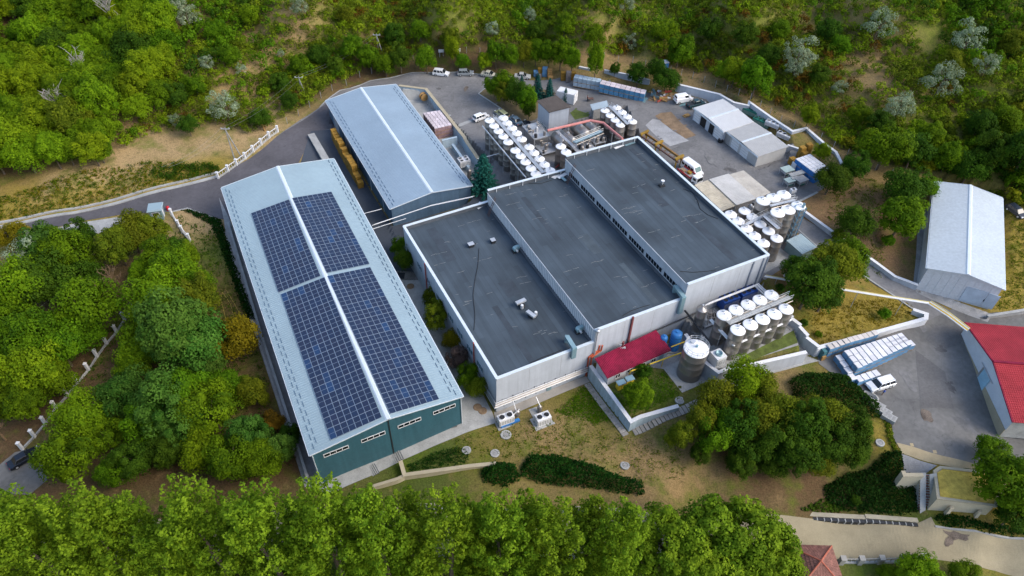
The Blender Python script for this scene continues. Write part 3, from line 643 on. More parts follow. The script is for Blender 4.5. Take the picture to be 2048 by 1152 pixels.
solar_array("right upper solar array of twelve rows facing the black roofed factory", (586, 395.9), (663.6, 383.4), (651.3, 546.7), (738.6, 528.3), 12, 1)
solar_array("left lower solar array of sixteen rows beside the tree belt and teal gable", (558.9, 589.6), (646.1, 555.7), (664.4, 879.4), (767.7, 832.9), 16, -1)
solar_array("right lower solar array of sixteen rows above the teal gable, nearest the factory", (656.3, 551.7), (741.6, 534.1), (777.7, 829.3), (877.5, 798.8), 16, 1)

# --- second hall
hall2, H2 = gable_hall("warehouse", "blue grey metal hall with plain gabled roof between solar warehouse and tank farm", "warehouse",
    [(650.7, 201.3), (722.4, 175), (792.3, 168.3), (780.2, 417.9), (864.2, 384.9), (945.5, 371.3)], 5.41, 6.68, .1, M_wallblue, M_roofm2, 105)
MATS_R = M_roofm
d = H2['d']; lw = H2['Wl'] - H2['Wn']; outl = Vector((-d.y, d.x, 0)); outl = outl if outl.x < 0 else -outl
for f in (.03, .10, .20, .27, .36, .43): window(hall2, Vector((H2['Wn'].x, H2['Wn'].y, 4.1)) + d * lw.length * f, d, 2.6, .7, 3, outl)
for f in (.12, .3, .5, .7, .9):
    p = Vector((H2['Wn'].x, H2['Wn'].y, 0)) + d * lw.length * f + outl * .1; MB().cyl(p, p + UP * 5, .06, n=6).build("downpipe", M_trim, hall2)
for f in (.62, .82):
    g = MB(); obox(g, Vector((H2['Wn'].x, H2['Wn'].y, .0)) + d * lw.length * f, d * 3.4, outl * .05, UP * 3.6); g.build("door", M_galv, hall2)
# --- pale hall on the right
hall3, H3 = gable_hall("warehouse", "white gabled metal warehouse standing alone beside the trees on the right", "warehouse",
    [(1868.3, 362.6), (1940.3, 372.1), (2005.7, 395.8), (1853.2, 535.7), (1935.8, 549.3), (2010.5, 579.5)], 10.6, 11.7, 5.1, mat("pale_grey_wall_sheet", (.55, .57, .59), .55, .05, var=.05, scale=.2), mat("pale_hall_roof", (.42, .47, .50), .5, .05, var=.05, scale=.15), 66, guards=False)
n3 = Vector((H3['Wr'] - H3['Wn']).cross(UP)).normalized(); n3 = n3 if n3.y < 0 else -n3; a3 = (H3['Wr'] - H3['Wn']); a3.z = 0; a3.normalize()
bl = on_plane(1914, 604, H3['Wn'], n3); bl.z = 5.25
g = MB(); obox(g, bl, a3 * 3.6, n3 * .08, UP * 3.6); g.build("sliding_door", mat("pale_blue_door", (.38, .45, .52), .5), hall3)
p = on_plane(1958, 616, H3['Wn'], n3); p.z = 5.25; g = MB(); obox(g, p, a3 * 1.9, n3 * .1, UP * 3.4); g.build("door", mat("pale_blue_door", (.38, .45, .52), .5), hall3)
p = on_plane(1965, 602, H3['Wn'], n3); window(hall3, p, a3, .95, .5, 1, n3, M_dark)
for k in range(1, 9):
    q = H3['Wn'].lerp(H3['Wr'], k / 9); g = MB(); obox(g, Vector((q.x, q.y, 5)) - a3 * .03, a3 * .06, n3 * .03, UP * (4.9 + min(k, 9 - k) * .2)); g.build("wall_rib", MATS["pale_grey_wall_sheet"], hall3)

# --- the factory: three flat bays stepping up
T1, T2, T3 = 9.05, 11.88, 15.18
b2FL, b2NL = P(974.8, 379.7, T2 + .5), P(1191.1, 661.4, T2); b3FL, b3NL = P(1131.6, 311.7, T3 + .5), P(1376.3, 568.9, T3)
b1FL, b1NL = P(806.2, 452.2, T1 + .5), P(992.9, 758.1, T1); b3FR, b3NR = P(1276.3, 272.8, T3 + .5), P(1538.8, 509.9, T3)
fx = (b3NR - b1NL); fx.z = 0; fx.normalize(); fy = Vector((-fx.y, fx.x, 0))
fac = thing("factory", "large white factory with three stepped black flat roofs in the middle", "factory", (b1NL.x, b1NL.y, 0), math.atan2(fx.y, fx.x))
def z_(p, z): return Vector((p.x, p.y, z))
def bay(fl, nl, nr, fr, top, rl, rr, base, rightwall, leftpar):
    W = M_white
    MB().poly([z_(nl, base), z_(nr, base), z_(nr, rr), z_(nl, rl)]).build("wall", W, fac)
    MB().poly([z_(fr, base), z_(fl, base), z_(fl, rl), z_(fr, rr)]).build("wall", W, fac)
    MB().poly([z_(fl, base), z_(nl, base), z_(nl, rl), z_(fl, rl)]).build("wall", W, fac)
    if rightwall: MB().poly([z_(nr, base), z_(fr, base), z_(fr, rr), z_(nr, rr)]).build("wall", W, fac)
    MB().poly([z_(nl, rl), z_(nr, rr), z_(fr, rr), z_(fl, rl)]).build("roof", M_bit, fac)
    # parapets: far (high), near (low), then coping
    def par(a, b, za, zb, top0, top1, th=.34):
        dd = (z_(b, 0) - z_(a, 0)); inn = Vector((-dd.y, dd.x, 0)).normalized(); cen = (fl + nr) / 2
        if (z_(cen, 0) - z_(a, 0)).dot(inn) < 0: inn = -inn
        e = -inn * .02; A0, B0, A1, B1 = z_(a, 0) + e, z_(b, 0) + e, z_(a, 0) + inn * th, z_(b, 0) + inn * th
        ring = [(A0, za), (B0, zb), (B1, zb), (A1, za)] if dd.cross(inn).z > 0 else [(A1, za), (B1, zb), (B0, zb), (A0, za)]
        MB().hexa([z_(q, zz - .3) for q, zz in ring], [z_(q, (top0 if zz == za and q in (A0, A1) else top1)) for q, zz in ring]).build("parapet", mat("felted_upstand", (.075, .085, .10), .85, var=.2), fac)
        o = -inn * .1
        r2 = [(A0 + o, top0), (B0 + o, top1), (B1 - o * .6, top1), (A1 - o * .6, top0)]
        if dd.cross(inn).z < 0: r2 = r2[::-1]
        MB().hexa([z_(q, t + .003) for q, t in r2], [z_(q, t + .13) for q, t in r2]).build("coping", M_trim, fac)
        # pale outer face of the upstand
        MB().poly([z_(A0 - inn * .01, za - .3), z_(B0 - inn * .01, zb - .3), z_(B0 - inn * .01, top1), z_(A0 - inn * .01, top0)]).build("fascia", M_white, fac)
    par(fl, fr, rl, rr, top + .45, top + .45); par(nl, nr, rl, rr, top - .1, top - .1)
    if leftpar: par(nl, fl, rl, rl, top - .05, top + .4)
    if rightwall: par(fr, nr, rr, rr, top + .4, top - .05)
b1FR, b1NR, b2FR, b2NR = b2FL, b2NL, b3FL, b3NL
bay(b1FL, b1NL, b1NR, b1FR, T1, T1 - .3, T1 - .35, -1.2, False, True)
bay(b2FL, b2NL, b2NR, b2FR, T2, T2 - .22, T2 - .38, -1.0, False, False)
bay(b3FL, b3NL, b3NR, b3FR, T3, T3 - .22, T3 - .6, 1.5, True, False)
# step walls: ribbed cladding on bay two, clerestory windows on bay three
def step_wall(fl, nl, zlo, zhi, ribs, wins):
    d = z_(nl, 0) - z_(fl, 0); L = d.length; d.normalize(); out = Vector((d.y, -d.x, 0)); out = out if out.dot(fx) < 0 else -out
    if ribs:
        g = MB()
        for k in range(int(L / .6)): obox(g, z_(fl, zlo + .25) + d * (k * .6 + .2), d * .3, out * .06, UP * (zhi - zlo - .3))
        g.build("cladding_rib", M_whitep, fac, kind="stuff")
    g = MB(); obox(g, z_(fl, zhi - .02), d * L, out * .14, UP * .10); g.build("roof_edge", M_galv, fac)
    g = MB(); obox(g, z_(fl, zlo + .02), d * L, out * .5, UP * .2); g.build("flashing", mat("felted_upstand", (.075, .085, .10)), fac)
    for a, b in wins: window(fac, z_(fl, zlo + .45) + d * L * a, d, L * (b - a), 1.15, 6, out, M_white, t=.045)
    return d, out, L
step_wall(b2FL, b2NL, T1 - .35, T2 - .22, True, [])
dS, oS, LS = step_wall(b3FL, b3NL, T2 - .38, T3 - .22, False, [(.045, .145), (.160, .288), (.303, .430), (.445, .566), (.581, .700), (.715, .835), (.850, .972)])
# pipes along the bottom of the first bay
dn = z_(b1NR, 0) - z_(b1NL, 0); Ln = dn.length; dn.normalize(); on = Vector((dn.y, -dn.x, 0)); dl = z_(b1FL, 0) - z_(b1NL, 0); Ll = dl.length; dl.normalize(); ol = Vector((dl.y, -dl.x, 0)); ol = ol if ol.x < 0 else -ol
for k, (zz, oo) in enumerate(((2.2, .35), (2.45, .35), (2.7, .35), (2.2, .6), (2.45, .6), (3.0, .3))):
    c = z_(b1NL, zz)
    MB().tube([c + dl * 18 + ol * oo, c + ol * oo + on * oo, c + dn * (Ln - .5) + on * oo], .075, 6).build("pipe", M_galv if k % 2 else M_steel, fac)
g = MB(); obox(g, z_(b1NL, 1.6) + on * .01, dn * Ln, on * .05, UP * .07); g.build("yellow_line", mat("pale_yellow", (.55, .48, .25), .7), fac)
for k in range(9):
    g = MB(); p = z_(b1NL, 2.0) + dn * (Ln * (k + .5) / 9); obox(g, p, dn * .08, on * .8, UP * .08); obox(g, p, dn * .08, on * .07, UP * 1.1); g.build("pipe_bracket", M_dark, fac)
g = MB(); obox(g, z_(b1NL, .0) + on * .02 + dn * (Ln * .53), dn * .9, on * .06, UP * 1.5); g.build("hatch_door", M_duct, fac)
# windows on the left wall
for f in (.12, .22, .32, .42, .55, .68, .78): window(fac, z_(b1NL, 4.6) + dl * Ll * f, dl, 2.4, 1.5, 3, ol, M_white, mat("teal_glass", (.05, .14, .18), .15, spec=.5))
for f in (.2, .72):
    p = z_(b1NL, 1) + dl * Ll * f + ol * .2; MB().cyl(p, p + UP * 8.4, .11, n=8).build("downpipe", M_rust, fac)
# external downpipes and stains on the near walls
n2 = z_(b2NR, 0) - z_(b2NL, 0); L2 = n2.length; n2.normalize(); o2 = Vector((n2.y, -n2.x, 0)); n3b = z_(b3NR, 0) - z_(b3NL, 0); L3 = n3b.length; n3b.normalize(); o3 = Vector((n3b.y, -n3b.x, 0))
g = MB(); obox(g, z_(b2NL, 5.2) + n2 * (L2 * .395) + o2 * .02, n2 * .32, o2 * .3, UP * (T2 - 5.0)); g.build("flue", mat("brown_red_flue", (.17, .05, .05), .6), fac)
for f in (.80, .93, .985):
    g = MB(); obox(g, z_(b3NL, 5.6) + n3b * (L3 * f) + o3 * .02, n3b * .3, o3 * .12, UP * (T3 - 5.9)); g.build("downpipe", mat("slate_grey_paint", (.16, .19, .24), .6), fac)
p = z_(b2NL, 1) + n2 * .3 + o2 * .25; MB().cyl(p, p + UP * (T2 - 1.2), .14, n=8).build("downpipe", M_galv, fac)
p = p + UP * (T2 - 1.2); MB().lathe([(.1, 0), (.38, .1), (.38, .5), (.1, .6)], p, 12).build("vent_cowl", M_galv, fac, smooth=True)
for f in (.33, .66):
    for (w0, dd, oo, LL, zz) in ((b2NL, n2, o2, L2, T2), (b3NL, n3b, o3, L3, T3), (b1NL, dn, on, Ln, T1)):
        g = MB(); obox(g, z_(w0, zz - 5.6) + dd * LL * f + oo * .004, dd * .03, oo * .012, UP * 5.4); g.build("wall_joint", M_conc, fac)
# overflow ducts on the near parapets
def goose(o, dd, oo, zt, L):
    mb = MB(); a = o - oo * 2.2 + UP * .1; mb.taper((a.x, a.y, zt - .3), (.55, .55, 1.5), (1, 1)); mb.build("duct", M_duct, fac)
    mb = MB(); mb.beam(a + UP * 1.0, o + oo * .5 + UP * .75, .75, .6); mb.build("duct", M_duct, fac)
    mb = MB(); obox(mb, o + oo * .1 - dd * .42 - UP * L, dd * .84, oo * .5, UP * (L + .9)); mb.build("duct", M_duct, fac)
goose(z_(b1NL, T1) + dn * Ln * .775, dn, on, T1, 1.6); goose(z_(b2NL, T2) + n2 * L2 * .965, n2, o2, T2, 3.2)
# white railing posts behind the far parapets
for (fl, fr, t, ks) in ((b3FL, b3FR, T3, 6), (b2FL, b2FR, T2, 6)):
    for k in range(ks):
        p = z_(fl, t - .3).lerp(z_(fr, t - .3), (k + .6) / ks) - fy * .55; MB().cyl(p, p + UP * 1.0, .06, n=6).build("post", M_whitep, fac)
# scuffs of sealant on the felt
sc = MB()
for (fl, nl, nr, fr, za, zb) in ((b1FL, b1NL, b1NR, b1FR, T1 - .3, T1 - .35), (b2FL, b2NL, b2NR, b2FR, T2 - .22, T2 - .38), (b3FL, b3NL, b3NR, b3FR, T3 - .22, T3 - .6)):
    for _ in range(26):
        a, b = random.uniform(.05, .95), random.uniform(.04, .96); p = z_(fl, 0).lerp(z_(fr, 0), a).lerp(z_(nl, 0).lerp(z_(nr, 0), a), b)
        for q in range(random.choice((1, 1, 2, 3))):
            w = random.uniform(.5, 1.4); s0 = p + fx * q * 1.0 + fy * random.uniform(-.1, .1); da = fx.copy(); da.rotate(Matrix.Rotation(random.uniform(-.25, .15), 3, 'Z'))
            zz = lambda pt: za + (zb - za) * max(0, min(1, (pt - z_(nl, 0)).dot(fx) / (nr - nl).length)) + .03
            s1 = s0 + da * w; sc.poly([z_(s0, zz(s0)), z_(s1, zz(s1)), z_(s1 + fy * .06, zz(s1)), z_(s0 + fy * .06, zz(s0))])
sc.build("sealant_scuff", mat("sealant", (.20, .21, .21), .9, var=.4, scale=2), fac, kind="stuff")

for bn, f0, f1, g0, g1 in ((2, .50, .60, .30, .52), (2, .14, .22, .40, .43), (2, .62, .70, .62, .95), (1, .30, .36, .10, .45), (1, .55, .66, .46, .60), (1, .70, .76, .70, .97), (0, .22, .32, .05, .30), (0, .55, .70, .52, .62), (0, .35, .41, .64, .98), (2, .80, .86, .05, .35)):
    fl, nl, nr, fr, za, zb = ((b1FL, b1NL, b1NR, b1FR, T1 - .3, T1 - .35), (b2FL, b2NL, b2NR, b2FR, T2 - .22, T2 - .38), (b3FL, b3NL, b3NR, b3FR, T3 - .22, T3 - .6))[bn]
    q = []
    for a, b in ((f0, g1), (f1, g1), (f1, g0), (f0, g0)): q.append(z_(z_(fl, 0).lerp(z_(fr, 0), a).lerp(z_(nl, 0).lerp(z_(nr, 0), a), b), za + (zb - za) * a + .012))
    MB().hexa(q, [p + UP * .006 for p in q]).build("felt_patch", mat(("felt_dark", "felt_pale")[bn % 2 if f0 > .3 else 0], ((.036, .048, .062), (.058, .078, .095))[bn % 2 if f0 > .3 else 0], .85, var=.2, scale=.4), fac)
def roof_xy(fl, nl, nr, fr, a, b): return z_(fl, 0).lerp(z_(fr, 0), a).lerp(z_(nl, 0).lerp(z_(nr, 0), a), b)
def on_roof(u, v, bayno):
    za, zb, nl, nr = ((T1 - .3, T1 - .35, b1NL, b1NR), (T2 - .22, T2 - .38, b2NL, b2NR), (T3 - .22, T3 - .6, b3NL, b3NR))[bayno]
    p = P(u, v, za)
    for _ in range(3):
        f = max(0, min(1, (z_(p, 0) - z_(nl, 0)).dot(fx) / (nr - nl).length)); p = P(u, v, za + (zb - za) * f)
    return p
RZ = math.atan2(fx.y, fx.x)
# things standing on the roofs
def roof_fan(u, v, bn, label, l=1.0):
    p = on_roof(u, v, bn); t = thing("roof_fan", label, "roof fan", p, RZ, "fans on the black roofs")
    MB().box((0, 0, .35), (1.0 * l, .8, .7)).build("housing", M_dark, t, world=False); MB().box((0, 0, .74), (1.15 * l, .95, .06)).build("cover", M_galv, t, world=False); MB().cyl((.5 * l, 0, .3), (1.0 * l, .1, .3), .14, n=8).build("motor", M_dark, t, world=False)
roof_fan(942, 493, 0, "dark fan box with pale lid, left one of the pair on the first roof")
roof_fan(986, 485, 0, "dark fan box with pale lid, right one of the pair on the first roof", .8)
def big_fan(u, v, bn, label, rz):
    p = on_roof(u, v, bn); t = thing("roof_fan", label, "roof fan", p, RZ + rz, "fans on the black roofs")
    MB().taper((0, 0, 0), (1.0, .9, .8), (.8, .8)).build("base", M_dark, t, world=False); MB().box((0, .3, 1.0), (1.9, .7, .35)).build("duct", M_galv, t, world=False)
    m = MB(); m.cyl((-.3, -.6, .3), (-.3, -.6, 1.0), .3, n=10); m.build("motor", M_galv, t, world=False); MB().cyl((-.3, -.6, 1.0), (-.3, -.6, 1.12), .22, n=10).build("motor_cap", M_whitep, t, world=False)
big_fan(1043, 613, 0, "galvanised fan with flat duct near the middle of the first roof", .1); big_fan(1064, 634, 0, "pale blue fan with long duct near the lower end of first roof", 1.9)
def wall_fan(u, v, bn, label, s=1.0):
    p = on_roof(u, v, bn); t = thing("roof_fan", label, "roof fan", p, RZ, "fans on the black roofs")
    m = MB(); m.cyl((0, -.35, .7 * s), (0, .35, .7 * s), .55 * s, n=14); m.build("scroll", M_duct, t, world=False); MB().box((.35 * s, 0, 1.05 * s), (.9 * s, .6 * s, .5 * s)).build("outlet", M_duct, t, world=False)
    MB().box((0, 0, .12), (1.3 * s, 1.0 * s, .24)).build("base", M_dark, t, world=False); MB().cyl((0, -.35, .7 * s), (0, -.9, .7 * s), .2 * s, n=8).build("motor", M_galv, t, world=False)
wall_fan(1031, 503, 0, "snail shaped fan against the ribbed wall midway along first roof", 1.0); wall_fan(1157, 664, 0, "snail shaped fan against the ribbed wall near the first roof corner", 1.0)
p = on_roof(1323, 372, 2); t = thing("roof_vent", "small dark vent pipe with white cap on the third roof", "vent", p, RZ)
MB().taper((0, 0, 0), (1.2, .9, .45), (.8, .8)).build("base", M_dark, t, world=False); MB().cyl((.1, 0, .45), (.1, 0, 1.2), .14, n=10).build("pipe", M_galv, t, world=False); MB().cyl((.1, 0, 1.2), (.1, 0, 1.3), .36, n=12).build("cap", M_whitep, t, world=False)
def ladder(u0, v0, u1, v1, bl, bh, label):
    a, b = on_roof(u0, v0, bl), on_roof(u1, v1, bh); b = b + UP * .7; d = (b - a); s = fy * .28
    t = thing("ladder", label, "ladder", a, RZ, "ladders between the flat roofs")
    for sg in (-1, 1): MB().beam(a + s * sg, b + s * sg, .07, .07).build("rail", M_rust if sg else M_rust, t)
    for k in range(1, 11): q = a.lerp(b, k / 11); MB().beam(q - s, q + s, .05, .05).build("rung", M_rust, t)
M_rust2 = mat("dark_rust", (.10, .055, .045), .7, var=.2)
M_rust_keep = M_rust; M_rust = M_rust2
ladder(976, 432, 991, 400, 0, 1, "dark rusty ladder from first roof up to second roof"); ladder(1133, 368, 1150, 334, 1, 2, "dark rusty ladder from second roof up to third roof"); M_rust = M_rust_keep
def sheet_pile(spec, label):
    ps = [on_roof(u, v, bn) for u, v, bn, *_ in spec]; t = thing("sheet_pile", label, "metal sheets", ps[0], RZ)
    for k, (p, (u, v, bn, L, w, a)) in enumerate(zip(ps, spec)):
        MB().box((p.x, p.y, p.z + .1 + .08 * k), (L, w, .06), RZ + a).build("sheet", (M_whitep, M_duct, M_galv)[k % 3], t)
sheet_pile([(1112, 352, 1, 2.2, .9, .5), (1120, 347, 1, 2.8, .7, .1), (1108, 346, 1, 2.0, .5, -.3), (1124, 354, 1, 2.4, .8, .3), (1127, 361, 1, .6, 1.6, .1)], "pale loose metal sheets lying at the ladder on second roof")
sheet_pile([(963, 412, 0, 2.4, .8, .3), (970, 408, 0, 1.8, .6, -.2), (958, 410, 0, 1.5, .5, .7)], "crumpled white sheets lying at the far corner of first roof")
sheet_pile([(1238, 294, 2, 2.4, .6, .15)], "single white sheet lying near the far edge of third roof")
sheet_pile([(1258, 285, 2, 2.6, .6, .0), (1260, 289, 2, 2.6, .5, .08)], "pale green sheets piled at the far corner of third roof")
def cable(pts, bn, label):
    mb = MB(); q = [on_roof(u, v, bn) + UP * .06 for u, v in pts]; mb.tube(q, .045, 5); tag(mb.build("cable", M_black), label, "cable", "loose cables on the roofs")
cable([(1366, 378), (1385, 385), (1395, 402), (1400, 418), (1415, 430), (1436, 438)], 2, "black cable snaking along the right side of third roof")
cable([(1360, 543), (1385, 545), (1415, 543), (1432, 540)], 2, "black cable sagging across the lower end of third roof")
cable([(958, 497), (956, 530), (950, 560), (946, 590), (950, 630), (948, 660)], 0, "long thin cable running down the middle of first roof")
cable([(1060, 727), (1085, 715), (1110, 706), (1122, 700)], 0, "dark cable along the lower edge of first roof")
cable([(1050, 366), (1080, 368), (1105, 360)], 1, "dark cable near the far parapet of second roof")
cable([(1245, 632), (1262, 622), (1285, 614), (1300, 610)], 1, "dark cable along the lower edge of second roof")
# ------------------------------------------------------------------ walls and fences
def twall(label, pts, width=.4, m=M_white, cop=M_whitep, cat="wall", name="retaining_wall", low=1.6, step=False, base=None):
    W = [P(u, v, z) for u, v, z in pts]; t = thing(name, label, cat, (W[0].x, W[0].y, h(W[0].x, W[0].y)))
    out = []
    for k in range(len(W) - 1):
        n = max(1, int((W[k + 1] - W[k]).length / 3))
        for q in range(n):
            p = W[k].lerp(W[k + 1], q / n); out.append(p)
    out.append(W[-1]); q = [(p.x, p.y, (base if base is not None else min(h(p.x, p.y), h(p.x + .9, p.y), h(p.x - .9, p.y), h(p.x, p.y + .9), h(p.x, p.y - .9)) - low), p.z) for p in out]
    if step:
        for a, b in zip(W[:-1], W[1:]):
            e = (b - a).normalized() * .2; zb = h(b.x, b.y) - low; wall_mesh(MB(), [(a.x - e.x, a.y - e.y, zb, a.z), (b.x + e.x, b.y + e.y, zb, a.z)], width).build("wall_body", m, t); wall_mesh(MB(), [(a.x - e.x, a.y - e.y, a.z, a.z + .09), (b.x + e.x, b.y + e.y, a.z, a.z + .09)], width + .14).build("coping", cop, t)
        return t
    wall_mesh(MB(), q, width).build("wall_body", m, t)
    q = [(p.x, p.y, p.z, p.z + .09) for p in W]; mb = MB(); wall_mesh(mb, q, width + .14).build("coping", cop, t)
    return t
twall("white retaining wall turning a corner around the lawn below the red lean-to", [(1181, 731, 3.5), (1262, 843, 3.4), (1280, 834, 3.5), (1357, 812, 3.6)], .55, M_blueish)
twall("white retaining wall with yellow stripe in front of the lower tank rows", [(1371, 668, 6.3), (1411, 725, 6.4), (1437, 745, 6.4), (1468, 733, 6.4), (1470, 737, 6.6), (1613, 704, 6.5)], .5, M_white)
twall("stepped white wall descending beside stairs right of the lower tanks", [(1514, 571, 8.6), (1545, 597, 8.2), (1566, 618, 7.8), (1582, 636, 7.4), (1598, 652, 7.0), (1612, 674, 6.4), (1634, 696, 5.9)], .55, M_white, step=True)
twall("long white retaining wall above the pallet yard with hooked end", [(1634, 696, 5.9), (1740, 668, 5.7), (1852, 637, 5.5), (1853, 628, 5.4), (1826, 619, 5.4)], .6, M_whitep)
twall("tall white perimeter wall zigzagging behind the garages", [(1354, 166, 9.2), (1362, 170, 9.2), (1439, 188.5, 9.3), (1468, 205, 9.2), (1497, 211, 9.0), (1499, 204, 9.5), (1540, 233, 9.4), (1585, 262.6, 9.3), (1613, 256, 9.4), (1650, 288, 9.3), (1672, 304, 9.2), (1684, 328, 9.1)], .5)
twall("low white wall behind the blue wrapped stacks and wooden crates", [(1575, 290, 8.2), (1605, 300, 8.2), (1650, 345, 8.2)], .4)
twall("white wall beside the ramp road running down to the right hall", [(1607, 421, 8.0), (1680, 474, 7.6), (1748, 522, 6.8), (1790, 553, 6.2), (1836, 570, 6.1)], .5)
twall("low white wall left of the slender tree behind the blue crates", [(1158, 133, 6.6), (1182, 138, 6.6)], .4)
twall("low white wall running behind the round trees at the back", [(1209, 140, 6.7), (1262, 150, 6.8), (1300, 160, 7.0)], .4)
twall("cream topped wall around the sunken court beside the blue grey hall", [(798, 171, 3.1), (852, 178, 3.2), (928, 273.5, 3.3), (932, 282, 3.3), (958, 320, 3.2)], .7, M_blueish, M_cream)
twall("pale cross wall dividing the sunken court in front of the pallets", [(884, 281, 2.6), (914, 274, 2.6)], .4, M_blueish, M_blueish)
twall("pale inner ledge wall along the sunken court", [(905, 288, 1.8), (938, 335, 1.8)], .5, M_blueish, M_blueish)
twall("low white ramp wall lying between the solar warehouse and road", [(622, 268, 1.6), (653, 321, 1.2)], 1.5, M_concp, M_concp)
twall("cream L shaped retaining wall around the lawn below the solar warehouse", [(801, 922, .3), (809, 950, -.1), (940, 932, .0), (992, 927, 0)], .5, mat("cream_stone", (.46, .41, .30), .85, var=.1), M_cream)
twall("short cream retaining wall half hidden behind the poplars below the stairs", [(745, 973, -.4), (795, 958, -.3), (809, 951, -.2)], .4, MATS["cream_stone"], M_cream)
twall("concrete plinth wall along the left side of the solar warehouse", [(456, 445, .9), (520, 660, .6), (615, 955, .2)], .3, M_conc, M_concp)
twall("grey kerb wall along the edge of the pale slab beside the tall tanks", [(1531, 548, 7.2), (1592, 521, 7.2)], .25, M_concp, M_whitep)
twall("thin concrete wall at the edge of the right warehouse road", [(1975, 632, 5.8), (2060, 618, 6.2)], .4, M_conc, M_concp)
twall("concrete kerb wall bounding the yard beside the machines", [(1553, 422, 7.4), (1600, 402, 7.4), (1648, 378, 7.4)], .35, M_concp, M_concp)

# white post and rail fence along the entry road
def post_fence(label, px, hh, rail=True, low=True, group=None, pw=.42):
    g = [G(u, v) for u, v in px]; t = thing("fence", label, "fence", g[0], 0, group)
    for k, p in enumerate(g):
        mb = MB(); mb.box((p.x, p.y, p.z + hh / 2 - .2), (pw, pw, hh + .4)); mb.box((p.x, p.y, p.z + hh + .05), (pw + .12, pw + .12, .12)); mb.build("post", M_whitep, t)
    for k in range(len(g) - 1):
        a, b = g[k], g[k + 1]; d = (b - a).normalized() * .25
        if low: wall_mesh(MB(), [(a.x, a.y, a.z - .5, a.z + .35), (b.x, b.y, b.z - .5, b.z + .35)], .28).build("base_wall", M_concp, t)
        if rail:
            MB().beam(a + d + UP * hh * .82, b - d + UP * hh * .82, .1, .16).build("rail", M_whitep, t)
            for j in range(1, 4): MB().beam(a.lerp(b, j / 4) + UP * .3, a.lerp(b, j / 4) + UP * hh * .8, .07, .07).build("baluster", M_whitep, t)
    return t
post_fence("white post and rail fence along the outer bend of the entry road", [(437, 357), (457, 343), (474, 331), (491, 318), (507, 304), (523, 290), (539, 276), (556, 264)], 1.7)
post_fence("white fence posts running down from the gate booth under trees", [(345, 432), (359, 455), (366, 466), (380, 482)], 1.9)
post_fence("white concrete post fence crossing the tree belt on the left", [(268, 622), (250, 640), (234, 665), (214, 688), (195, 714), (178, 741), (156, 766), (136, 792), (113, 817), (92, 848), (70, 874), (46, 899)], 1.9, rail=False)
M_wp = M_whitep; M_whitep = mat("grey_stone", (.30, .29, .26), .9, var=.15)
post_fence("grey pillared balustrade below the beige road at bottom right", [(1680, 1126), (1717, 1126), (1757, 1125), (1800, 1124), (1840, 1121)], 1.6, pw=.7)
M_whitep = M_wp
post_fence("low pale balustrade along the beige road under poplars", [(830, 1112), (900, 1113), (970, 1114), (1040, 1115), (1110, 1116), (1180, 1117), (1250, 1118)], 1.0)
def wire_fence(label, px, hh=1.9, sp=3.2):
    g = [G(u, v) for u, v in px]; t = thing("wire_fence", label, "fence", g[0]); pts = []
    for k in range(len(g) - 1):
        n = max(1, int((g[k + 1] - g[k]).length / sp)); pts += [g[k].lerp(g[k + 1], q / n) for q in range(n)]
    pts.append(g[-1]); pts = [Vector((p.x, p.y, h(p.x, p.y))) for p in pts]
    for p in pts: MB().cyl(p - UP * .3, p + UP * hh, .07, n=5).build("post", M_conc, t)
    mb = MB()
    for k in range(len(pts) - 1):
        for z in (.3, .7, 1.1, 1.5, 1.85): mb.cyl(pts[k] + UP * z, pts[k + 1] + UP * z, .018, n=3, caps=False)
    mb.build("wire", M_dark, t, kind="stuff"); return t
wire_fence("long wire fence on concrete posts at the foot of the right hillside", [(1265, 128), (1340, 145), (1430, 175), (1500, 200), (1560, 245), (1640, 280), (1720, 330), (1780, 352)])
wire_fence("dark wire fence behind the row of parking trees", [(800, 128), (880, 112), (960, 108), (1050, 108), (1150, 112), (1265, 126)])
wire_fence("wire fence along the bend of the road under the left hillside", [(575, 248), (620, 215), (665, 182), (720, 155), (790, 133)])

# wall of the lower road with slots, stair and planter on the lower right
def slot_wall(label, a, b, zt, n):
    A, B = P(*a, zt), P(*b, zt); t = thing("garden_wall", label, "wall", z_(A, -2.4)); zb = -2.6
    wall_mesh(MB(), [(A.x, A.y, zb, zt - .12), (B.x, B.y, zb, zt - .12)], .5).build("wall_body", M_concp, t); wall_mesh(MB(), [(A.x, A.y, zt - .12, zt), (B.x, B.y, zt - .12, zt)], .7).build("coping", mat('aged_coping', (.30, .27, .20), .9, var=.2), t)
    d = (B - A).normalized(); o = Vector((d.y, -d.x, 0)); o = o if o.y < 0 else -o
    for k in range(n):
        p = A.lerp(B, (k + .15) / n); g = MB(); obox(g, z_(p, zb + .5) + o * .42, d * ((B - A).length / n * .72), o * .5, UP * .9); g.build("slot", M_dark, t)
        g = MB(); obox(g, z_(A.lerp(B, k / n), zb + .4) + o * .42, d * ((B - A).length / n * .14), o * .5, UP * 1.0); g.build("pier", M_concp, t)
slot_wall("low wall with row of dark slots along the beige road, left length", (1604, 1027), (1730, 1034), -1.1, 9); slot_wall("low wall with row of dark slots along the beige road, right length", (1731, 1032), (1836, 1040), -1.0, 8)
slot_wall("low stone wall behind the poplars along the beige road", (820, 1008), (1300, 1020), -1.4, 30)
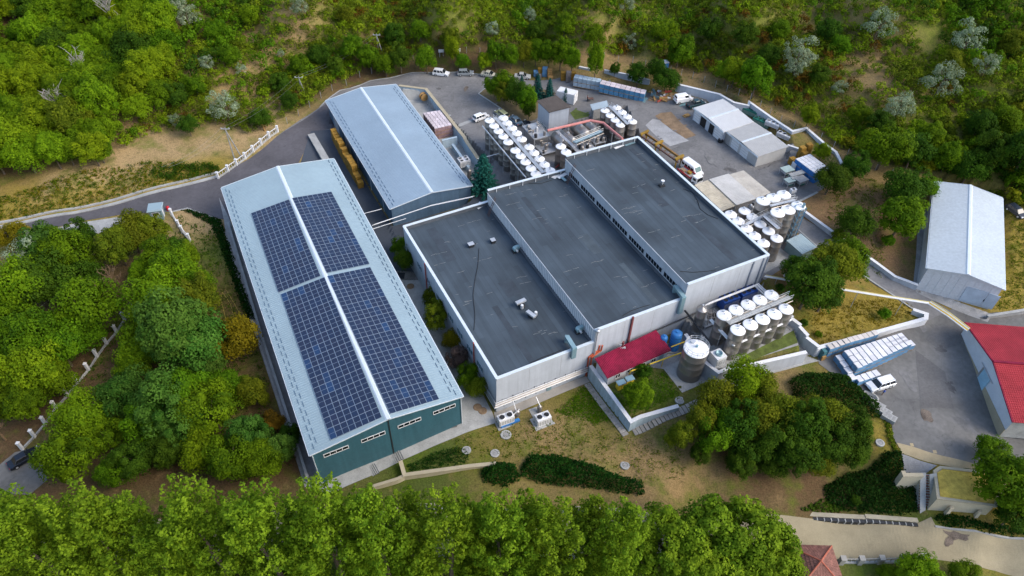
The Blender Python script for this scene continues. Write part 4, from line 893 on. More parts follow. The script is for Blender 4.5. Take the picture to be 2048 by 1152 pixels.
def stairs(label, a, b, width, n, m, side=None, name="stairs"):
    """flight from a (low) to b (high)"""
    d = Vector((b.x - a.x, b.y - a.y, 0)); L = d.length; d.normalize(); s = Vector((d.y, -d.x, 0)); t = thing(name, label, "stairs", a)
    rise = (b.z - a.z) / n
    for k in range(n):
        g = MB(); obox(g, Vector((a.x, a.y, a.z - .3)) + d * (L * k / n) - s * width / 2, d * (L / n + .02), s * width, UP * (rise * (k + 1) + .3 - .06)); g.build("step", m, t)
        g = MB(); obox(g, Vector((a.x, a.y, a.z + rise * (k + 1) - .06)) + d * (L * k / n - .03) - s * width / 2, d * (L / n * .62), s * width, UP * .07); g.build("tread", side or m, t)
    return t
sa = G(1854, 1036); sb = P(1852, 948, 2.9); sa.z = -2.4
stairs("brick stairs with dark red treads descending to the beige road", sa, sb, 2.0, 18, M_concp, mat("brick_red", (.16, .06, .04), .85, var=.2))
tl, bl2 = P(1846, 946, 3.4), P(1845, 1030, -1.4)
def sloped_wall(label, p0, p1, w, zb, m=MATS['cream_stone']):
    t = thing("stair_wall", label, "wall", z_(p0, h(p0.x, p0.y))); wall_mesh(MB(), [(p0.x, p0.y, zb, p0.z), (p1.x, p1.y, zb, p1.z)], w).build("wall_body", m, t); wall_mesh(MB(), [(p0.x, p0.y, p0.z, p0.z + .1), (p1.x, p1.y, p1.z, p1.z + .1)], w + .2).build("coping", M_concp, t)
sloped_wall("pale wall flanking the left side of the brick stairs", tl, bl2, .7, -4); sloped_wall("pale wall flanking the right side of the brick stairs", P(1866, 948, 3.4), P(1868, 1030, -1.6), 1.0, -4)
twall("cream wall with coping closing the landing left of the brick stairs", [(1806, 942, 3.6), (1809, 950, 3.6), (1846, 950, 3.6)], .5, MATS['cream_stone'], M_cream)
pl = thing("planter", "raised cream walled planter of dry yellow grass right of the brick stairs", "planter", P(1900, 970, 2.6))
pc = [P(u, v, 3.0) for u, v in ((1869, 943), (1881, 935), (1975, 946), (2010, 960), (1990, 1012), (1876, 996))]
MB().prism([(p.x, p.y) for p in pc], -1.5, 2.9).build("body", MATS["cream_stone"], pl); MB().prism([((p.x - pc[0].x) * .97 + pc[0].x + .35, (p.y - pc[2].y) * .97 + pc[2].y - .2) for p in pc], 2.9, 3.0).build("dry_grass", mat("dry_grass", (.46, .33, .06), .95, var=.3, scale=1.5, fine=.35), pl)
q = [(p.x, p.y, 2.9, 3.15) for p in pc]; wall_mesh(MB(), q, .45, True).build("rim", M_cream, pl)
for k in range(2):
    p = pc[5].lerp(pc[4], (k + .6) / 2); MB().taper((p.x, p.y - .4, -.6), (.5, .6, 2.2), (1, .5)).build("buttress", MATS["cream_stone"], pl)

# paved steps: every slab a piece
def slab_path(label, a, b, n, w):
    A, B = G(*a), G(*b); t = thing("slab_path", label, "path", A); t["kind"] = "structure"; d = (B - A); d.z = 0; L = d.length; d.normalize(); s = Vector((d.y, -d.x, 0))
    for k in range(n):
        p = A + d * (L * k / n); z = h(p.x + d.x * L / n / 2, p.y + d.y * L / n / 2); g = MB(); obox(g, Vector((p.x, p.y, z - .15)) - s * w / 2, d * (L / n - .07), s * w, UP * (.28 + random.uniform(-.02, .02))); g.build("slab", M_slab, t)
slab_path("paved slab path along the annex wall", (1174, 768), (1252, 872), 19, 1.1); slab_path("paved slab steps climbing past the round manhole", (1266, 864), (1412, 801), 19, 1.5); slab_path("slab stairs along the stepped wall", (1578, 652), (1616, 712), 11, 1.1)

# ------------------------------------------------------------------ small buildings
def quad_roof(parent, c, th, ribs, m, name="roof", rib=.05, along=0):
    """corners c: a b c d; ribs run a->d direction"""
    ea, eb, rb, ra = c; return ribbed(ea, eb, ra, rb, ribs, name, m, parent, rib, th, .14)
def box_walls(parent, ring, zb, m, drop=.06, inset=.15, name="wall"):
    c = sum(ring, Vector()) / len(ring); r = [p + z_(c - p, 0).normalized() * inset for p in ring]
    for k in range(len(r)):
        a, b = r[k], r[(k + 1) % len(r)]; MB().poly([z_(a, zb), z_(b, zb), b - UP * drop, a - UP * drop]).build(name, m, parent)
    return r
# red lean-to annex
ax_ = [P(1189.8, 717, 6.6), P(1311.7, 660, 6.9), P(1341, 698.5, 5.7), P(1213.4, 754.6, 5.6)]
an = thing("annex", "white lean-to annex with crimson sheet roof against the factory front", "annex", z_(ax_[3], 3.0), math.atan2((ax_[2] - ax_[3]).y, (ax_[2] - ax_[3]).x))
quad_roof(an, [ax_[3], ax_[2], ax_[1], ax_[0]], .12, 46, M_redsheet); R = box_walls(an, ax_, 2.2, M_white, .16, .45)
e = (R[2] - R[3]); e.z = 0; Le = e.length; e.normalize(); oe = Vector((e.y, -e.x, 0)); oe = oe if oe.y < 0 else -oe
for f in (.12, .32, .54, .72): window(an, z_(R[3], 3.9) + e * Le * f, e, 1.1, 1.1, 2, oe)
g = MB(); obox(g, z_(R[3], 3.05) + e * Le * .86, e * 1.0, oe * .06, UP * 2.1); g.build("door", M_duct, an)
g = MB(); obox(g, ax_[3] - UP * .2 + oe * .02, (ax_[2] - ax_[3]), oe * .16, UP * .14); g.build("gutter", M_redsheet, an)
p = P(1245, 693, 6.6); MB().box((p.x, p.y, p.z - .05), (1.0, .9, .25)).build("vent_base", M_galv, an); MB().cyl((p.x, p.y, p.z), (p.x, p.y, p.z + 1.2), .2, n=10).build("vent", MATS["brown_red_flue"], an)
# orange red gas pipes at its corner
gp = thing("gas_pipe", "orange red gas pipe rising at the annex corner", "pipe", G(1171, 756)); q = P(1172, 752, .4)
for dx in (0, .5): MB().tube([q + Vector((dx, 0, 0)), q + Vector((dx, 0, 5.2)), q + Vector((dx + 1.6, 1.0, 5.9)), q + Vector((dx + 1.7, 1.0, 7.2))], .14, 8).build("pipe", mat("orange_red", (.45, .09, .04), .55), gp)
yp = thing("gas_pipe", "bright yellow gas pipe bridging from the annex to the big tank", "pipe", G(1290, 745)); MB().tube([P(1258, 748, 4.0), P(1262, 742, 5.0), P(1361, 706, 5.2), P(1363, 712, 3.2)], .12, 8).build("pipe", M_yel, yp); MB().tube([P(1342, 694, 5.5), P(1370, 683, 6.6)], .1, 6).build("branch", M_yel, yp)
for f in (.3, .65): p = P(1262, 742, 5.0).lerp(P(1361, 706, 5.2), f); MB().cyl(z_(p, 2.9), p, .06, n=6).build("post", M_yel, yp)
for k, (u, v) in enumerate(((1240, 776), (1257, 768))):
    p = G(u, v); t = thing("gas_box", ("yellow gas cabinet with pale lid, left of the pair under the annex", "yellow gas cabinet with pale lid, right of the pair under the annex")[k], "gas cabinet", p, .42, "yellow gas cabinets")
    MB().box((0, 0, .8), (1.35, .8, 1.5)).build("body", M_yel, t, world=False); MB().taper((0, 0, 1.56), (1.6, 1.1, .12), (.9, .9)).build("lid", M_duct, t, world=False); MB().box((.0, -.42, .8), (.06, .03, 1.2)).build("door_seam", M_dark, t, world=False)

# white tower house
tr = [P(1073.6, 201.3, 10.2), P(1112.5, 190.2, 11.2), P(1142, 213.4, 10.9), P(1097.7, 224.5, 9.9)]
tw = thing("tower_house", "white tower house with dark brown pitched roof behind the tank farm", "building", z_(tr[3], 3.5), math.atan2((tr[2] - tr[3]).y, (tr[2] - tr[3]).x))
ribbed(tr[3], tr[2], tr[0], tr[1], 8, "roof", mat("brown_felt", (.085, .070, .06), .9, var=.15), tw, .02, .2); R = box_walls(tw, tr, 2.6, M_white, .22, .45)
e = (R[3] - R[0]); e.z = 0; Le = e.length; e.normalize(); oe = Vector((e.y, -e.x, 0)); oe = oe if oe.x < 0 else -oe; TG = mat("teal_glass", (.05, .14, .18))
for f, zz in ((.55, 4.2), (.25, 4.6)): window(tw, z_(R[0], zz) + e * Le * f, e, 1.3, 1.0, 2, oe, M_white, TG)
e = (R[2] - R[3]); e.z = 0; Le = e.length; e.normalize(); oe = Vector((e.y, -e.x, 0)); oe = oe if oe.y < 0 else -oe
window(tw, z_(R[3], 4.3) + e * Le * .16, e, 1.8, 1.2, 2, oe, M_white, TG); window(tw, z_(R[3], 4.0) + e * Le * .7, e, .9, 1.8, 1, oe, M_white, TG)
# little lean-to shed by the eight tanks
sr = [P(1180, 208.8, 7.6), P(1214, 200.8, 7.7), P(1217, 213, 6.7), P(1185, 221, 6.6)]
sh = thing("shed", "tiny concrete shed with pale sloping sheet roof beside the eight tanks", "shed", z_(sr[3], 4.4), math.atan2((sr[2] - sr[3]).y, (sr[2] - sr[3]).x)); ribbed(sr[3], sr[2], sr[0], sr[1], 14, "roof", M_roofm2, sh, .04, .08); box_walls(sh, sr, 3.8, M_conc, .1, .4)
# garages
def garage(label, px, zt, zb, roofm, wallm, doors, ribs):
    A, B, C, D = [P(u, v, z) for (u, v), z in zip(px, zt)]           # front-left, back-left, back-right, front-right
    t = thing("garage", label, "garage", z_(A, zb), math.atan2((D - A).y, (D - A).x)); mA, mB = (A + D) / 2, (B + C) / 2; mA.z += .25; mB.z += .25
    ribbed(A, B, mA, mB, ribs, "roof", roofm, t, .03, .18); ribbed(D, C, mA, mB, ribs, "roof", roofm, t, .03, .18)
    g = MB(); g.beam(mA + UP * .05, mB + UP * .05, .5, .08); g.build("ridge_cap", M_trim, t)
    R = box_walls(t, [A, B, C, D], zb - .8, wallm, .14, .3)
    e = (R[3] - R[0]); e.z = 0; L = e.length; e.normalize(); o = Vector((e.y, -e.x, 0)); o = o if o.y < 0 else -o
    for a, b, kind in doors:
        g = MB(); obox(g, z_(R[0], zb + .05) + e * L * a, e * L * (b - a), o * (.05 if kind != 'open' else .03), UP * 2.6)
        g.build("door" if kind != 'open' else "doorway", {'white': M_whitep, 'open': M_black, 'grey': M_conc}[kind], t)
        if kind == 'white':
            for q in range(1, 4): w = MB(); obox(w, z_(R[0], zb + .1 + q * .62) + e * L * a + o * .052, e * L * (b - a), o * .015, UP * .04); w.build("door_seam", M_conc, t)
    g = MB(); obox(g, A - UP * .35 + o * .02, D - A, o * .12, UP * .3); g.build("fascia", M_trim, t)
    return t
garage("white garage block with two open dark doorways beside the parked van", [(1387.6, 215.5), (1446, 197.5), (1507.8, 243.5), (1448.2, 263.8)], (9.5, 9.9, 9.9, 9.5), 6.45, mat("pale_roof_sheet", (.56, .56, .55), .5, .1, var=.05), M_white, [(.02, .22, 'white'), (.25, .43, 'open'), (.55, .70, 'open'), (.73, .97, 'white')], 24)
garage("grey garage block with shut white doors beside the machines", [(1450.5, 260.4), (1507.8, 243.5), (1577.4, 293), (1516.8, 313.2)], (9.4, 9.8, 9.8, 9.4), 6.5, mat("grey_garage_roof", (.40, .395, .38), .6, .1, var=.08), mat("grey_garage_wall", (.40, .40, .39), .7, var=.08), [(.01, .17, 'grey'), (.22, .44, 'white'), (.51, .73, 'white')], 24)
# flat canopies
def canopy(label, px, zt, m, ribs, along):
    c = [P(u, v, z) for (u, v), z in zip(px, zt)]; t = thing("canopy", label, "canopy", z_(c[0], h(c[0].x, c[0].y)))
    ribbed(c[0], c[3], c[1], c[2], ribs, "roof", m, t, .06, .1)
    for p in c:
        q = p.lerp(sum(c, Vector()) / 4, .06); MB().cyl((q.x, q.y, h(q.x, q.y) - .2), (q.x, q.y, q.z - .12), .08, n=6).build("post", M_galv, t)
    return t
M_can1 = mat("rusty_pale_sheet", (.40, .36, .28), .8, var=.22, scale=.5); M_can2 = mat("dull_grey_sheet", (.42, .42, .41), .7, var=.12, scale=.4); M_can3 = mat("weathered_sheet", (.38, .36, .32), .8, var=.16, scale=.5)
canopy("stained beige sheet canopy close against the factory wall", [(1388.5, 370), (1418, 359), (1473, 410.6), (1444, 422)], (9.2, 9.3, 9.3, 9.2), M_can1, 16, 0)
canopy("grey sheet canopy in the middle of the three roofs", [(1418, 358.6), (1457, 347), (1513, 397), (1473, 410.2)], (9.5, 9.6, 9.6, 9.5), M_can2, 22, 0)
canopy("ribbed weathered canopy farthest from the factory wall", [(1457.5, 349), (1487, 340.6), (1541, 384.7), (1513.5, 397.3)], (9.2, 9.2, 9.2, 9.2), M_can3, 22, 0)
# corrugated shed at the foot of the tall tanks
c = [P(1572.5, 480.6, 9.2), P(1601.8, 467, 9.4), P(1633.4, 494, 9.4), P(1605, 508.8, 9.2)]; t = thing("shed", "pale corrugated roof shed at the foot of the blue lattice mast", "shed", z_(c[3], 6.6), math.atan2((c[3] - c[0]).y, (c[3] - c[0]).x))
ribbed(c[0], c[3], c[1], c[2], 14, "roof", M_roofm, t, .07, .08); R = box_walls(t, c, 5.6, M_duct, .1, .25)
# shipping container
def container(label, A, D, w, hh, m):
    e = (D - A); e.z = 0; L = e.length; rz = math.atan2(e.y, e.x); t = thing("shipping_container", label, "container", A, rz)
    MB().box((L / 2, w / 2, hh / 2 + .15), (L - .06, w - .06, hh - .1)).build("body", m, t, world=False)
    fr = MB()
    for x in (.07, L - .07):
        for y in (.07, w - .07): fr.box((x, y, hh / 2 + .15), (.16, .16, hh + .05))
        for z in (.22, hh + .1): fr.box((x, w / 2, z), (.16, w - .3, .16))
    for y in (.07, w - .07):
        for z in (.22, hh + .1): fr.box((L / 2, y, z), (L - .3, .16, .16))
    fr.build("frame", M_whitep, t, world=False); rb = MB(); n = int(L / .35)
    for k in range(n):
        for y in (-.005, w + .005): rb.box((L * (k + .5) / n, y, hh / 2 + .15), (.16, .07, hh - .3))
    rb.build("corrugation", m, t, world=False, kind="stuff")
    for y in (w * .27, w * .73): MB().box((L + .02, y, hh / 2 + .15), (.07, w * .42, hh - .3)).build("door", m, t, world=False)
    MB().cyl((L + .08, w * .45, .3), (L + .08, w * .45, hh), .04, n=6).build("lock_bar", M_galv, t, world=False); MB().box((L / 2, w / 2, hh + .16), (L - .2, w - .2, .04)).build("roof_skin", M_whitep, t, world=False)
ca = G(1112, 202); cb = G(1147, 211); container("white shipping container standing behind the tower house", ca, cb, 2.6, 2.7, M_whitep)
# gate booth and portable toilet
p = G(318, 434); t = thing("gate_booth", "small pale gate booth with metal roof beside the entry road", "booth", p, .25)
MB().box((0, 0, 1.3), (2.4, 2.4, 2.6)).build("wall", M_duct, t, world=False); MB().taper((0, 0, 2.62), (3.1, 3.0, .3), (.9, .85)).build("roof", M_roofm, t, world=False); o = t
for y, w in ((-1.2, 1.2),): f = MB(); f.box((0, y, 1.7), (1.5, .06, .9)); f.build("window", M_whitep, t, world=False).name; MB().box((0, y - .03, 1.7), (1.3, .03, .7)).build("pane", M_glass, t, world=False)
MB().box((1.21, 0, 1.1), (.05, .8, 2.0)).build("door", M_whitep, t, world=False)
p = G(337, 420); t = thing("drum", "red drum standing beside the gate booth", "drum", p); MB().lathe([(.35, 0), (.36, .02), (.36, .9), (.33, .95), (.0, .95)], n=14).build("shell", mat("bright_red", (.45, .02, .03), .5), t, True, world=False); MB().lathe([(.37, .3), (.39, .33), (.37, .36)], n=14).build("rib", MATS["bright_red"], t, True, world=False)
p = G(1328, 140); t = thing("portable_toilet", "blue portable toilet with white roof on the dry bank", "portable toilet", p, .3); MB().box((0, 0, 1.15), (1.5, 1.5, 2.3)).build("cabin", M_blueplast, t, world=False); MB().taper((0, 0, 2.31), (1.65, 1.65, .3), (.8, .8)).build("roof", M_whitep, t, world=False); MB().box((0, -.76, 1.1), (.9, .04, 1.9)).build("door", mat("light_blue_plastic", (.06, .25, .55), .5), t, world=False)

# red roofed hall at the right edge
rn = P(1987, 727.4, 9.0); ea = P(1929.4, 644.7, 7.0); eb = P(2025.4, 844.3, 7.0)
rd = (eb - ea); rd.z = 0; rd.normalize(); ro = Vector((-rd.y, rd.x, 0)); ro = ro if ro.x > 0 else -ro; Lr = 24.0
hr_ = thing("red_roof_hall", "white hall with red tiled sheet roof at the right edge of the yard", "building", z_(ea, 3.6), math.atan2(rd.y, rd.x)); mid = (ea + eb) / 2; rn = Vector((mid.x, mid.y, 9.0)); 
ribbed(ea, ea + ro * Lr, rn, rn + ro * Lr, 70, "roof", M_redtile, hr_, .05, .12); ribbed(eb, eb + ro * Lr, rn, rn + ro * Lr, 70, "roof", M_redtile, hr_, .05, .12)
st = MB()
for k in range(1, 26):
    p = rn.lerp(eb, k / 26); obox(st, p + UP * .03 , ro * Lr, (eb - rn).normalized() * .08, UP * .07)
st.build("tile_step", M_redtile, hr_, kind="stuff")
g = MB(); g.beam(rn + UP * .1, rn + ro * Lr + UP * .1, .4, .14); g.build("ridge_cap", M_redsheet, hr_)
a, b = ea + ro * .4 + rd * .4, eb + ro * .4 - rd * .4; top = 6.9
MB().poly([z_(a, 2.4), z_(b, 2.4), z_(b, top), z_((a + b) / 2, 8.8), z_(a, top)]).build("wall", mat("pale_hall_wall", (.58, .62, .66), .75, var=.06), hr_)
MB().poly([z_(b, 2.4), z_(b + ro * Lr, 2.4), z_(b + ro * Lr, top), z_(b, top)]).build("wall", M_concp, hr_); MB().poly([z_(a, 2.4), z_(a + ro * Lr, 2.4), z_(a + ro * Lr, top), z_(a, top)]).build("wall", M_white, hr_)
g = MB(); obox(g, z_(a, 2.4) - ro * .12, b - a, ro * .1, UP * 1.9); g.build("plinth", M_cream, hr_)
g = MB(); obox(g, z_(a.lerp(b, .44), 3.3) - ro * .16, (b - a) * .14, ro * .14, UP * 2.9); g.build("sliding_door", mat("sky_blue_door", (.30, .50, .62), .5), hr_)
g = MB(); obox(g, z_(a.lerp(b, .40), 6.25) - ro * .25, (b - a) * .22, ro * .2, UP * .12); g.build("door_rail", M_galv, hr_)
g = MB(); obox(g, z_(a.lerp(b, .44), 3.3) - ro * .2, (b - a) * .02, ro * .05, UP * 2.9); g.build("door_edge", M_conc, hr_)
for e0 in (ea, eb): g = MB(); g.beam(e0 - UP * .02, rn - UP * .02, .2, .2); g.build("barge_trim", M_redsheet, hr_)

# tiled pavilion roof at the bottom
ap = P(1642, 1122, 2.6); pv = thing("pavilion", "small pavilion with brown red hipped tile roof half under the big tree", "pavilion", z_(ap, h(ap.x, ap.y)), .05); M_tile = mat("terracotta_tile", (.19, .085, .065), .8, var=.25, scale=1.5, objvar=.18)
e4 = [Vector((ap.x + x, ap.y + y, .4)) for x, y in ((-3.6, -3.4), (3.4, -3.4), (3.2, 3.3), (-3.6, 3.3))]
for k in range(4):
    a, b = e4[k], e4[(k + 1) % 4]; n = (b - a).cross(ap - a).normalized(); MB().poly([a - n * .05, b - n * .05, ap - n * .05]).build("roof", mat("tile_underlay", (.10, .05, .04), .9), pv)
    for r in range(9):
        f0, f1 = r / 9, (r + 1) / 9; p0, p1, q0, q1 = a.lerp(ap, f0), b.lerp(ap, f0), a.lerp(ap, f1), b.lerp(ap, f1); m = max(1, int((p1 - p0).length / .42))
        for i in range(m):
            c0, c1, d0, d1 = p0.lerp(p1, (i + .04) / m), p0.lerp(p1, (i + .96) / m), q0.lerp(q1, (i + .06) / m), q0.lerp(q1, (i + .94) / m)
            MB().hexa([c0, c1, d1, d0], [c0 + n * .09, c1 + n * .09, d1 + n * .03, d0 + n * .03]).build("tile", M_tile, pv)
    MB().cyl(e4[k] + UP * .06, ap + UP * .06, .13, n=6).build("hip_cap", mat("hip_red", (.34, .10, .06), .8), pv)
for p in e4: q = p.lerp(z_(ap, p.z), .15); MB().cyl((q.x, q.y, -3.6), (q.x, q.y, .6), .16, n=8).build("post", M_whitep, pv)

# front stairs and railings below the teal gable
for k, ((u0, v0), (u1, v1)) in enumerate((((769, 924), (803, 909)), ((725, 951), (754, 937)))):
    b0 = G(u1, v1); a0 = G(u0, v0); a0.z = b0.z - .5 if k == 0 else b0.z - .5
    t = stairs(("upper flight of pale steps below the teal gable", "lower flight of pale steps below the teal gable")[k], z_(a0, a0.z + .1), z_(b0, b0.z + .3), 1.9, 9, mat("step_shade_tone", (.10, .11, .12), .9), M_concp)  # dark step bodies paint the shade between the pale treads
# manholes
for u, v, lab, r in ((1012, 870, "square worn slab cover in the grass below the air units", .9), (933, 901, "dull round manhole left of the white ringed one", .75), (990, 907, "white ringed manhole on the dry grass above the hedge", .75), (1250, 931, "white ringed manhole near the middle of dry slope", .75), (1359, 801, "raised white ringed manhole beside the slab steps", .8), (1760, 886, "square pale manhole by the hedge corner", .7), (1573, 553, "pale manhole ring on the bank beside the factory corner", .6)):
    p = G(u, v); t = thing("manhole", lab, "manhole", p); MB().lathe([(r, -.2), (r, .14), (r * .62, .16), (r * .6, .05), (0, .05)], n=20).build("ring", M_concp, t, world=False); MB().lathe([(r * .56, .05), (r * .56, .12), (0, .13)], n=16).build("lid", M_conc, t, world=False)
# ------------------------------------------------------------------ tanks
def tank_proto(r, hh, group, label, legs=False, lid=M_lid, name="storage_tank", dome=.2, hatch=True):
    t = thing(name, label, "tank", (0, 0, 0), 0, group)
    prof = [(r * .96, 0), (r, .05)]; z = .05; k = max(2, int(hh / 1.5))
    for q in range(1, k):
        z1 = hh * q / k; prof += [(r, z1 - .03), (r + .025, z1), (r, z1 + .03)]
    prof += [(r, hh - .12)]
    MB().lathe(prof, n=28).build("shell", M_steel, t, True, world=False)
    MB().lathe([(r + .05, hh - .12), (r + .05, hh - .02), (r * .9, hh + .01), (r * .45, hh + dome * .55), (r * .12, hh + dome), (0, hh + dome)], n=28).build("lid", lid, t, True, world=False)
    if hatch:
        a = .9; m = MB(); m.cyl((r * .62 * math.cos(a), r * .62 * math.sin(a), hh + .02), (r * .62 * math.cos(a), r * .62 * math.sin(a), hh + dome * .6 + .22), r * .2, n=12); o = m.build("manway", M_galv, t, world=False)
        MB().cyl((0, 0, hh + dome), (0, 0, hh + dome + .25), .09, n=8).build("vent", M_galv, t, world=False)
    MB().cyl((r + .02, 0, .9), (r + .14, 0, .9), .28, n=12).build("door", M_galv, t, world=False)
    MB().lathe([(r * 1.02, -.5), (r * 1.02, 0)], n=20).build("base", M_conc, t, True, world=False)
    lv = MB(); lv.tube([(r * .7, -r * .78, .3), (r * .7, -r * .78, hh - .3)], .035, 5); lv.build("level_pipe", M_galv, t, world=False)
    return Proto(t)
def place_row(proto, px, zbase, hh, group, lab):
    for k, (u, v) in enumerate(px):
        p = P(u, v, zbase + hh + .1); p.z = zbase; proto.at(p, RZ + random.uniform(-.2, .2), lab(k), group)
GA = "tanks of the twenty tank farm behind the factory"
A1 = [(979.3, 239.7), (988.2, 250.5), (997.1, 261.1), (1006.8, 271.8), (1016.4, 283), (1030.9, 299.7), (1041.7, 310.8), (1051.3, 322.9), (1062.1, 335.5), (1072.1, 347)]
A2 = [(1006.4, 234.7), (1014.2, 244.9), (1023.9, 255.1), (1033.3, 265.3), (1043, 277.4), (1058.2, 293.2), (1068, 304.7), (1078.8, 316.7), (1089, 328.4), (1099.9, 339.9)]
pA = tank_proto(1.12, 7.5, GA, "tank")
place_row(pA, A1, 2.9, 7.5, GA, lambda k: f"white topped steel tank, {ORD[k]} from the yard end in row facing the blue grey hall")
place_row(pA, A2, 2.9, 7.5, GA, lambda k: f"white topped steel tank, {ORD[k]} from the parked cars in row facing the tower house")
GB = "tanks of the eight tank block behind the factory"
pB = tank_proto(1.05, 4.9, GB, "tank")
place_row(pB, [(1210.3, 219.9), (1220.5, 229.7), (1230.7, 239), (1240.9, 248.6)], 4.3, 4.9, GB, lambda k: f"shorter steel tank, {ORD[k]} from the little shed in row nearest the red pipe")
place_row(pB, [(1233.7, 214.3), (1244.3, 223.6), (1254.8, 232.5), (1265, 242.1)], 4.4, 4.9, GB, lambda k: f"shorter steel tank, {ORD[k]} from the crate stacks in row facing the chalky patch")
GC = "tall wide tanks beside the corrugated shed"; pC = tank_proto(1.33, 8.2, GC, "tank")
place_row(pC, [(1526.9, 400.5), (1547.2, 394.5), (1568, 388)], 6.6, 8.2, GC, lambda k: f"tall wide tank by the canopies, {ORD[k]} from the factory wall")
place_row(pC, [(1555.6, 424.2), (1576.6, 418.5), (1597.3, 410.2)], 6.6, 8.2, GC, lambda k: f"tall wide tank in the row by the blue mast, {ORD[k]} from the factory")
GC2 = "small tanks along the right wall of the factory"; pC2 = tank_proto(1.13, 6.2, GC2, "tank")
place_row(pC2, [(1461.9, 427.5), (1477.2, 441), (1494, 455.8), (1509.8, 470.4), (1527.4, 485.1)], 6.6, 6.2, GC2, lambda k: f"small tank hugging the right factory wall, {ORD[k]} from the canopies")
place_row(pC2, [(1489.7, 420.8), (1505.5, 433.2), (1520.6, 446.7), (1537.5, 460.7), (1554, 475.6)], 6.6, 6.2, GC2, lambda k: f"small tank between the two walkways, {ORD[k]} from the canopies")
GD = "tanks of the ten tank block in front of the factory"; pD = tank_proto(1.2, 6.6, GD, "tank")
place_row(pD, [(1448.6, 629.2), (1472.5, 618.9), (1496.7, 608.5), (1520.3, 598.8), (1543.3, 589)], 6.0, 6.6, GD, lambda k: f"steel tank beside the blue fan coolers, {ORD[k]} from the left in its row")
place_row(pD, [(1476, 658.7), (1501.1, 647.8), (1525.3, 637.1), (1549.2, 626.8), (1572.5, 616.8)], 6.0, 6.6, GD, lambda k: f"steel tank facing the lower lawn, {ORD[k]} from the left in the front row")
# big tank with rail
b = tank_proto(2.05, 6.7, None, "biggest steel tank with railing round its white top, alone on a concrete pad", dome=.45); p = P(1392.6, 697, 9.8); p.z = 3.1; big = b.at(p, 1.0)
rl = MB()
for z in (.55, 1.05):
    q = [(1.98 * math.cos(2 * math.pi * k / 28), 1.98 * math.sin(2 * math.pi * k / 28), 6.7 + z) for k in range(29)]; rl.tube(q, .03, 5)
for k in range(14): a = 2 * math.pi * k / 14; rl.cyl((1.98 * math.cos(a), 1.98 * math.sin(a), 6.6), (1.98 * math.cos(a), 1.98 * math.sin(a), 7.75), .03, n=5)
rl.build("railing", M_galv, big, world=False); ld = MB()
for s in (-.25, .25): ld.beam((2.3, s, .2), (2.3, s, 7.7), .05, .05)
for k in range(18): ld.beam((2.3, -.25, .4 + .4 * k), (2.3, .25, .4 + .4 * k), .04, .04)
ld.build("ladder", M_galv, big, world=False); MB().cyl((0, 0, 7.15), (0, 0, 7.5), .22, n=10).build("top_cap", M_duct, big, world=False)
s = tank_proto(.85, 5.2, None, "slim steel tank with domed top standing by the factory corner pipes", dome=.5, lid=M_steel); p = P(1405, 616, 11.4); p.z = 6.0; s.at(p, .3)
p4 = tank_proto(1.15, 5.4, "pair of tanks close behind the third bay", "tank", lid=M_lid)
for k, (u, v) in enumerate(((1121.8, 291), (1132.3, 302.5))): p = P(u, v, 8.6); p.z = 3; p4.at(p, .5, ("upright tank left of the pair wedged behind the third bay", "upright tank right of the pair wedged behind the third bay")[k])
# horizontal tanks
def htank(u0, v0, u1, v1, z, r, label, plat=False):
    a, b = P(u0, v0, z), P(u1, v1, z); d = (b - a); L = d.length; t = thing("horizontal_tank", label, "tank", z_(a, z - r - .6), math.atan2(d.y, d.x), "horizontal tanks in the process yard")
    m = MB(); i = 0; n = 24; prof = [(0, -.35), (r * .7, -.25), (r, 0), (r, L * .33 - .03), (r + .03, L * .33), (r, L * .33 + .03), (r, L * .66), (r, L), (r * .7, L + .25), (0, L + .35)]
    for rr, x in prof:
        for k in range(n): q = 2 * math.pi * k / n; m.v.append((x, rr * math.cos(q), rr * math.sin(q) + r + .6))
    for q in range(len(prof) - 1):
        for k in range(n): m.f.append((q * n + k, q * n + (k + 1) % n, (q + 1) * n + (k + 1) % n, (q + 1) * n + k))
    m.build("shell", M_steel, t, True, world=False)
    for x in (L * .2, L * .8): MB().box((x, 0, .45), (.3, r * 1.6, .9)).build("saddle", M_conc, t, world=False)
    MB().cyl((L * .5, 0, 2 * r + .5), (L * .5, 0, 2 * r + .95), .3, n=12).build("manway", M_galv, t, world=False)
htank(1110, 271, 1128, 288, 6.0, 1.25, "leftmost lying steel tank in the process yard beside upright pair"); htank(1126, 266, 1146, 283, 5.6, 1.0, "slim lying steel tank between the two wide ones"); htank(1150, 252, 1173, 272, 6.0, 1.4, "wide lying steel tank under the platform"); htank(1171, 247, 1190, 263, 5.7, 1.2, "lying steel tank under platform nearest the red pipe")
# walkways between tank rows
def walkway(label, a, b, w, z, rail=True, m=M_galv, group="tank walkways"):
    A, B = P(*a, z), P(*b, z); t = thing("walkway", label, "walkway", z_(A, z), 0, group); d = (B - A); L = d.length; d.normalize(); s = Vector((d.y, -d.x, 0))
    n = max(2, int(L / 2.2))
    for k in range(n): g = MB(); obox(g, A + d * (L * k / n) - s * w / 2, d * (L / n - .05), s * w, UP * .08); g.build("deck_plate", m, t)
    for sg in (-1, 1):
        g = MB(); o = s * sg * (w / 2 + .04)
        for zz in (.5, 1.0): g.cyl(A + o + UP * zz, B + o + UP * zz, .035, n=5)
        for k in range(n + 1): q = A + d * (L * k / n) + o; g.cyl(q, q + UP * 1.0, .03, n=5)
        if rail: g.build("handrail", M_galv, t)
        MB().tube([A + o * 1.6 - UP * .2, B + o * 1.6 - UP * .2], .07, 6).build("pipe", M_steel, t)
    return t
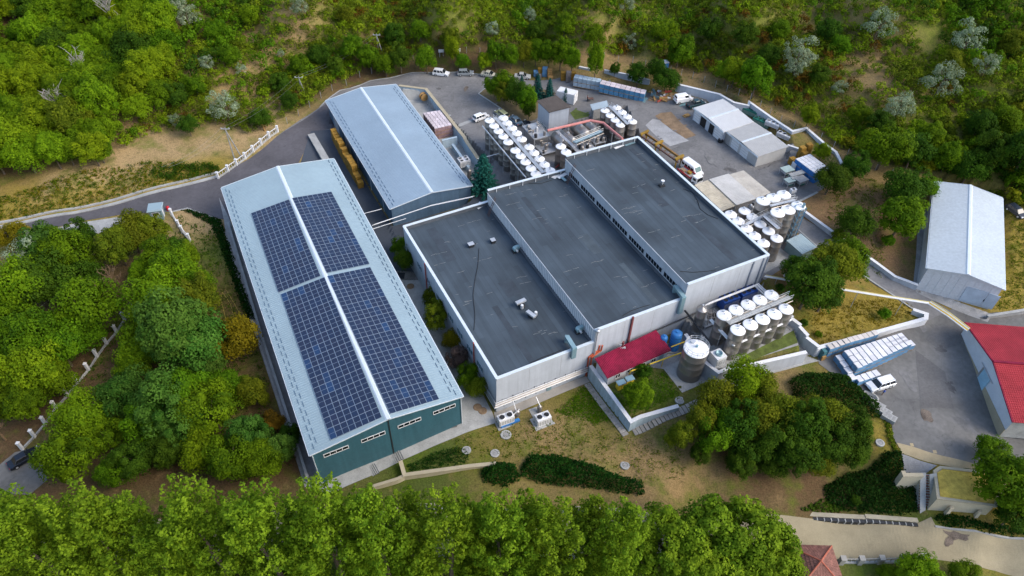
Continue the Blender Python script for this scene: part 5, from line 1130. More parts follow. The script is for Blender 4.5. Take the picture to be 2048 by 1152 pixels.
walkway("long walkway between the two rows of the twenty tank farm", (990, 235), (1087, 346), .8, 10.5); walkway("walkway between the rows of the eight tank block", (1219, 212), (1256, 249), .7, 9.4)
walkway("pale walkway between the two rows of the front tank block", (1456, 647), (1580, 594), .9, 12.5, m=M_concp); walkway("crossing walkway between the wide tanks and small tanks", (1528, 432), (1558, 458), .7, 14.0); walkway("walkway linking the wide tank tops", (1540, 412), (1590, 400), .6, 14.6); walkway("walkway along the small tanks by the wall", (1487, 452), (1540, 425), .6, 12.9)
walkway("blue railed platform above the lying tanks", (1148, 285), (1203, 262), 1.0, 8.0, m=M_duct); walkway("narrow platform between the slim lying tanks", (1113, 262), (1150, 296), .7, 7.2)
# rails round tanks
def pipe_run(label, pts, r, m, posts=True, name="pipe_run", n=1, sp=.3):
    W = [P(u, v, z) for u, v, z in pts]; t = thing(name, label, "pipe", z_(W[0], h(W[0].x, W[0].y)))
    for k in range(n):
        MB().tube([w + Vector((sp * k * .7, sp * k * .5, .05 * k)) for w in W], r, 7).build("pipe", m if not isinstance(m, tuple) else m[k % len(m)], t)
    if posts:
        for a, b in zip(W[:-1], W[1:]):
            q = max(1, int((b - a).length / 7))
            for k in range(q): p = a.lerp(b, (k + .5) / q); MB().cyl(z_(p, h(p.x, p.y) - .2), p, .06, n=6).build("post", M_galv, t)
    return t
pipe_run("pale pipe rail along the outer side of the twenty tank farm", [(965, 252, 9), (1052, 355, 9)], .14, M_whitep); pipe_run("bright pipe frame wrapping the front of the ten tank block", [(1420, 640, 10), (1467, 691, 10), (1580, 641, 10)], .16, M_whitep, n=2); pipe_run("twin white pipes running along the wall above blue coolers", [(1410, 611, 9.2), (1510, 572, 9.2), (1527, 588, 9.2)], .12, M_whitep, n=3, sp=.5)
pipe_run("thin pale pipe from the court across to the tank farm", [(955, 318, 5), (1002, 306, 6)], .1, M_whitep); pipe_run("faded red pipe bridge arching over the process yard", [(1095, 261, 8), (1180, 241, 8.5), (1207, 246, 8.5), (1245, 278, 9)], .32, M_pinkpipe)
pipe_run("long pale pipe bridge crossing the grass to the ramp road", [(1528, 553, 9), (1580, 562, 9.2), (1672, 578, 9.4), (1760, 592, 9.2), (1856, 607, 8.8)], .10, (M_whitep, M_whitep, mat('faded_yellow', (.50, .42, .16), .6)), n=3, sp=.26); pipe_run("yellow and white pipe bridge descending to the red roofed hall", [(1856, 607, 8.8), (1895, 632, 8.4), (1934, 662, 7.6)], .11, (M_whitep, M_yel, M_whitep, MATS['faded_yellow']), n=4, sp=.32, posts=False)
pipe_run("twin pipes crossing from the solar warehouse to the court wall", [(744, 451, 5), (860, 412, 5), (945, 394, 5)], .07, M_whitep, n=2, sp=.5, posts=False); pipe_run("single pipe from the solar warehouse to the factory corner", [(745, 458, 4.6), (812, 437, 4.6)], .07, M_whitep, posts=False); pipe_run("short pipe bridging the dark passage", [(728, 427, 5), (763, 418, 4.6)], .06, M_whitep, posts=False)
pipe_run("dark sloping beam pipe from the slim tank to the big tank", [(1370, 621, 8.6), (1424, 690, 8.0)], .2, M_dark, posts=False); pipe_run("rusty rail pipe near the third bay wall", [(1112, 335, 4), (1120, 328, 4)], .2, M_rust, posts=False)
pipe_run("pipe and cable tray lying along the wall behind the slim tank", [(1300, 667, 6.2), (1362, 640, 7.4), (1402, 622, 7.4)], .09, M_dark, n=3, sp=.4, posts=False)
# process skid
def skid(label, u, v, z, w, l, seed, group="process machinery behind the factory"):
    p = P(u, v, z); t = thing("process_skid", label, "machine", p, RZ, group); r = random.Random(seed)
    MB().box((0, 0, 0), (w, l, .16)).build("deck", M_galv, t, world=False)
    for x in (-1, 1):
        for y in (-1, 1): MB().cyl((x * w * .45, y * l * .45, -(z - h(p.x, p.y))), (x * w * .45, y * l * .45, 0), .09, n=6).build("leg", M_galv, t, world=False)
    for k in range(7):
        x, y = r.uniform(-.4, .4) * w, r.uniform(-.4, .4) * l; R, H = r.uniform(.2, .45), r.uniform(.5, 1.3); MB().lathe([(R, .08), (R, H), (R * .5, H + .2), (0, H + .22)], (x, y, 0), 14).build("vessel", (M_steel, M_galv, M_dark)[k % 3], t, True, world=False)
    for k in range(8):
        x0, y0 = r.uniform(-.45, .45) * w, r.uniform(-.45, .45) * l; zz = r.uniform(.3, 1.6); MB().tube([(x0, y0, .08), (x0, y0, zz), (x0 + r.uniform(-1, 1) * w * .3, y0, zz), (x0, -y0, zz)], .05, 6).build("pipe", M_steel, t, world=False)
    g = MB()
    for x in (-1, 1):
        for zz in (.5, 1.0): g.cyl((x * w / 2, -l / 2, zz), (x * w / 2, l / 2, zz), .03, n=5)
        for q in range(5): g.cyl((x * w / 2, l * (q / 4 - .5), 0), (x * w / 2, l * (q / 4 - .5), 1.0), .03, n=5)
    g.build("handrail", M_galv, t, world=False)
skid("railed steel skid crowded with vessels beside the tower house", 1072, 262, 6.0, 4.2, 6.5, 1); skid("low cluster of pumps and pipes beside the lying tanks", 1092, 297, 3.9, 4, 4, 2); skid("small valve skid in front of the third bay wall", 1165, 293, 4.4, 5, 3, 3); skid("pipework skid under the red pipe bridge", 1195, 280, 4.6, 3, 3, 4); skid("blue grey pump group behind the slim tank", 1418, 640, 6.6, 3.6, 2.4, 5); skid("pipe and valve group between the canopies and wide tanks", 1508, 418, 8, 2.2, 2, 6)
# lattice mast
def lattice(label, u0, v0, u1, v1, z0, z1, w, m):
    a, b = P(u0, v0, z0), P(u1, v1, z1); a2 = Vector(((a.x + b.x) / 2, (a.y + b.y) / 2, z0)); b2 = z_(a2, z1); t = thing("lattice_mast", label, "mast", a2, RZ); H = z1 - z0
    for x in (-1, 1):
        for y in (-1, 1): MB().cyl((x * w / 2, y * w / 2, 0), (x * w / 2, y * w / 2, H), .08, n=6).build("leg", m, t, world=False)
    n = int(H / 1.1); br = MB()
    for k in range(n):
        z, q = H * k / n, H * (k + 1) / n
        for s in (-1, 1):
            br.cyl((s * w / 2, -w / 2, z), (s * w / 2, w / 2, q), .04, n=4); br.cyl((-w / 2, s * w / 2, q), (w / 2, s * w / 2, z), .04, n=4); br.cyl((-w / 2, s * w / 2, q), (w / 2, s * w / 2, q), .04, n=4)
    br.build("bracing", m, t, world=False); MB().beam((-w / 2 - .1, 0, 0), (w / 2, 0, H + .6), .5, .12).build("ladder_cage", M_duct, t, world=False)
lattice("blue lattice stair mast beside the tall wide tanks", 1577, 487, 1600, 408, 6.6, 15.2, 1.5, mat("mast_blue", (.07, .20, .32), .5))
# coolers and chillers
def fan_unit(name, label, cat, loc, rz, w, d, hh, fans, body, group=None, legs=.0, fanm=M_dark, rows=1, base=None, parts=()):
    t = thing(name, label, cat, loc, rz, group); MB().box((0, 0, legs + hh / 2), (w, d, hh)).build("casing", body, t, world=False)
    for k in range(fans):
        for q in range(rows):
            x = w * ((k + .5) / fans - .5); y = d * ((q + .5) / rows - .5); R = min(w / fans, d / rows) * .38
            MB().lathe([(R, 0), (R * 1.12, .1), (R * 1.12, .16), (R, .16), (R, .02), (0, .02)], (x, y, legs + hh), 16).build("fan_ring", body, t, True, world=False)
            f = MB(); f.cyl((x, y, legs + hh + .02), (x, y, legs + hh + .06), R * .97, n=16); f.cyl((x, y, legs + hh + .06), (x, y, legs + hh + .12), R * .25, n=8)
            for b in range(5): a = b * 1.2566; f.box((x + R * .55 * math.cos(a), y + R * .55 * math.sin(a), legs + hh + .09), (R * .7, R * .25, .03), a)
            f.build("fan", fanm, t, world=False)
    gr = MB()
    for k in range(max(4, int(w / .3))): gr.box((w * ((k + .5) / max(4, int(w / .3)) - .5), -d / 2 - .01, legs + hh * .45), (.12, .03, hh * .6))
    gr.build("grille", M_conc, t, world=False)
    if legs:
        for x in (-.45, .45):
            for y in (-.42, .42): MB().box((w * x, d * y, legs / 2), (.1, .1, legs)).build("leg", M_galv, t, world=False)
    if base: MB().box((0, 0, -.12), (w + base, d + base, .3)).build("plinth", M_concp, t, world=False)
    return t
a = RZ - .03
p = G(1011, 846); t = fan_unit("air_conditioner", "white twin fan air conditioner with blue base left of the pair by factory wall", "air conditioner", p, a, 2.7, 1.3, 1.5, 2, M_whitep, "air conditioners by the factory corner", .5, base=.6)
MB().box((.6, -.5, .3), (3.4, .5, .4)).build("blue_base", M_blueplast, t, world=False); MB().lathe([(.5, 0), (.5, 1.2), (.3, 1.5), (0, 1.5)], (2.4, .6, 0), 16).build("vessel", M_steel, t, True, world=False); MB().tube([(2.2, .6, 1.4), (2.2, 1.9, 2.6), (1.4, 2.3, 2.8)], .08, 6).build("pipe", M_whitep, t, world=False); MB().tube([(.6, -.1, 1.0), (2.8, .6, 1.6)], .07, 6).build("pipe", M_whitep, t, world=False)
p = G(1085, 843); t = fan_unit("air_conditioner", "white air conditioner with two dark fans right of the pair on a pad", "air conditioner", p, a, 2.5, 1.5, 1.6, 2, M_whitep, "air conditioners by the factory corner", .0, base=1.0)
MB().lathe([(.42, 0), (.42, 1.3), (.25, 1.7), (0, 1.75)], (.4, 2.0, 0), 16).build("vessel", M_steel, t, True, world=False); MB().tube([(.4, 2, 1.7), (.2, 3.2, 2.8)], .08, 6).build("pipe", M_galv, t, world=False); MB().box((.2, 2.0, -.1), (2.6, 2.2, .24)).build("pad", M_concp, t, world=False)
for k, (u, v) in enumerate(((1451, 612), (1486, 597))):
    p = G(u, v); fan_unit("cooler", ("blue fan cooler behind the front tanks, left of the pair", "blue fan cooler behind the front tanks, right of the pair")[k], "cooler", p, RZ, 3.5, 2.4, 2.0, 3, mat("deep_blue_casing", (.02, .07, .28), .45), "blue fan coolers by the factory wall", .6, rows=2)
p = G(1497, 232); fan_unit("cooler", "green fan cooler by the perimeter wall, upper of the green pair", "cooler", p, RZ - 1.18, 4.2, 1.4, 1.4, 4, M_greenp, "coolers behind the garages", .5)
p = G(1522, 248); fan_unit("cooler", "green fan cooler by the perimeter wall, lower of the green pair", "cooler", p, RZ - 1.18, 4.2, 1.4, 1.4, 4, M_greenp, "coolers behind the garages", .5)
p = G(1541, 262); fan_unit("cooler", "white three fan cooler nearest the green coolers", "cooler", p, RZ - 1.18, 3.4, 1.3, 1.0, 3, M_whitep, "coolers behind the garages", .4); p = G(1566, 278); fan_unit("cooler", "white three fan cooler nearest the wall jog", "cooler", p, RZ - 1.18, 3.4, 1.3, 1.0, 3, M_whitep, "coolers behind the garages", .4)
p = G(928, 337); p.z = .8; t = fan_unit("cooler", "pale cooler with black fans in the sunken court beside spruce", "cooler", p, RZ, 2.6, 2.0, 1.6, 2, M_whitep, None, .6, rows=2); p = G(939, 360); s_ = thing("water_filter", "slim steel vessel beside the court cooler and spruce", "tank", p); MB().lathe([(.5, 0), (.5, 2.6), (.3, 3.0), (0, 3.05)], n=16).build("shell", M_steel, s_, True, world=False); MB().cyl((0, 0, 3), (0, 0, 3.4), .1, n=8).build("valve", M_galv, s_, world=False)
p = P(1437.7, 708, 8.4); p.z = 6.0; t = thing("cooling_tower", "white box cooling tower with green round fan beside the big tank", "cooling tower", p, RZ)
MB().taper((0, 0, .5), (2.0, 2.0, 1.9), (1, 1)).build("casing", M_whitep, t, world=False); MB().lathe([(.62, 2.4), (.6, 2.75), (.5, 2.75), (.5, 2.5), (0, 2.5)], n=18).build("fan_ring", M_duct, t, True, world=False); MB().taper((0, 0, .0), (2.3, 2.3, .5), (.9, .9)).build("basin", M_galv, t, world=False)
for k in range(4): MB().box((-.75 + .5 * k, -1.02, 1.3), (.35, .04, 1.3)).build("louvre", M_galv, t, world=False)
for (u, v, r, hh, lab) in ((1329, 672, .65, 2.2, "smaller blue barrel tank beside the red annex roof"), (1355, 664, .95, 3.0, "bigger blue barrel tank against the factory wall")):
    p = P(u, v, 4.6 + hh); p.z = 4.4; t = thing("barrel_tank", lab, "blue tank", p, 0, "blue barrel tanks by the annex"); pr = [(r * .95, -1.4), (r, 0), (r, .1)]
    for k in range(1, 5): z = hh * k / 5; pr += [(r, z - .06), (r * 1.05, z), (r, z + .06)]
    MB().lathe(pr + [(r, hh - .1), (r * .8, hh + .1), (r * .3, hh + .2), (0, hh + .2)], n=24).build("shell", M_blueplast, t, True, world=False); MB().cyl((0, 0, hh + .15), (0, 0, hh + .35), r * .3, n=14).build("cap", M_blueplast, t, world=False); MB().box((0, 0, -1.2), (r * 2.4, r * 2.4, .2)).build("base", M_conc, t, world=False)

# ------------------------------------------------------------------ stacked goods
def wrapped_pallet(w, l, layers, lh, body, top, group, name="pallet_stack", cat="pallet stack", slots=True):
    t = thing(name, "pallet stack", cat, (0, 0, 0), 0, group); z = 0
    for k in range(layers):
        MB().box((0, 0, z + .06), (w * .98, l * .98, .1)).build("pallet", M_wood, t, world=False)
        m = MB(); m.box((0, 0, z + .12 + (lh - .16) / 2), (w * .95, l * .95, lh - .16))
        if slots:
            for q in range(1, 4): m.box((0, 0, z + .12 + (lh - .16) * q / 4), (w * .985, l * .985, .05))
        m.build("load", body, t, world=False); z += lh
    MB().taper((0, 0, z), (w * .97, l * .97, .1), (.92, .92)).build("top_sheet", top, t, world=False); return Proto(t)
M_bluewrap = mat("blue_wrapped_load", (.10, .22, .36), .5, var=.2, scale=.8, objvar=.15); M_palewrap = mat("pale_top_sheet", (.60, .60, .62), .45, var=.08, objvar=.08); M_bluecrate = mat("blue_crates", (.07, .20, .33), .6, var=.2, scale=1.5, objvar=.2); M_greycrate = mat("grey_blue_crates", (.27, .35, .42), .6, var=.15, objvar=.15); M_pinkload = mat("brown_pink_load", (.30, .20, .20), .7, var=.25, scale=1.5, objvar=.15); M_pinktop = mat("pale_pink_sheet", (.52, .46, .48), .6, var=.1, objvar=.18)
def lerp2(c, a, b): return c[0].lerp(c[1], a).lerp(c[3].lerp(c[2], a), b)
# goods yard: eleven by three block, two high, plus a low row
zt = 3.45 + 2.6; Q = [P(1686.4, 702.3, zt), P(1804.8, 668.4, zt), P(1822, 686, zt), P(1715, 739, zt)]; ex = (Q[1] - Q[0]); Wd = ex.length; ey = (Q[3] - Q[0]); Ld = ey.length
G1_ = "wrapped pallets in the big block on the goods yard"; pp = wrapped_pallet(Wd / 11 * .93, Ld / 3 * .93, 2, 1.3, M_bluewrap, M_palewrap, G1_)
rz = math.atan2(ex.y, ex.x)
rows3 = ("back row by the long wall", "middle row", "front row by the parked car")
for j in range(3):
    for i in range(11):
        p = lerp2(Q, (i + .5) / 11, (j + .5) / 3); z = h(p.x, p.y) + .08; pp.at((p.x, p.y, min(z, 3.55)), rz, f"wrapped double pallet, {ORD[i]} from the left in the {rows3[j]}", G1_)
pq = wrapped_pallet(Wd / 11 * .97, Ld / 3 * .96, 1, 1.25, M_bluewrap, M_palewrap, "single height pallets edging the big block")
exn, eyn = ex.normalized(), ey.normalized()
for k in range(4):
    p = lerp2(Q, 0, 0) - exn * .65 + eyn * (Ld * (k + .4) / 3.2); pq.at((p.x, p.y, h(p.x, p.y) + .08), rz, f"low blue pallet along the left flank of the big block, {ORD[k]} from the wall", "single height pallets edging the big block")
for k in range(4):
    p = lerp2(Q, 0, 1) + exn * (Wd / 11 * (k + .3)) + eyn * (Ld / 3 * .65); pq.at((p.x, p.y, h(p.x, p.y) + .08), rz, f"low blue pallet in front of the big block, {ORD[k]} from the left", "single height pallets edging the big block")
p = lerp2(Q, 1, .8) + exn * .7; pq.at((p.x, p.y, h(p.x, p.y) + .08), rz, "low pale pallet at the right end of the big block", "single height pallets edging the big block")
a, b = P(1655, 697, 5.8), P(1752, 668, 5.8); G2_ = "pallets in the single row along the long retaining wall"; pw = wrapped_pallet((b - a).length / 10 * .97, 1.1, 2, 1.15, M_bluewrap, mat("cream_top_sheet", (.54, .50, .46), .5, var=.1, objvar=.1), G2_)
for k in range(10): p = a.lerp(b, (k + .5) / 10); pw.at((p.x, p.y, h(p.x, p.y) + .08), rz, f"cream topped wrapped pallet under the long retaining wall, {ORD[k]} from the left", G2_)
p = a + (a - b).normalized() * .7; z = h(p.x, p.y) + .08; t = thing("crate", "dark green crate stack with brown end at the left end of the wall row", "crate", (p.x, p.y, z), rz); MB().box((0, 0, 1.0), (.7, 1.2, 2.0)).build("body", mat("dark_teal_crate", (.05, .15, .17), .6), t, world=False); MB().box((-.1, -.72, .5), (.8, .25, 1.0)).build("front", M_wood, t, world=False)
# two rows of crate stacks at the back of the yard
def crate_rows(c, zt, n, m, layers, lh, body, top, group, lab, zb=None):
    C4 = [P(u, v, zt) for u, v in c]; X = (C4[1] - C4[0]).length; Y = (C4[3] - C4[0]).length; pr = wrapped_pallet(X / n * .97, Y / m * .96, layers, lh, body, top, group); rz = math.atan2((C4[1] - C4[0]).y, (C4[1] - C4[0]).x)
    for j in range(m):
        for i in range(n): p = lerp2(C4, (i + .5) / n, (j + .5) / m); pr.at((p.x, p.y, zt - layers * lh), rz, lab(i, j), group)
crate_rows([(1150, 149), (1203, 158), (1200, 165.5), (1147, 156)], 4.6 + 2.4, 6, 2, 2, 1.2, M_greycrate, M_greycrate, "grey blue crate stacks at the back of the yard", lambda i, j: f"grey blue crate stack, {ORD[i]} from the wooden pallets in the {('back', 'front')[j]} row")
crate_rows([(1204, 160), (1293, 180.5), (1290, 189), (1199, 168)], 5.1 + 2.4, 9, 2, 2, 1.2, M_bluecrate, M_pinktop, "blue crate stacks with pale tops at the back", lambda i, j: f"blue crate stack with pale top, {ORD[i]} from the grey crates in the {('back', 'front')[j]} row")
crate_rows([(1590.6, 318), (1620, 308), (1660, 338), (1634, 350)], 7.0 + 2.6, 4, 6, 2, 1.3, M_blueplast, M_palewrap, "bright blue wrapped pallets by the tree and machines", lambda i, j: f"bright blue wrapped pallet, {ORD[i]} from the machines in the {ORD[j]} row from the yellow crates")
crate_rows([(845, 226), (880, 221), (904, 250), (870, 258)], .3 + 3.2, 5, 7, 3, 1.06, M_pinkload, M_pinktop, "brown pink pallets in the sunken court", lambda i, j: f"brown pink pallet, {ORD[i]} from the hall in the {ORD[j]} row from the reel")
crate_rows([(872, 262), (907, 253), (911, 259), (877, 268)], .3 + 1.5, 4, 1, 1, 1.5, M_pinkload, M_pinktop, "low brown pink pallets in the sunken court", lambda i, j: f"low brown pink pallet before the cross wall, {ORD[i]} from the hall")
# wooden crates
def crate_mesh(w, l, hh):
    m = MB(); n = 4
    for k in range(n):
        z = hh * (k + .5) / n
        for y in (-l / 2, l / 2): m.box((0, y, z), (w, .06, hh / n * .72))
        for x in (-w / 2, w / 2): m.box((x, 0, z), (.06, l - .08, hh / n * .72))
    for x in (-1, 1):
        for y in (-1, 1): m.box((x * (w / 2 - .05), y * (l / 2 - .05), hh / 2), (.1, .1, hh))
    for k in range(5): m.box((0, l * ((k + .5) / 5 - .5), hh - .03), (w * .96, l / 5 * .86, .05))
    m.box((0, 0, .1), (w * .94, l * .94, .08)); o = m.build("tmp", M_crate); d = o.data; bpy.data.objects.remove(o); d.name = "wooden_crate"; return d
CR = crate_mesh(1.25, 1.05, .78)
def crate_stack(u, v, n, rz, label, group="yellow wooden crate stacks", s=1.0, me=None):
    p = G(u, v) if not isinstance(u, Vector) else u; t = thing("crate_stack", label, "crates", p + UP * .06, rz, group)
    for k in range(n):
        o = bpy.data.objects.new("crate", me or CR); COL.objects.link(o); o.parent = t; o.location = (random.uniform(-.05, .05), random.uniform(-.05, .05), k * .8 * s); o.rotation_euler = (0, 0, random.uniform(-.04, .04)); o.scale = (s, s, s)
a, b = G(670, 280), G(724, 378); rzc = math.atan2((b - a).y, (b - a).x) + math.pi / 2
for k in range(17):
    p = a.lerp(b, (k + .3) / 17); p.z = h(p.x, p.y); crate_stack(p, 0, (4, 4, 4, 4, 5, 5, 4, 5, 4, 4, 5, 5, 5, 5, 3, 3, 2)[k], rzc, f"yellow wooden crate stack beside the blue grey hall, {ORD[k] if k < 16 else 'last'} from the road end")
for (u, v, n, lab) in ((1598, 318, 4, "yellow crates by the low wall, left back stack"), (1611, 312, 4, "yellow crates by the low wall, right back stack"), (1604, 322, 3, "yellow crates by the low wall, front stack"), (1582, 328, 2, "short yellow crate stack next to the garage end"), (1588, 334, 2, "small yellow crate pair next to blue wrapped pallets")): crate_stack(u, v, n, .35, lab)
PL = crate_mesh(1.2, 1.0, .16); 
def pallets(u, v, n, rz, label, m):
    p = G(u, v); t = thing("pallet_pile", label, "pallets", p, rz, "wooden pallet piles at the back of the yard")
    for k in range(n): o = bpy.data.objects.new("pallet", PLM[m]); COL.objects.link(o); o.parent = t; o.location = (random.uniform(-.06, .06), random.uniform(-.06, .06), k * .17); o.rotation_euler = (0, 0, random.uniform(-.06, .06))
PLM = []
for mm in (M_crate, M_wood, M_bluewrap, mat("grey_wood", (.17, .15, .14), .9, var=.2)): d = PL.copy(); d.materials.clear(); d.materials.append(mm); PLM.append(d)
for k, (u, v, n, m, lab) in enumerate(((1072, 152, 9, 2, "bluish pallet pile at the left end beside the parked sedan"), (1080, 151, 13, 0, "tall yellow pallet pile in the row under the trees"), (1089, 152, 15, 2, "tallest pallet pile with blue top under the trees"), (1099, 152, 12, 1, "brown pallet pile right of the blue topped one"), (1078, 156, 6, 3, "low dark pallet pile before the row"), (1101, 157, 4, 1, "low brown pallet pile before the row"), (1126, 160, 14, 0, "left yellow pallet pile before the grey blue crates"), (1136, 163, 17, 3, "tall dark topped pallet pile before the grey blue crates"), (1146, 159, 13, 0, "right yellow pallet pile touching the grey blue crates"))): pallets(u, v, n, random.uniform(-.1, .1), lab, m)
p = G(848, 203); t = thing("cable_reel", "big brown wooden cable reel in the corner of the sunken court", "cable reel", p + UP * 1.0, .5)
for y in (-.55, .55): MB().cyl((0, y - .06, 0), (0, y + .06, 0), 1.0, n=18).build("flange", M_wood, t, world=False)
MB().cyl((0, -.49, 0), (0, .49, 0), .6, n=16).build("drum", M_dirt, t, world=False)
# machines and tables by the blue wrapped pallets
def machine(u, v, rz, label, top, w, l):
    p = G(u, v); t = thing("bottling_machine", label, "machine", p, rz, "old machines on the yard beside the blue wrapped pallets")
    MB().box((0, 0, 1.5), (w, l, .12)).build("top", top, t, world=False); MB().box((0, 0, .9), (w * .7, l * .75, .5)).build("body", M_galv, t, world=False); MB().box((w * .1, -l * .1, .45), (w * .4, l * .5, .4)).build("motor", M_greenp, t, world=False)
    for x in (-1, 1):
        for y in (-1, 1): MB().box((x * w * .44, y * l * .44, .72), (.09, .09, 1.44)).build("leg", M_galv, t, world=False)
machine(1571, 349, .45, "green grey topped table machine, uppermost of the machine group", mat("table_grey_green", (.30, .38, .36), .5), 2.6, 2.0); machine(1576, 371, .45, "green legged table machine at the lower left of the group", MATS["table_grey_green"], 2.2, 1.6); machine(1590, 358, .45, "long pale slatted conveyor machine in the group", M_concp, 3.8, 1.2); machine(1599, 369, .5, "cluttered conveyor machine by the kerb wall", M_conc, 2.6, 2.0); machine(1592, 366, .3, "narrow pale conveyor machine amid the group", M_concp, 3.2, .8)
p = G(1589, 337); t = thing("tote_tank", "white plastic tote tank between the crates and machines", "tank", p, .4); MB().box((0, 0, .12), (1.4, 1.4, .2)).build("pallet", M_wood, t, world=False); MB().taper((0, 0, .22), (1.3, 1.3, 1.4), (.96, .96)).build("bottle", M_whitep, t, world=False); MB().cyl((0, 0, 1.6), (0, 0, 1.75), .25, n=12).build("cap", M_galv, t, world=False)
p = G(1583, 390); t = thing("air_unit", "small white fan box on the kerb wall by the wide tanks", "air conditioner", p, .4); MB().box((0, 0, 1.2), (1.3, .8, .8)).build("casing", M_whitep, t, world=False); MB().cyl((0, 0, 1.6), (0, 0, 1.66), .3, n=14).build("fan", M_dark, t, world=False); MB().box((0, 0, .4), (1.0, .5, .8)).build("stand", M_galv, t, world=False)
# concrete blocks beside the hedge
for k, (u, v, w) in enumerate(((1751, 813, 2.6), (1765, 826, 2.4), (1776, 838, 2.2))):
    p = G(u, v); t = thing("concrete_trough", ("long concrete block by the hedge, nearest the round trough", "middle concrete block in the line by the hedge", "lattice topped concrete block at the end of the line")[k], "concrete block", p, -.72, "concrete blocks along the hedge"); MB().box((0, 0, .4), (w, 1.3, .8)).build("body", M_concp, t, world=False)
    for q in range(3): MB().box((w * (q - 1) * .3, 0, .81), (w * .2, .9, .04)).build("recess", M_conc, t, world=False)
p = G(1737, 797); t = thing("round_trough", "oval pale concrete trough by the hedge near the parked car", "trough", p, -.6); t.scale = (1.4, .9, 1); MB().lathe([(.95, 0), (1.0, .7), (.8, .7), (.75, .2), (0, .2)], n=20).build("basin", M_concp, t, True, world=False); MB().lathe([(1.02, .6), (1.05, .75), (.85, .75)], n=20).build("rim", M_concp, t, True, world=False)
# debris behind the van
t = thing("scrap_heap", "scrap heap of boards and red bits beside the blue crates", "scrap", G(1312, 196)); rr = random.Random(5)
for k in range(26):
    u, v = 1300 + rr.random() * 42, 182 + rr.random() * 22; p = G(u, v); MB().box((p.x, p.y, p.z + .15 + rr.random() * .2), (rr.uniform(.4, 2.2), rr.uniform(.2, .8), rr.uniform(.1, .5)), rr.uniform(0, 3)).build("scrap_piece", (M_wood, M_rust, M_whitep, M_dirt, M_duct)[k % 5], t)
p = G(1371, 233); t = thing("pallet_pile", "two tan pallets lying on the yard before the garages", "pallets", p, .5); 
for k in range(2): o = bpy.data.objects.new("pallet", PLM[1]); COL.objects.link(o); o.parent = t; o.location = (.5 * k, 0, .02 + .17 * k)
p = G(1440, 284); t = thing("tyre_pile", "small dark tyre pile at the garage door", "tyres", p)
for k in range(3): MB().lathe([(.3, .0), (.55, .0), (.6, .12), (.55, .24), (.3, .24)], (.2 * (k % 2), 0, .25 * k), 14).build("tyre", M_black, t, True, world=False)
# yellow gantry lying along the factory
a, b = G(1287, 282), G(1362, 336); t = thing("crane_beam", "rusty yellow crane beam lying along the factory wall", "crane", a); d = (b - a).normalized(); s = Vector((d.y, -d.x, 0))
MB().beam(a + UP * 2.2, b + UP * 2.2, .35, .5).build("girder", mat("rusty_yellow", (.22, .12, .035), .8, var=.35), t); MB().beam(a + s * 1.2 + UP * 1.9, b + s * 1.2 + UP * 1.9, .3, .3).build("rail", M_rust2, t)
for f in (.03, .42, .95): p = a.lerp(b, f); MB().beam(p - s * .3, p - s * .3 + UP * 2.8, .4, .4).build("leg", mat("dull_yellow", (.28, .17, .025), .7, var=.25), t); MB().beam(p + s * 1.2, p + s * 1.2 + UP * 2.2, .3, .3).build("leg", MATS["dull_yellow"], t); MB().beam(p - s * .6 + UP * 2.9, p + s * 1.6 + UP * 2.5, .5, .4).build("carriage", MATS["dull_yellow"], t)
for k in range(9): p = a.lerp(b, (k + .5) / 9); MB().beam(p + UP * 2.1, p + s * 1.2 + UP * 1.9, .12, .12).build("tie", MATS["rusty_yellow"], t)
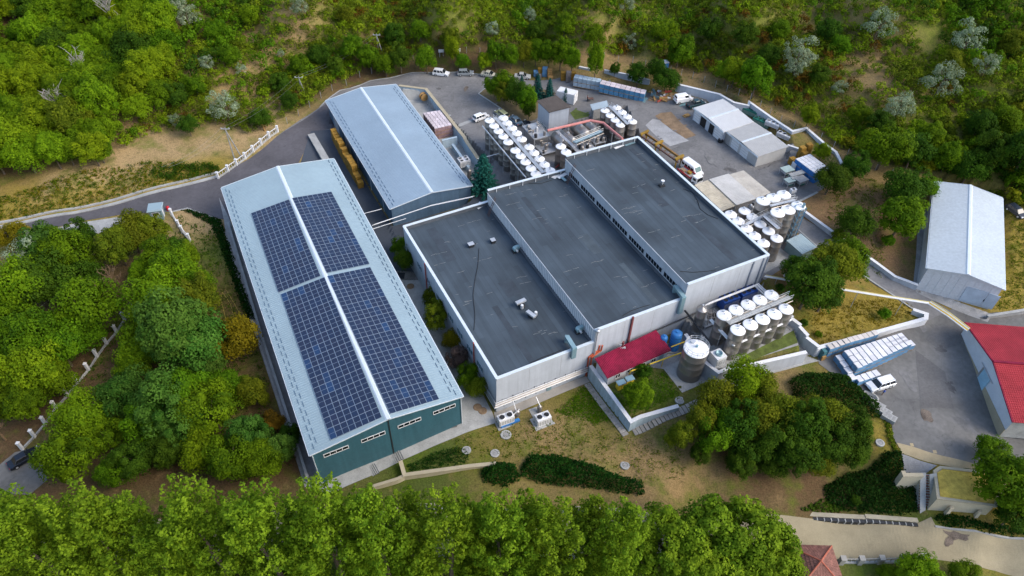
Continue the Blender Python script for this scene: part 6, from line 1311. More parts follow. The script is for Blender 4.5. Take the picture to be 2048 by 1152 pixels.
# ------------------------------------------------------------------ vehicles
def wheel(t, x, y, r, w=.22):
    s = 1 if y > 0 else -1; o = MB().cyl((x, y - s * w, r), (x, y, r), r, n=16).build("wheel", M_black, t, world=False); MB().cyl((x, y - s * .02, r), (x, y + s * .015, r), r * .6, n=12).build("rim", M_galv, o, world=False)
def car(label, loc, rz, paint, L=4.4, W=1.8, H=1.5, kind='sedan', group=None):
    t = thing("parked_car", label, "car", loc, rz, group); hb = H * .56; g = .28; x0, x1 = -L / 2, L / 2
    # side profile of the body at three widths, forward is +x
    pr = {'sedan': [(x0, .45), (x0 + .05, hb + .02), (x0 + .9, hb + .08), (x1 - 1.25, hb + .06), (x1 - .25, hb - .12), (x1, .55), (x1 - .05, g), (x0 + .1, g)],
          'hatch': [(x0, .5), (x0 + .05, hb + .05), (x1 - 1.0, hb + .05), (x1 - .2, hb - .15), (x1, .55), (x1 - .05, g), (x0 + .1, g)],
          'van': [(x0, .45), (x0 + .02, hb + .2), (x1 - 1.0, hb + .1), (x1 - .2, hb - .2), (x1, .5), (x1 - .05, g), (x0 + .1, g)]}
    pr['suv'] = pr['hatch']; pr['pickup'] = [(x0, .55), (x0 + .02, hb + .05), (x1 - 1.2, hb + .08), (x1 - .2, hb - .1), (x1, .6), (x1 - .05, g), (x0 + .1, g)]
    p = pr[kind][::-1]; m = MB(); n = len(p); secs = [(-W / 2, .94), (-W / 2 + .09, 1.0), (W / 2 - .09, 1.0), (W / 2, .94)]
    for y, k in secs: m.v += [(x * (.985 if k < 1 else 1), y, .28 + (z - .28) * (k if k < 1 else 1)) for x, z in p]
    for q in range(3):
        for k in range(n): m.f.append((q * n + k, q * n + (k + 1) % n, (q + 1) * n + (k + 1) % n, (q + 1) * n + k))
    m.f.append(tuple(range(n))[::-1]); m.f.append(tuple(range(3 * n, 4 * n))); m.build("body", paint, t, world=False)
    cb = {'sedan': (x0 + .75, x1 - 1.15, x0 + 1.35, x1 - 1.95), 'hatch': (x0 + .12, x1 - 1.0, x0 + .5, x1 - 1.75), 'suv': (x0 + .08, x1 - 1.05, x0 + .35, x1 - 1.75), 'van': (x0 + .05, x1 - .85, x0 + .15, x1 - 1.6), 'pickup': (x0 + 1.7, x1 - 1.2, x0 + 1.95, x1 - 1.9)}[kind]
    wb, wt = W / 2 - .08, W / 2 - .27; zt = H
    b = [(cb[0], -wb, hb), (cb[1], -wb, hb), (cb[1], wb, hb), (cb[0], wb, hb)]; tp = [(cb[2], -wt, zt - .07), (cb[3], -wt, zt - .07), (cb[3], wt, zt - .07), (cb[2], wt, zt - .07)]
    b = [(x, y, z + .02) for x, y, z in b]
    MB().hexa(b, tp).build("cabin", paint if kind == 'van' else M_carglass, t, world=False)
    MB().taper(((cb[2] + cb[3]) / 2, 0, zt - .07), (cb[3] - cb[2] + .06, 2 * wt + .05, .07), (.94, .9)).build("roof", paint, t, world=False)
    B, T = [Vector(q) for q in b], [Vector(q) for q in tp]
    def face(name, a0, a1, c1, c0, f0, f1, g0, g1, mm):
        n = (a1 - a0).cross(c0 - a0).normalized(); q = [a0.lerp(a1, f0).lerp(c0.lerp(c1, f0), g0), a0.lerp(a1, f1).lerp(c0.lerp(c1, f1), g0), a0.lerp(a1, f1).lerp(c0.lerp(c1, f1), g1), a0.lerp(a1, f0).lerp(c0.lerp(c1, f0), g1)]
        MB().hexa([x + n * .004 for x in q], [x + n * .02 for x in q]).build(name, mm, t, world=False)
    if kind == 'van':
        face("windscreen", B[1], B[2], T[2], T[1], .06, .94, .1, .92, M_carglass)
        face("side_window", B[0], B[1], T[1], T[0], .66, .95, .25, .88, M_carglass); face("side_window", B[2], B[3], T[3], T[2], .05, .34, .25, .88, M_carglass); face("rear_window", B[3], B[0], T[0], T[3], .12, .88, .4, .85, M_carglass)
    else:
        for f in (.02, .36, .66, .95):
            for (a0, a1, c1, c0) in ((B[0], B[1], T[1], T[0]), (B[3], B[2], T[2], T[3])):
                p0, p1 = a0.lerp(a1, f), c0.lerp(c1, f); MB().beam(p0, p1, .09, .05).build("pillar", paint, t, world=False)
    for y in (-W / 2 + .02, W / 2 - .02):
        for x in (x0 + L * .19, x1 - L * .19): wheel(t, x, y + (.03 if y > 0 else -.03), .33 if kind != 'suv' else .37)
    for y in (-1, 1):
        MB().box((x1 - .12, y * (W / 2 - .28), hb - .2), (.22, .4, .16)).build("headlight", M_whitep, t, world=False); MB().box((x0 + .04, y * (W / 2 - .25), hb - .12), (.1, .3, .2)).build("taillight", mat("tail_red", (.4, .01, .01), .3), t, world=False); MB().box((cb[1] - .35, y * (W / 2 + .08), hb + .1), (.16, .2, .14)).build("mirror", paint, t, world=False)
    MB().box((x1 - .01, 0, .42), (.06, W * .7, .14)).build("bumper", M_dark, t, world=False); MB().box((x0 + .01, 0, .42), (.06, W * .8, .14)).build("bumper", M_dark, t, world=False)
    if kind == 'pickup': MB().box((x0 + .85, 0, hb + .06), (1.4, W - .35, .04)).build("bed", M_dark, t, world=False)
    if kind == 'suv':
        for y in (-1, 1): MB().beam((cb[2], y * (wt - .08), H + .06), (cb[3], y * (wt - .08), H + .06), .05, .05).build("roof_rail", M_galv, t, world=False)
    return t
def paint(name, col): return mat(name, col, .25, .1, var=.02, fine=.01, spec=.6)
def car_px(label, rear, front, col, **k):
    a, b = G(*rear), G(*front); d = b - a; c = (a + b) / 2; c.z = h(c.x, c.y) + .05; return car(label, c, math.atan2(d.y, d.x), col, **k)
P_w, P_s, P_b, P_g, P_k = paint("white_car_paint", (.75, .76, .77)), paint("silver_car_paint", (.42, .43, .42)), paint("blue_grey_car_paint", (.13, .19, .24)), paint("grey_car_paint", (.24, .26, .27)), paint("black_car_paint", (.012, .016, .025))
PG = "cars parked along the back edge of the yard"
car_px("white off-road car with rails, first of the four parked under the trees", (868, 149), (897, 151), P_w, L=4.5, H=1.7, kind='suv', group=PG); car_px("grey green minivan, second of the four parked under the trees", (917, 150), (945, 150.5), P_g, L=4.4, H=1.6, kind='hatch', group=PG); car_px("pale beige sedan, third of the four parked under the trees", (963, 151), (994, 153), paint("beige_car_paint", (.45, .44, .36)), kind='sedan', group=PG); car_px("silver sedan by the pallet piles, last of the four under the trees", (1030, 155), (1060, 157), P_s, kind='sedan', group=PG)
CG = "cars parked behind the tank farm"; car_px("yellowish green car parked at the island corner behind the tanks", (1014, 240), (994, 224), paint("yellow_green_paint", (.35, .36, .20)), kind='hatch', group=CG); car_px("blue grey car parked along the island behind the tanks", (1040, 253), (1021, 236), P_b, L=4.6, kind='sedan', group=CG); car_px("black car nearest the process skid behind the tanks", (1062, 262), (1046, 247), P_k, kind='sedan', group=CG); car_px("white car mostly hidden by the first tank", (950, 243), (972, 233), P_w, kind='hatch', group=CG)
car_px("white delivery van parked by the perimeter wall", (1350, 207), (1381, 198), P_w, L=4.8, W=1.95, H=2.1, kind='van'); car_px("dark teal pickup beside the white van at the wall", (1377, 217), (1404, 208), paint("dark_teal_paint", (.015, .05, .06)), L=5.0, H=1.75, kind='pickup')
car_px("white off-road car parked on the goods yard below the pallets", (1781, 765), (1734, 781), P_w, L=4.9, W=1.95, H=1.75, kind='suv'); car_px("black car parked on the grey drive at the lower left", (28, 934), (75, 905), P_k, L=4.8, H=1.5, kind='sedan'); car_px("black car half under the tree beside the white warehouse", (2008, 434), (2040, 437), P_k, kind='hatch')
# minibus
a, b = G(1366, 332), G(1400, 356); d = b - a; c = (a + b) / 2; c.z = h(c.x, c.y) + .05; t = thing("minibus", "white minibus parked beside the flatbed truck", "minibus", c, math.atan2(d.y, d.x)); L, W, H = 5.4, 2.0, 2.25
pr = [(L / 2, .5), (L / 2 - .1, .95), (L / 2 - .75, 1.15), (L / 2 - 1.45, H - .1), (L / 2 - 1.8, H), (-L / 2 + .15, H), (-L / 2, H - .25), (-L / 2, .4), (-L / 2 + .1, .3), (L / 2 - .1, .3)]
m = MB(); n = len(pr)
for y, k in ((-W / 2, .93), (-W / 2 + .12, 1), (W / 2 - .12, 1), (W / 2, .93)): m.v += [(x, y, .3 + (z - .3) * k) for x, z in pr]
for q in range(3):
    for k in range(n): m.f.append((q * n + k, (q + 1) * n + k, (q + 1) * n + (k + 1) % n, q * n + (k + 1) % n))
m.f.append(tuple(range(n))); m.f.append(tuple(range(3 * n, 4 * n))[::-1]); m.build("body", P_w, t, world=False)
MB().hexa([(L / 2 - .74, -.8, 1.2), (L / 2 - .74, .8, 1.2), (L / 2 - 1.38, .75, H - .2), (L / 2 - 1.38, -.75, H - .2)], [(L / 2 - .70, -.8, 1.23), (L / 2 - .70, .8, 1.23), (L / 2 - 1.34, .75, H - .17), (L / 2 - 1.34, -.75, H - .17)]).build("windscreen", mat("green_glass", (.02, .10, .10), .08, spec=.6), t, world=False)
for y in (-1, 1):
    for k in range(4): MB().box((L / 2 - 1.9 - k * .95, y * (W / 2 + .005), 1.5), (.8, .03, .55)).build("side_window", M_carglass, t, world=False)
    for x in (-L * .32, L * .32): wheel(t, x, y * (W / 2 + .01), .34)
    MB().box((L / 2 - .06, y * .75, .75), (.12, .35, .2)).build("headlight", M_galv, t, world=False)
# flatbed truck
a, b = G(1360, 345), G(1398, 372); d = b - a; c = (a + b) / 2; c.z = h(c.x, c.y) + .05; t = thing("flatbed_truck", "flatbed truck with white cab and red bed by the factory", "truck", c, math.atan2(d.y, d.x)); L = 6.2
MB().box((-.3, 0, .75), (L - 1.0, .9, .25)).build("chassis", M_dark, t, world=False); MB().box((-1.0, 0, 1.0), (4.2, 2.0, .12)).build("bed", M_conc, t, world=False)
for y in (-1, 1): MB().box((-1.0, y * 1.0, 1.22), (4.2, .08, .35)).build("side_board", mat("truck_red", (.40, .03, .035), .5), t, world=False)
MB().box((1.1, 0, 1.3), (.08, 2.0, .6)).build("headboard", MATS["truck_red"], t, world=False); MB().taper((2.15, 0, .6), (1.7, 1.95, 1.5), (.8, .9), sh=(-.1, 0)).build("cab", P_w, t, world=False); MB().hexa([(2.93, -.8, 1.25), (2.93, .8, 1.25), (2.76, .78, 1.95), (2.76, -.78, 1.95)], [(2.99, -.8, 1.25), (2.99, .8, 1.25), (2.82, .78, 1.95), (2.82, -.78, 1.95)]).build("windscreen", M_carglass, t, world=False)
for y in (-1, 1):
    MB().box((2.15, y * .955, 1.55), (.8, .04, .5)).build("side_window", M_carglass, t, world=False); wheel(t, 2.1, y * .98, .42); wheel(t, -1.9, y * .98, .42)
MB().box((-.6, .2, 1.3), (.9, .7, .5)).build("cargo_box", MATS["dull_yellow"], t, world=False); MB().box((-2.0, -.3, 1.25), (1.2, .8, .35)).build("cargo_box", M_dirt, t, world=False)
# ------------------------------------------------------------------ people
def person(label, loc, rz, top, legs, hair=(.02, .015, .01), arm=.25, H=1.75):
    t = thing("person", label, "person", loc, rz); me = bpy.data.meshes.new("body"); J = {}; E_ = []
    pts = [("hip", (0, 0, .93), .15), ("chest", (.02, 0, 1.25), .17), ("neck", (.02, 0, 1.48), .07), ("head", (.04, 0, 1.62), .105), ("crown", (.03, 0, 1.72), .08),
           ("lh", (0, .1, .88), .1), ("lk", (.06, .11, .5), .075), ("la", (-.02, .11, .1), .05), ("lf", (.14, .12, .04), .045), ("rh", (0, -.1, .88), .1), ("rk", (.1, -.11, .5), .075), ("ra", (.08, -.11, .1), .05), ("rf", (.24, -.12, .04), .045),
           ("ls", (.02, .2, 1.4), .07), ("le", (.02 + arm * .3, .27, 1.12), .05), ("lw", (.05 + arm, .24, .9), .038), ("lhand", (.1 + arm, .23, .82), .035), ("rs", (.02, -.2, 1.4), .07), ("re", (.02 + arm * .3, -.27, 1.12), .05), ("rw", (.05 + arm, -.24, .9), .038), ("rhand", (.1 + arm, -.23, .82), .035)]
    for k, (n, p, r) in enumerate(pts): J[n] = k
    ed = [("hip", "chest"), ("chest", "neck"), ("neck", "head"), ("head", "crown"), ("hip", "lh"), ("lh", "lk"), ("lk", "la"), ("la", "lf"), ("hip", "rh"), ("rh", "rk"), ("rk", "ra"), ("ra", "rf"), ("chest", "ls"), ("ls", "le"), ("le", "lw"), ("lw", "lhand"), ("chest", "rs"), ("rs", "re"), ("re", "rw"), ("rw", "rhand")]
    s = H / 1.75; me.from_pydata([tuple(c * s for c in p) for _, p, _ in pts], [(J[a], J[b]) for a, b in ed], [])
    skin = mat("skin", (.42, .24, .16), .6, var=.03); me.materials.append(legs); me.materials.append(top); me.materials.append(skin)
    o = bpy.data.objects.new("body", me); COL.objects.link(o); o.parent = t; sk = o.modifiers.new("skin", 'SKIN')
    for k, (n, p, r) in enumerate(pts): v = me.skin_vertices[0].data[k]; v.radius = (r * s, r * s); v.use_root = (k == 0)
    sb = o.modifiers.new("sub", 'SUBSURF'); sb.levels = 1; sb.render_levels = 1
    dg = bpy.context.evaluated_depsgraph_get(); m2 = bpy.data.meshes.new_from_object(o.evaluated_get(dg)); o.modifiers.clear(); o.data = m2; m2.name = "body"
    for p_ in m2.polygons:
        c = p_.center / s; p_.use_smooth = True
        p_.material_index = 2 if (c.z > 1.46 or (abs(c.y) > .19 and c.z < 1.05 and c.z > .7)) else (1 if c.z > .96 or abs(c.y) > .2 and c.z > .9 else 0)
    MB().lathe([(.11, 1.6), (.125, 1.66), (.11, 1.73), (.06, 1.78), (0, 1.79)], (.02 * s, 0, 0), 14).build("hair", mat("dark_hair", hair, .7), t, True, world=False); MB().box((.145, 0, 1.61), (.03, .025, .035)).build("nose", skin, t, world=False); return t
p = G(1764, 791); person("person in bright blue shirt standing beside the white parked car", p + UP * .08, 2.2, mat("blue_shirt", (.02, .08, .35), .8), mat("brown_trousers", (.10, .06, .04), .8))
p = G(1174, 203); person("person in dark red clothes standing at a low table on the yard", p + UP * .05, .2, mat("dark_red_shirt", (.10, .02, .03), .8), mat("dark_trousers", (.03, .03, .04), .8))
p = G(1181, 202); t = thing("work_table", "small low work table in front of the standing worker", "table", p, .2); MB().box((0, 0, .75), (1.3, .9, .1)).build("top", M_rust2, t, world=False)
for x in (-.55, .55):
    for y in (-.35, .35): MB().box((x, y, .35), (.08, .08, .7)).build("leg", M_dark, t, world=False)
# ------------------------------------------------------------------ utility poles and wires
def utility_pole(label, base, topz, lean=None, arms=1, rz=0.0):
    p = G(*base); t = thing("utility_pole", label, "utility pole", p, rz); MB().cyl((0, 0, -.5), (0, 0, topz), .17, .11, n=8).build("post", M_conc, t, world=False)
    if lean: MB().cyl((lean[0], lean[1], -.3), (0, 0, topz - .6), .15, .1, n=8).build("strut", M_conc, t, world=False)
    for k in range(arms): MB().box((0, 0, topz - .35 - .7 * k), (2.0, .12, .12)).build("cross_arm", M_galv, t, world=False)
    for x in (-.9, 0, .9): MB().cyl((x, 0, topz - .3), (x, 0, topz - .02), .07, n=8).build("insulator", M_whitep, t, world=False)
    return p + UP * topz
tops = [utility_pole("A shaped concrete pole beside the white fence at the road bend", (469, 318), 8.6, (1.7, .5)), utility_pole("A shaped concrete pole on the slope above the road bend", (603, 182), 4.2, (1.0, -.5)), utility_pole("far A shaped pole among the hillside shrubs behind the parked cars", (757, 102), 5.0, (1.2, -.6)), utility_pole("lone concrete pole between the trees of the left belt", (90, 655), 5.0, None), ]
def wires(label, a, b, offs, sag=1.2):
    mb = MB()
    for o in offs:
        pts = [a.lerp(b, k / 12) + Vector((o, 0, -sag * 4 * (k / 12) * (1 - k / 12))) for k in range(13)]; mb.tube(pts, .014, 3, False)
    tag(mb.build("power_line", M_conc), label, "power line")
wires("wires strung between the two A shaped poles at the road", tops[0] - UP * .1, tops[1] - UP * .1, (-.8, .8)); wires("wires running from the slope pole to the far hillside pole", tops[1], tops[2], (-.8, .8)); wires("wires running from the fence pole down across the dry field", tops[0], G(348, 378) + UP * 6, (-.8, .8)); wires("wires leaving the lone pole towards the lower left corner", tops[3], G(-60, 745) + UP * 5, (-.7, .7)); wires("wires leaving the lone pole towards the upper trees", tops[3], G(195, 530) + UP * 5, (-.7, .7))
p = G(530, 262); t = thing("leaning_post", "short brown leaning post at the end of the white road fence", "post", p); MB().beam((0, 0, -.3), (-.5, .2, 2.6), .3, .3).build("post", M_wood, t, world=False); MB().beam((-.5, .2, 2.3), (.2, .2, 2.5), .12, .12).build("arm", M_wood, t, world=False)
for k, (u, v) in enumerate(((883, 114), (916, 112))):
    p = G(u, v); t = thing("notice_board", ("small white board on posts under the trees, left", "small white board on posts under the trees, right")[k], "sign", p, .1); MB().box((0, 0, 1.8), (1.5, .08, .9)).build("panel", M_whitep, t, world=False); MB().cyl((-.5, .06, -.2), (-.5, .06, 1.6), .05, n=6).build("post", M_galv, t, world=False); MB().cyl((.5, .06, -.2), (.5, .06, 1.6), .05, n=6).build("post", M_galv, t, world=False)
mb = MB(); mb.tube([G(u, v) + UP * .1 for u, v in ((470, 645), (462, 610), (445, 585), (442, 600), (452, 640), (447, 655))], .06, 5); mb.tube([G(u, v) + UP * .1 for u, v in ((452, 580), (470, 610), (486, 640), (500, 665))], .06, 5); tag(mb.build("hose", mat("yellow_hose", (.30, .24, .05), .6)), "yellow hose lying in loops on the shaded grass by the warehouse", "hose")
# ------------------------------------------------------------------ vegetation
LM = {
 'mid': leaf_mat("leaf_mid_green", (.034, .085, .003), (.125, .225, .005)), 'bright': leaf_mat("leaf_bright_green", (.062, .125, .003), (.195, .290, .007)),
 'dark': leaf_mat("leaf_dark_green", (.016, .048, .004), (.068, .132, .007)), 'olive': leaf_mat("leaf_olive", (.045, .075, .004), (.160, .190, .009)),
 'gold': leaf_mat("leaf_golden", (.105, .095, .004), (.260, .220, .008)), 'rust': leaf_mat("leaf_rusty", (.080, .055, .008), (.190, .110, .008)), 'silver': leaf_mat("leaf_silver", (.13, .18, .09), (.33, .40, .26)),
 'spruce': leaf_mat("needle_blue_green", (.006, .045, .038), (.022, .120, .100)), 'poplar': leaf_mat("leaf_poplar", (.042, .100, .004), (.200, .300, .014), .08, .3, .006), 'hedge': leaf_mat("leaf_hedge", (.006, .028, .003), (.022, .066, .006)),
 'scrub': leaf_mat("leaf_scrub", (.060, .098, .003), (.190, .225, .008), .3, .2, .035), 'purple': leaf_mat("leaf_purple_brown", (.06, .045, .04), (.15, .11, .095)), 'bluegreen': leaf_mat("leaf_blue_green", (.026, .085, .008), (.105, .205, .026))}
def leaves(C, Nn, S, tint, aspect=.65):
    n = len(C); R = RNG.normal(size=(n, 3)); T = np.cross(Nn, R); T /= np.linalg.norm(T, axis=1, keepdims=True) + 1e-9; B = np.cross(Nn, T)
    a = (S * .5)[:, None]; V = np.empty((n, 4, 3)); V[:, 0] = C - T * a - B * a * aspect * .4; V[:, 1] = C + B * a * aspect * -1 + T * a * .1; V[:, 2] = C + T * a + B * a * aspect * .3; V[:, 3] = C + B * a * aspect
    return V.reshape(-1, 3), np.arange(4 * n).reshape(n, 4), np.repeat(tint, 4)
def unit(n):
    d = RNG.normal(size=(n, 3)); return d / np.linalg.norm(d, axis=1, keepdims=True)
def crown_mesh(name, m, R=3.0, V=2.7, zc=3.0, puffs=62, pl=150, pr=.33, leaf=.265, low=-.55, fill=.15, taper=0.0, plume=1.0):
    d = unit(puffs * 4); d = d[d[:, 2] > low][:puffs]; k = len(d); rad = RNG.uniform(.62, .98, k); PC = d * rad[:, None]; PC[:, :2] *= (1 - taper * np.clip(PC[:, 2:3], -1, 1))
    lop = 1 + .16 * np.sin(np.arctan2(PC[:, 1], PC[:, 0]) * RNG.integers(2, 4) + RNG.uniform(0, 6)); PC *= lop[:, None]
    PC = PC * np.array([R, R, V]); prr = pr * R * RNG.uniform(.65, 1.25, k); pt = RNG.uniform(0, 1, k)
    C, Nn, T = [], [], []
    for i in range(k):
        n = int(pl * RNG.uniform(.7, 1.3)); q = unit(n); q[:, 2] = np.where(q[:, 2] < -.35, -q[:, 2], q[:, 2]); r = RNG.uniform(.55, 1.0, n) ** .6
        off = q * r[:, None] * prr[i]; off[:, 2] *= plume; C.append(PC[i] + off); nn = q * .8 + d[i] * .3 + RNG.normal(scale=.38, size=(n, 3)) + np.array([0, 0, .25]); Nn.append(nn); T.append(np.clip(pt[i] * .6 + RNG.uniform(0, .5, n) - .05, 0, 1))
    nf = int(k * pl * fill); q = unit(nf) * (RNG.uniform(0, 1, nf) ** .4)[:, None] * .72; C.append(q * np.array([R, R, V])); Nn.append(unit(nf)); T.append(RNG.uniform(0, .4, nf))  # inner fill leaves tinted darker, the crown's inner shade put into their colour
    C = np.concatenate(C); Nn = np.concatenate(Nn); Nn /= np.linalg.norm(Nn, axis=1, keepdims=True) + 1e-9; T = np.concatenate(T); C[:, 2] += zc
    Vv, F, tt = leaves(C, Nn, leaf * RNG.uniform(.6, 1.35, len(C)), T); return fast_mesh(name, Vv, F, m, ("tint", tt, 'FLOAT'))
def spruce_mesh(name, m, H=7.0, R=2.0):
    C, Nn, T = [], [], []; L = 15
    for l in range(L):
        f = l / L; z = .4 + H * f; r = R * (1 - f) ** .85 + .1; nb = int(14 - 8 * f)
        for b in range(nb):
            a = 2 * math.pi * (b + .5 * (l % 2)) / nb + RNG.uniform(-.2, .2); n = int(46 * (1 - f) + 10); s = RNG.uniform(.1, 1, n); rr = r * RNG.uniform(.8, 1.12)
            x = s * rr; w = (1 - s) * .35 * r + .12; pos = np.stack([np.cos(a) * x - np.sin(a) * RNG.normal(size=n) * w * .5, np.sin(a) * x + np.cos(a) * RNG.normal(size=n) * w * .5, z + .25 - s * .35 * (1 - f) + RNG.normal(size=n) * .07], 1)
            C.append(pos); nn = RNG.normal(scale=.45, size=(n, 3)) + np.array([np.cos(a) * .4, np.sin(a) * .4, .8]); Nn.append(nn); T.append(np.clip(s * .6 + RNG.uniform(0, .4, n), 0, 1))
    C = np.concatenate(C); Nn = np.concatenate(Nn); Nn /= np.linalg.norm(Nn, axis=1, keepdims=True); T = np.concatenate(T)
    V, F, tt = leaves(C, Nn, .30 * RNG.uniform(.6, 1.3, len(C)), T, .5); return fast_mesh(name, V, F, m, ("tint", tt, 'FLOAT'))
def poplar_mesh(name, m, H=17.0, R=3.4):
    """a tall crown of many upright plumes with notches between them"""
    C, Nn, T = [], [], []; np_ = 92
    for i in range(np_):
        f = RNG.uniform(0, 1) ** .8; a = RNG.uniform(0, 2 * math.pi); z = H * (.06 + .80 * f); env = R * math.sin(math.pi * min(1, (.30 + .64 * f))) ** .75
        r = env * RNG.uniform(.35, 1.0); px, py = math.cos(a) * r, math.sin(a) * r; hl = RNG.uniform(1.2, 2.2); w = RNG.uniform(.42, .72); n = int(165 * RNG.uniform(.8, 1.2)); q = unit(n); s = RNG.uniform(.5, 1, n) ** .5
        zz = q[:, 2] * s; ww = w * (1 - .45 * np.clip(zz, -1, 1)); pos = np.stack([px + q[:, 0] * s * ww + math.cos(a) * zz * .45, py + q[:, 1] * s * ww + math.sin(a) * zz * .45, z + zz * hl], 1)
        pos[:, :2] += .16 * np.sin(pos[:, 2:3] * 3.3 + i) ; C.append(pos); Nn.append(q * .8 + RNG.normal(scale=.42, size=(n, 3)) + np.array([0, 0, .3])); T.append(np.clip(RNG.uniform(0, .4) + RNG.uniform(0, .6, n), 0, 1))
    C = np.concatenate(C); Nn = np.concatenate(Nn); Nn /= np.linalg.norm(Nn, axis=1, keepdims=True); T = np.concatenate(T)
    V, F, tt = leaves(C, Nn, .23 * RNG.uniform(.6, 1.35, len(C)), T); return fast_mesh(name, V, F, m, ("tint", tt, 'FLOAT'))
def trunk_mesh(name, H, r, limbs, m, spread=.5, twigs=0):
    mb = MB(); rr = random.Random(name); lean = Vector((rr.uniform(-.05, .05) * H, rr.uniform(-.05, .05) * H, H)); p = [Vector((0, 0, -.6)), lean * .35, lean * .7, lean]; rs = [r * 1.3, r * .9, r * .6, r * .25]
    for k in range(3): mb.cyl(p[k], p[k + 1], rs[k], rs[k + 1], 7, False)
    for k in range(limbs):
        f = rr.uniform(.3, .85); s = lean * f; a = rr.uniform(0, 6.28); e = s + Vector((math.cos(a) * spread * H * .5, math.sin(a) * spread * H * .5, H * rr.uniform(.18, .4))); mb.cyl(s, e, r * (1 - f) * .7 + .03, .03, 5, False)
        for q in range(twigs): g = s.lerp(e, rr.uniform(.4, 1)); mb.cyl(g, g + Vector((rr.uniform(-1, 1), rr.uniform(-1, 1), rr.uniform(.2, 1.2))) * H * .12, .035, .015, 4, False)
    o = mb.build(name, m); d = o.data; bpy.data.objects.remove(o); return d
CRN = {}
for kd in LM:
    if kd == 'poplar': CRN[kd] = [poplar_mesh("poplar_crown", LM[kd], 17 + k % 2, 2.9 + .2 * k) for k in range(4)]
    elif kd == 'spruce': CRN[kd] = [spruce_mesh("spruce_crown", LM[kd], 7, 2.1) for _ in range(2)]
    elif kd == 'scrub': CRN[kd] = []
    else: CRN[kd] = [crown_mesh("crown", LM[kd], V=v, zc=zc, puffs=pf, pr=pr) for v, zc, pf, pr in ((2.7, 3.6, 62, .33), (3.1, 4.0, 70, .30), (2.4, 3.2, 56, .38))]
CRN['silver'] = [crown_mesh("crown", LM['silver'], V=2.6 + .4 * k, zc=3.4, puffs=44, pl=62, pr=.26, leaf=.24, fill=.02) for k in range(3)]
CRN['broad'] = [crown_mesh("crown", LM['poplar'], R=3, V=2.8, zc=3.6, puffs=110, pl=110, pr=.22, leaf=.25, fill=.05) for _ in range(2)]
TRK = [trunk_mesh("trunk", 4.2, .17, 6, M_bark) for _ in range(1)] + [trunk_mesh("trunk_b", 4.4, .15, 7, M_bark)]
TRKP = trunk_mesh("poplar_trunk", 9.0, .24, 6, M_bark, .08); TRKB = trunk_mesh("bare_trunk", 7.0, .13, 22, M_palebark, .42, 4); TRKBR = trunk_mesh("bare_brown", 5.0, .14, 24, mat("brown_twig", (.15, .10, .055), .9), .6, 6)
def plant(name, label, cat, loc, rz, s, crown, trunk=None, group=None, sz=1.0):
    t = thing(name, label, cat, loc, rz, group); t.scale = (s, s, s * sz)
    if crown is not None: c = bpy.data.objects.new("crown", crown); COL.objects.link(c); c.parent = t
    if trunk is not None: q = bpy.data.objects.new("trunk", trunk); COL.objects.link(q); q.parent = t
    return t
KW = {'mid': "mid green", 'bright': "bright yellow green", 'dark': "dark green", 'olive': "olive green", 'gold': "golden yellow", 'rust': "rusty orange", 'silver': "silvery grey", 'bluegreen': "bluish green", 'purple': "purple brown half bare"}
def tree(u, v, d, kd, label, group=None, var=None, hr=1.0, name=None, trunk=True, cat="tree"):
    """crown centre bearing (u, v), crown width d photo pixels"""
    me = CRN[kd][random.randrange(len(CRN[kd])) if var is None else var]; zc = {0: 3.6, 1: 4.0, 2: 3.2}.get(CRN[kd].index(me), 3.6); z0 = 0; s = 1
    for _ in range(12):
        p = P(u, v, z0 + zc * s * hr); s = d / 2 * mpp(p) / 3.15; z0 = .5 * z0 + .5 * h(p.x, p.y)
    p.z = h(p.x, p.y) - .1
    return plant(name or {'silver': "willow_tree"}.get(kd, "leafy_tree"), label, cat, p, random.uniform(0, 6.28), s, me, random.choice(TRK) if trunk else None, group, hr)
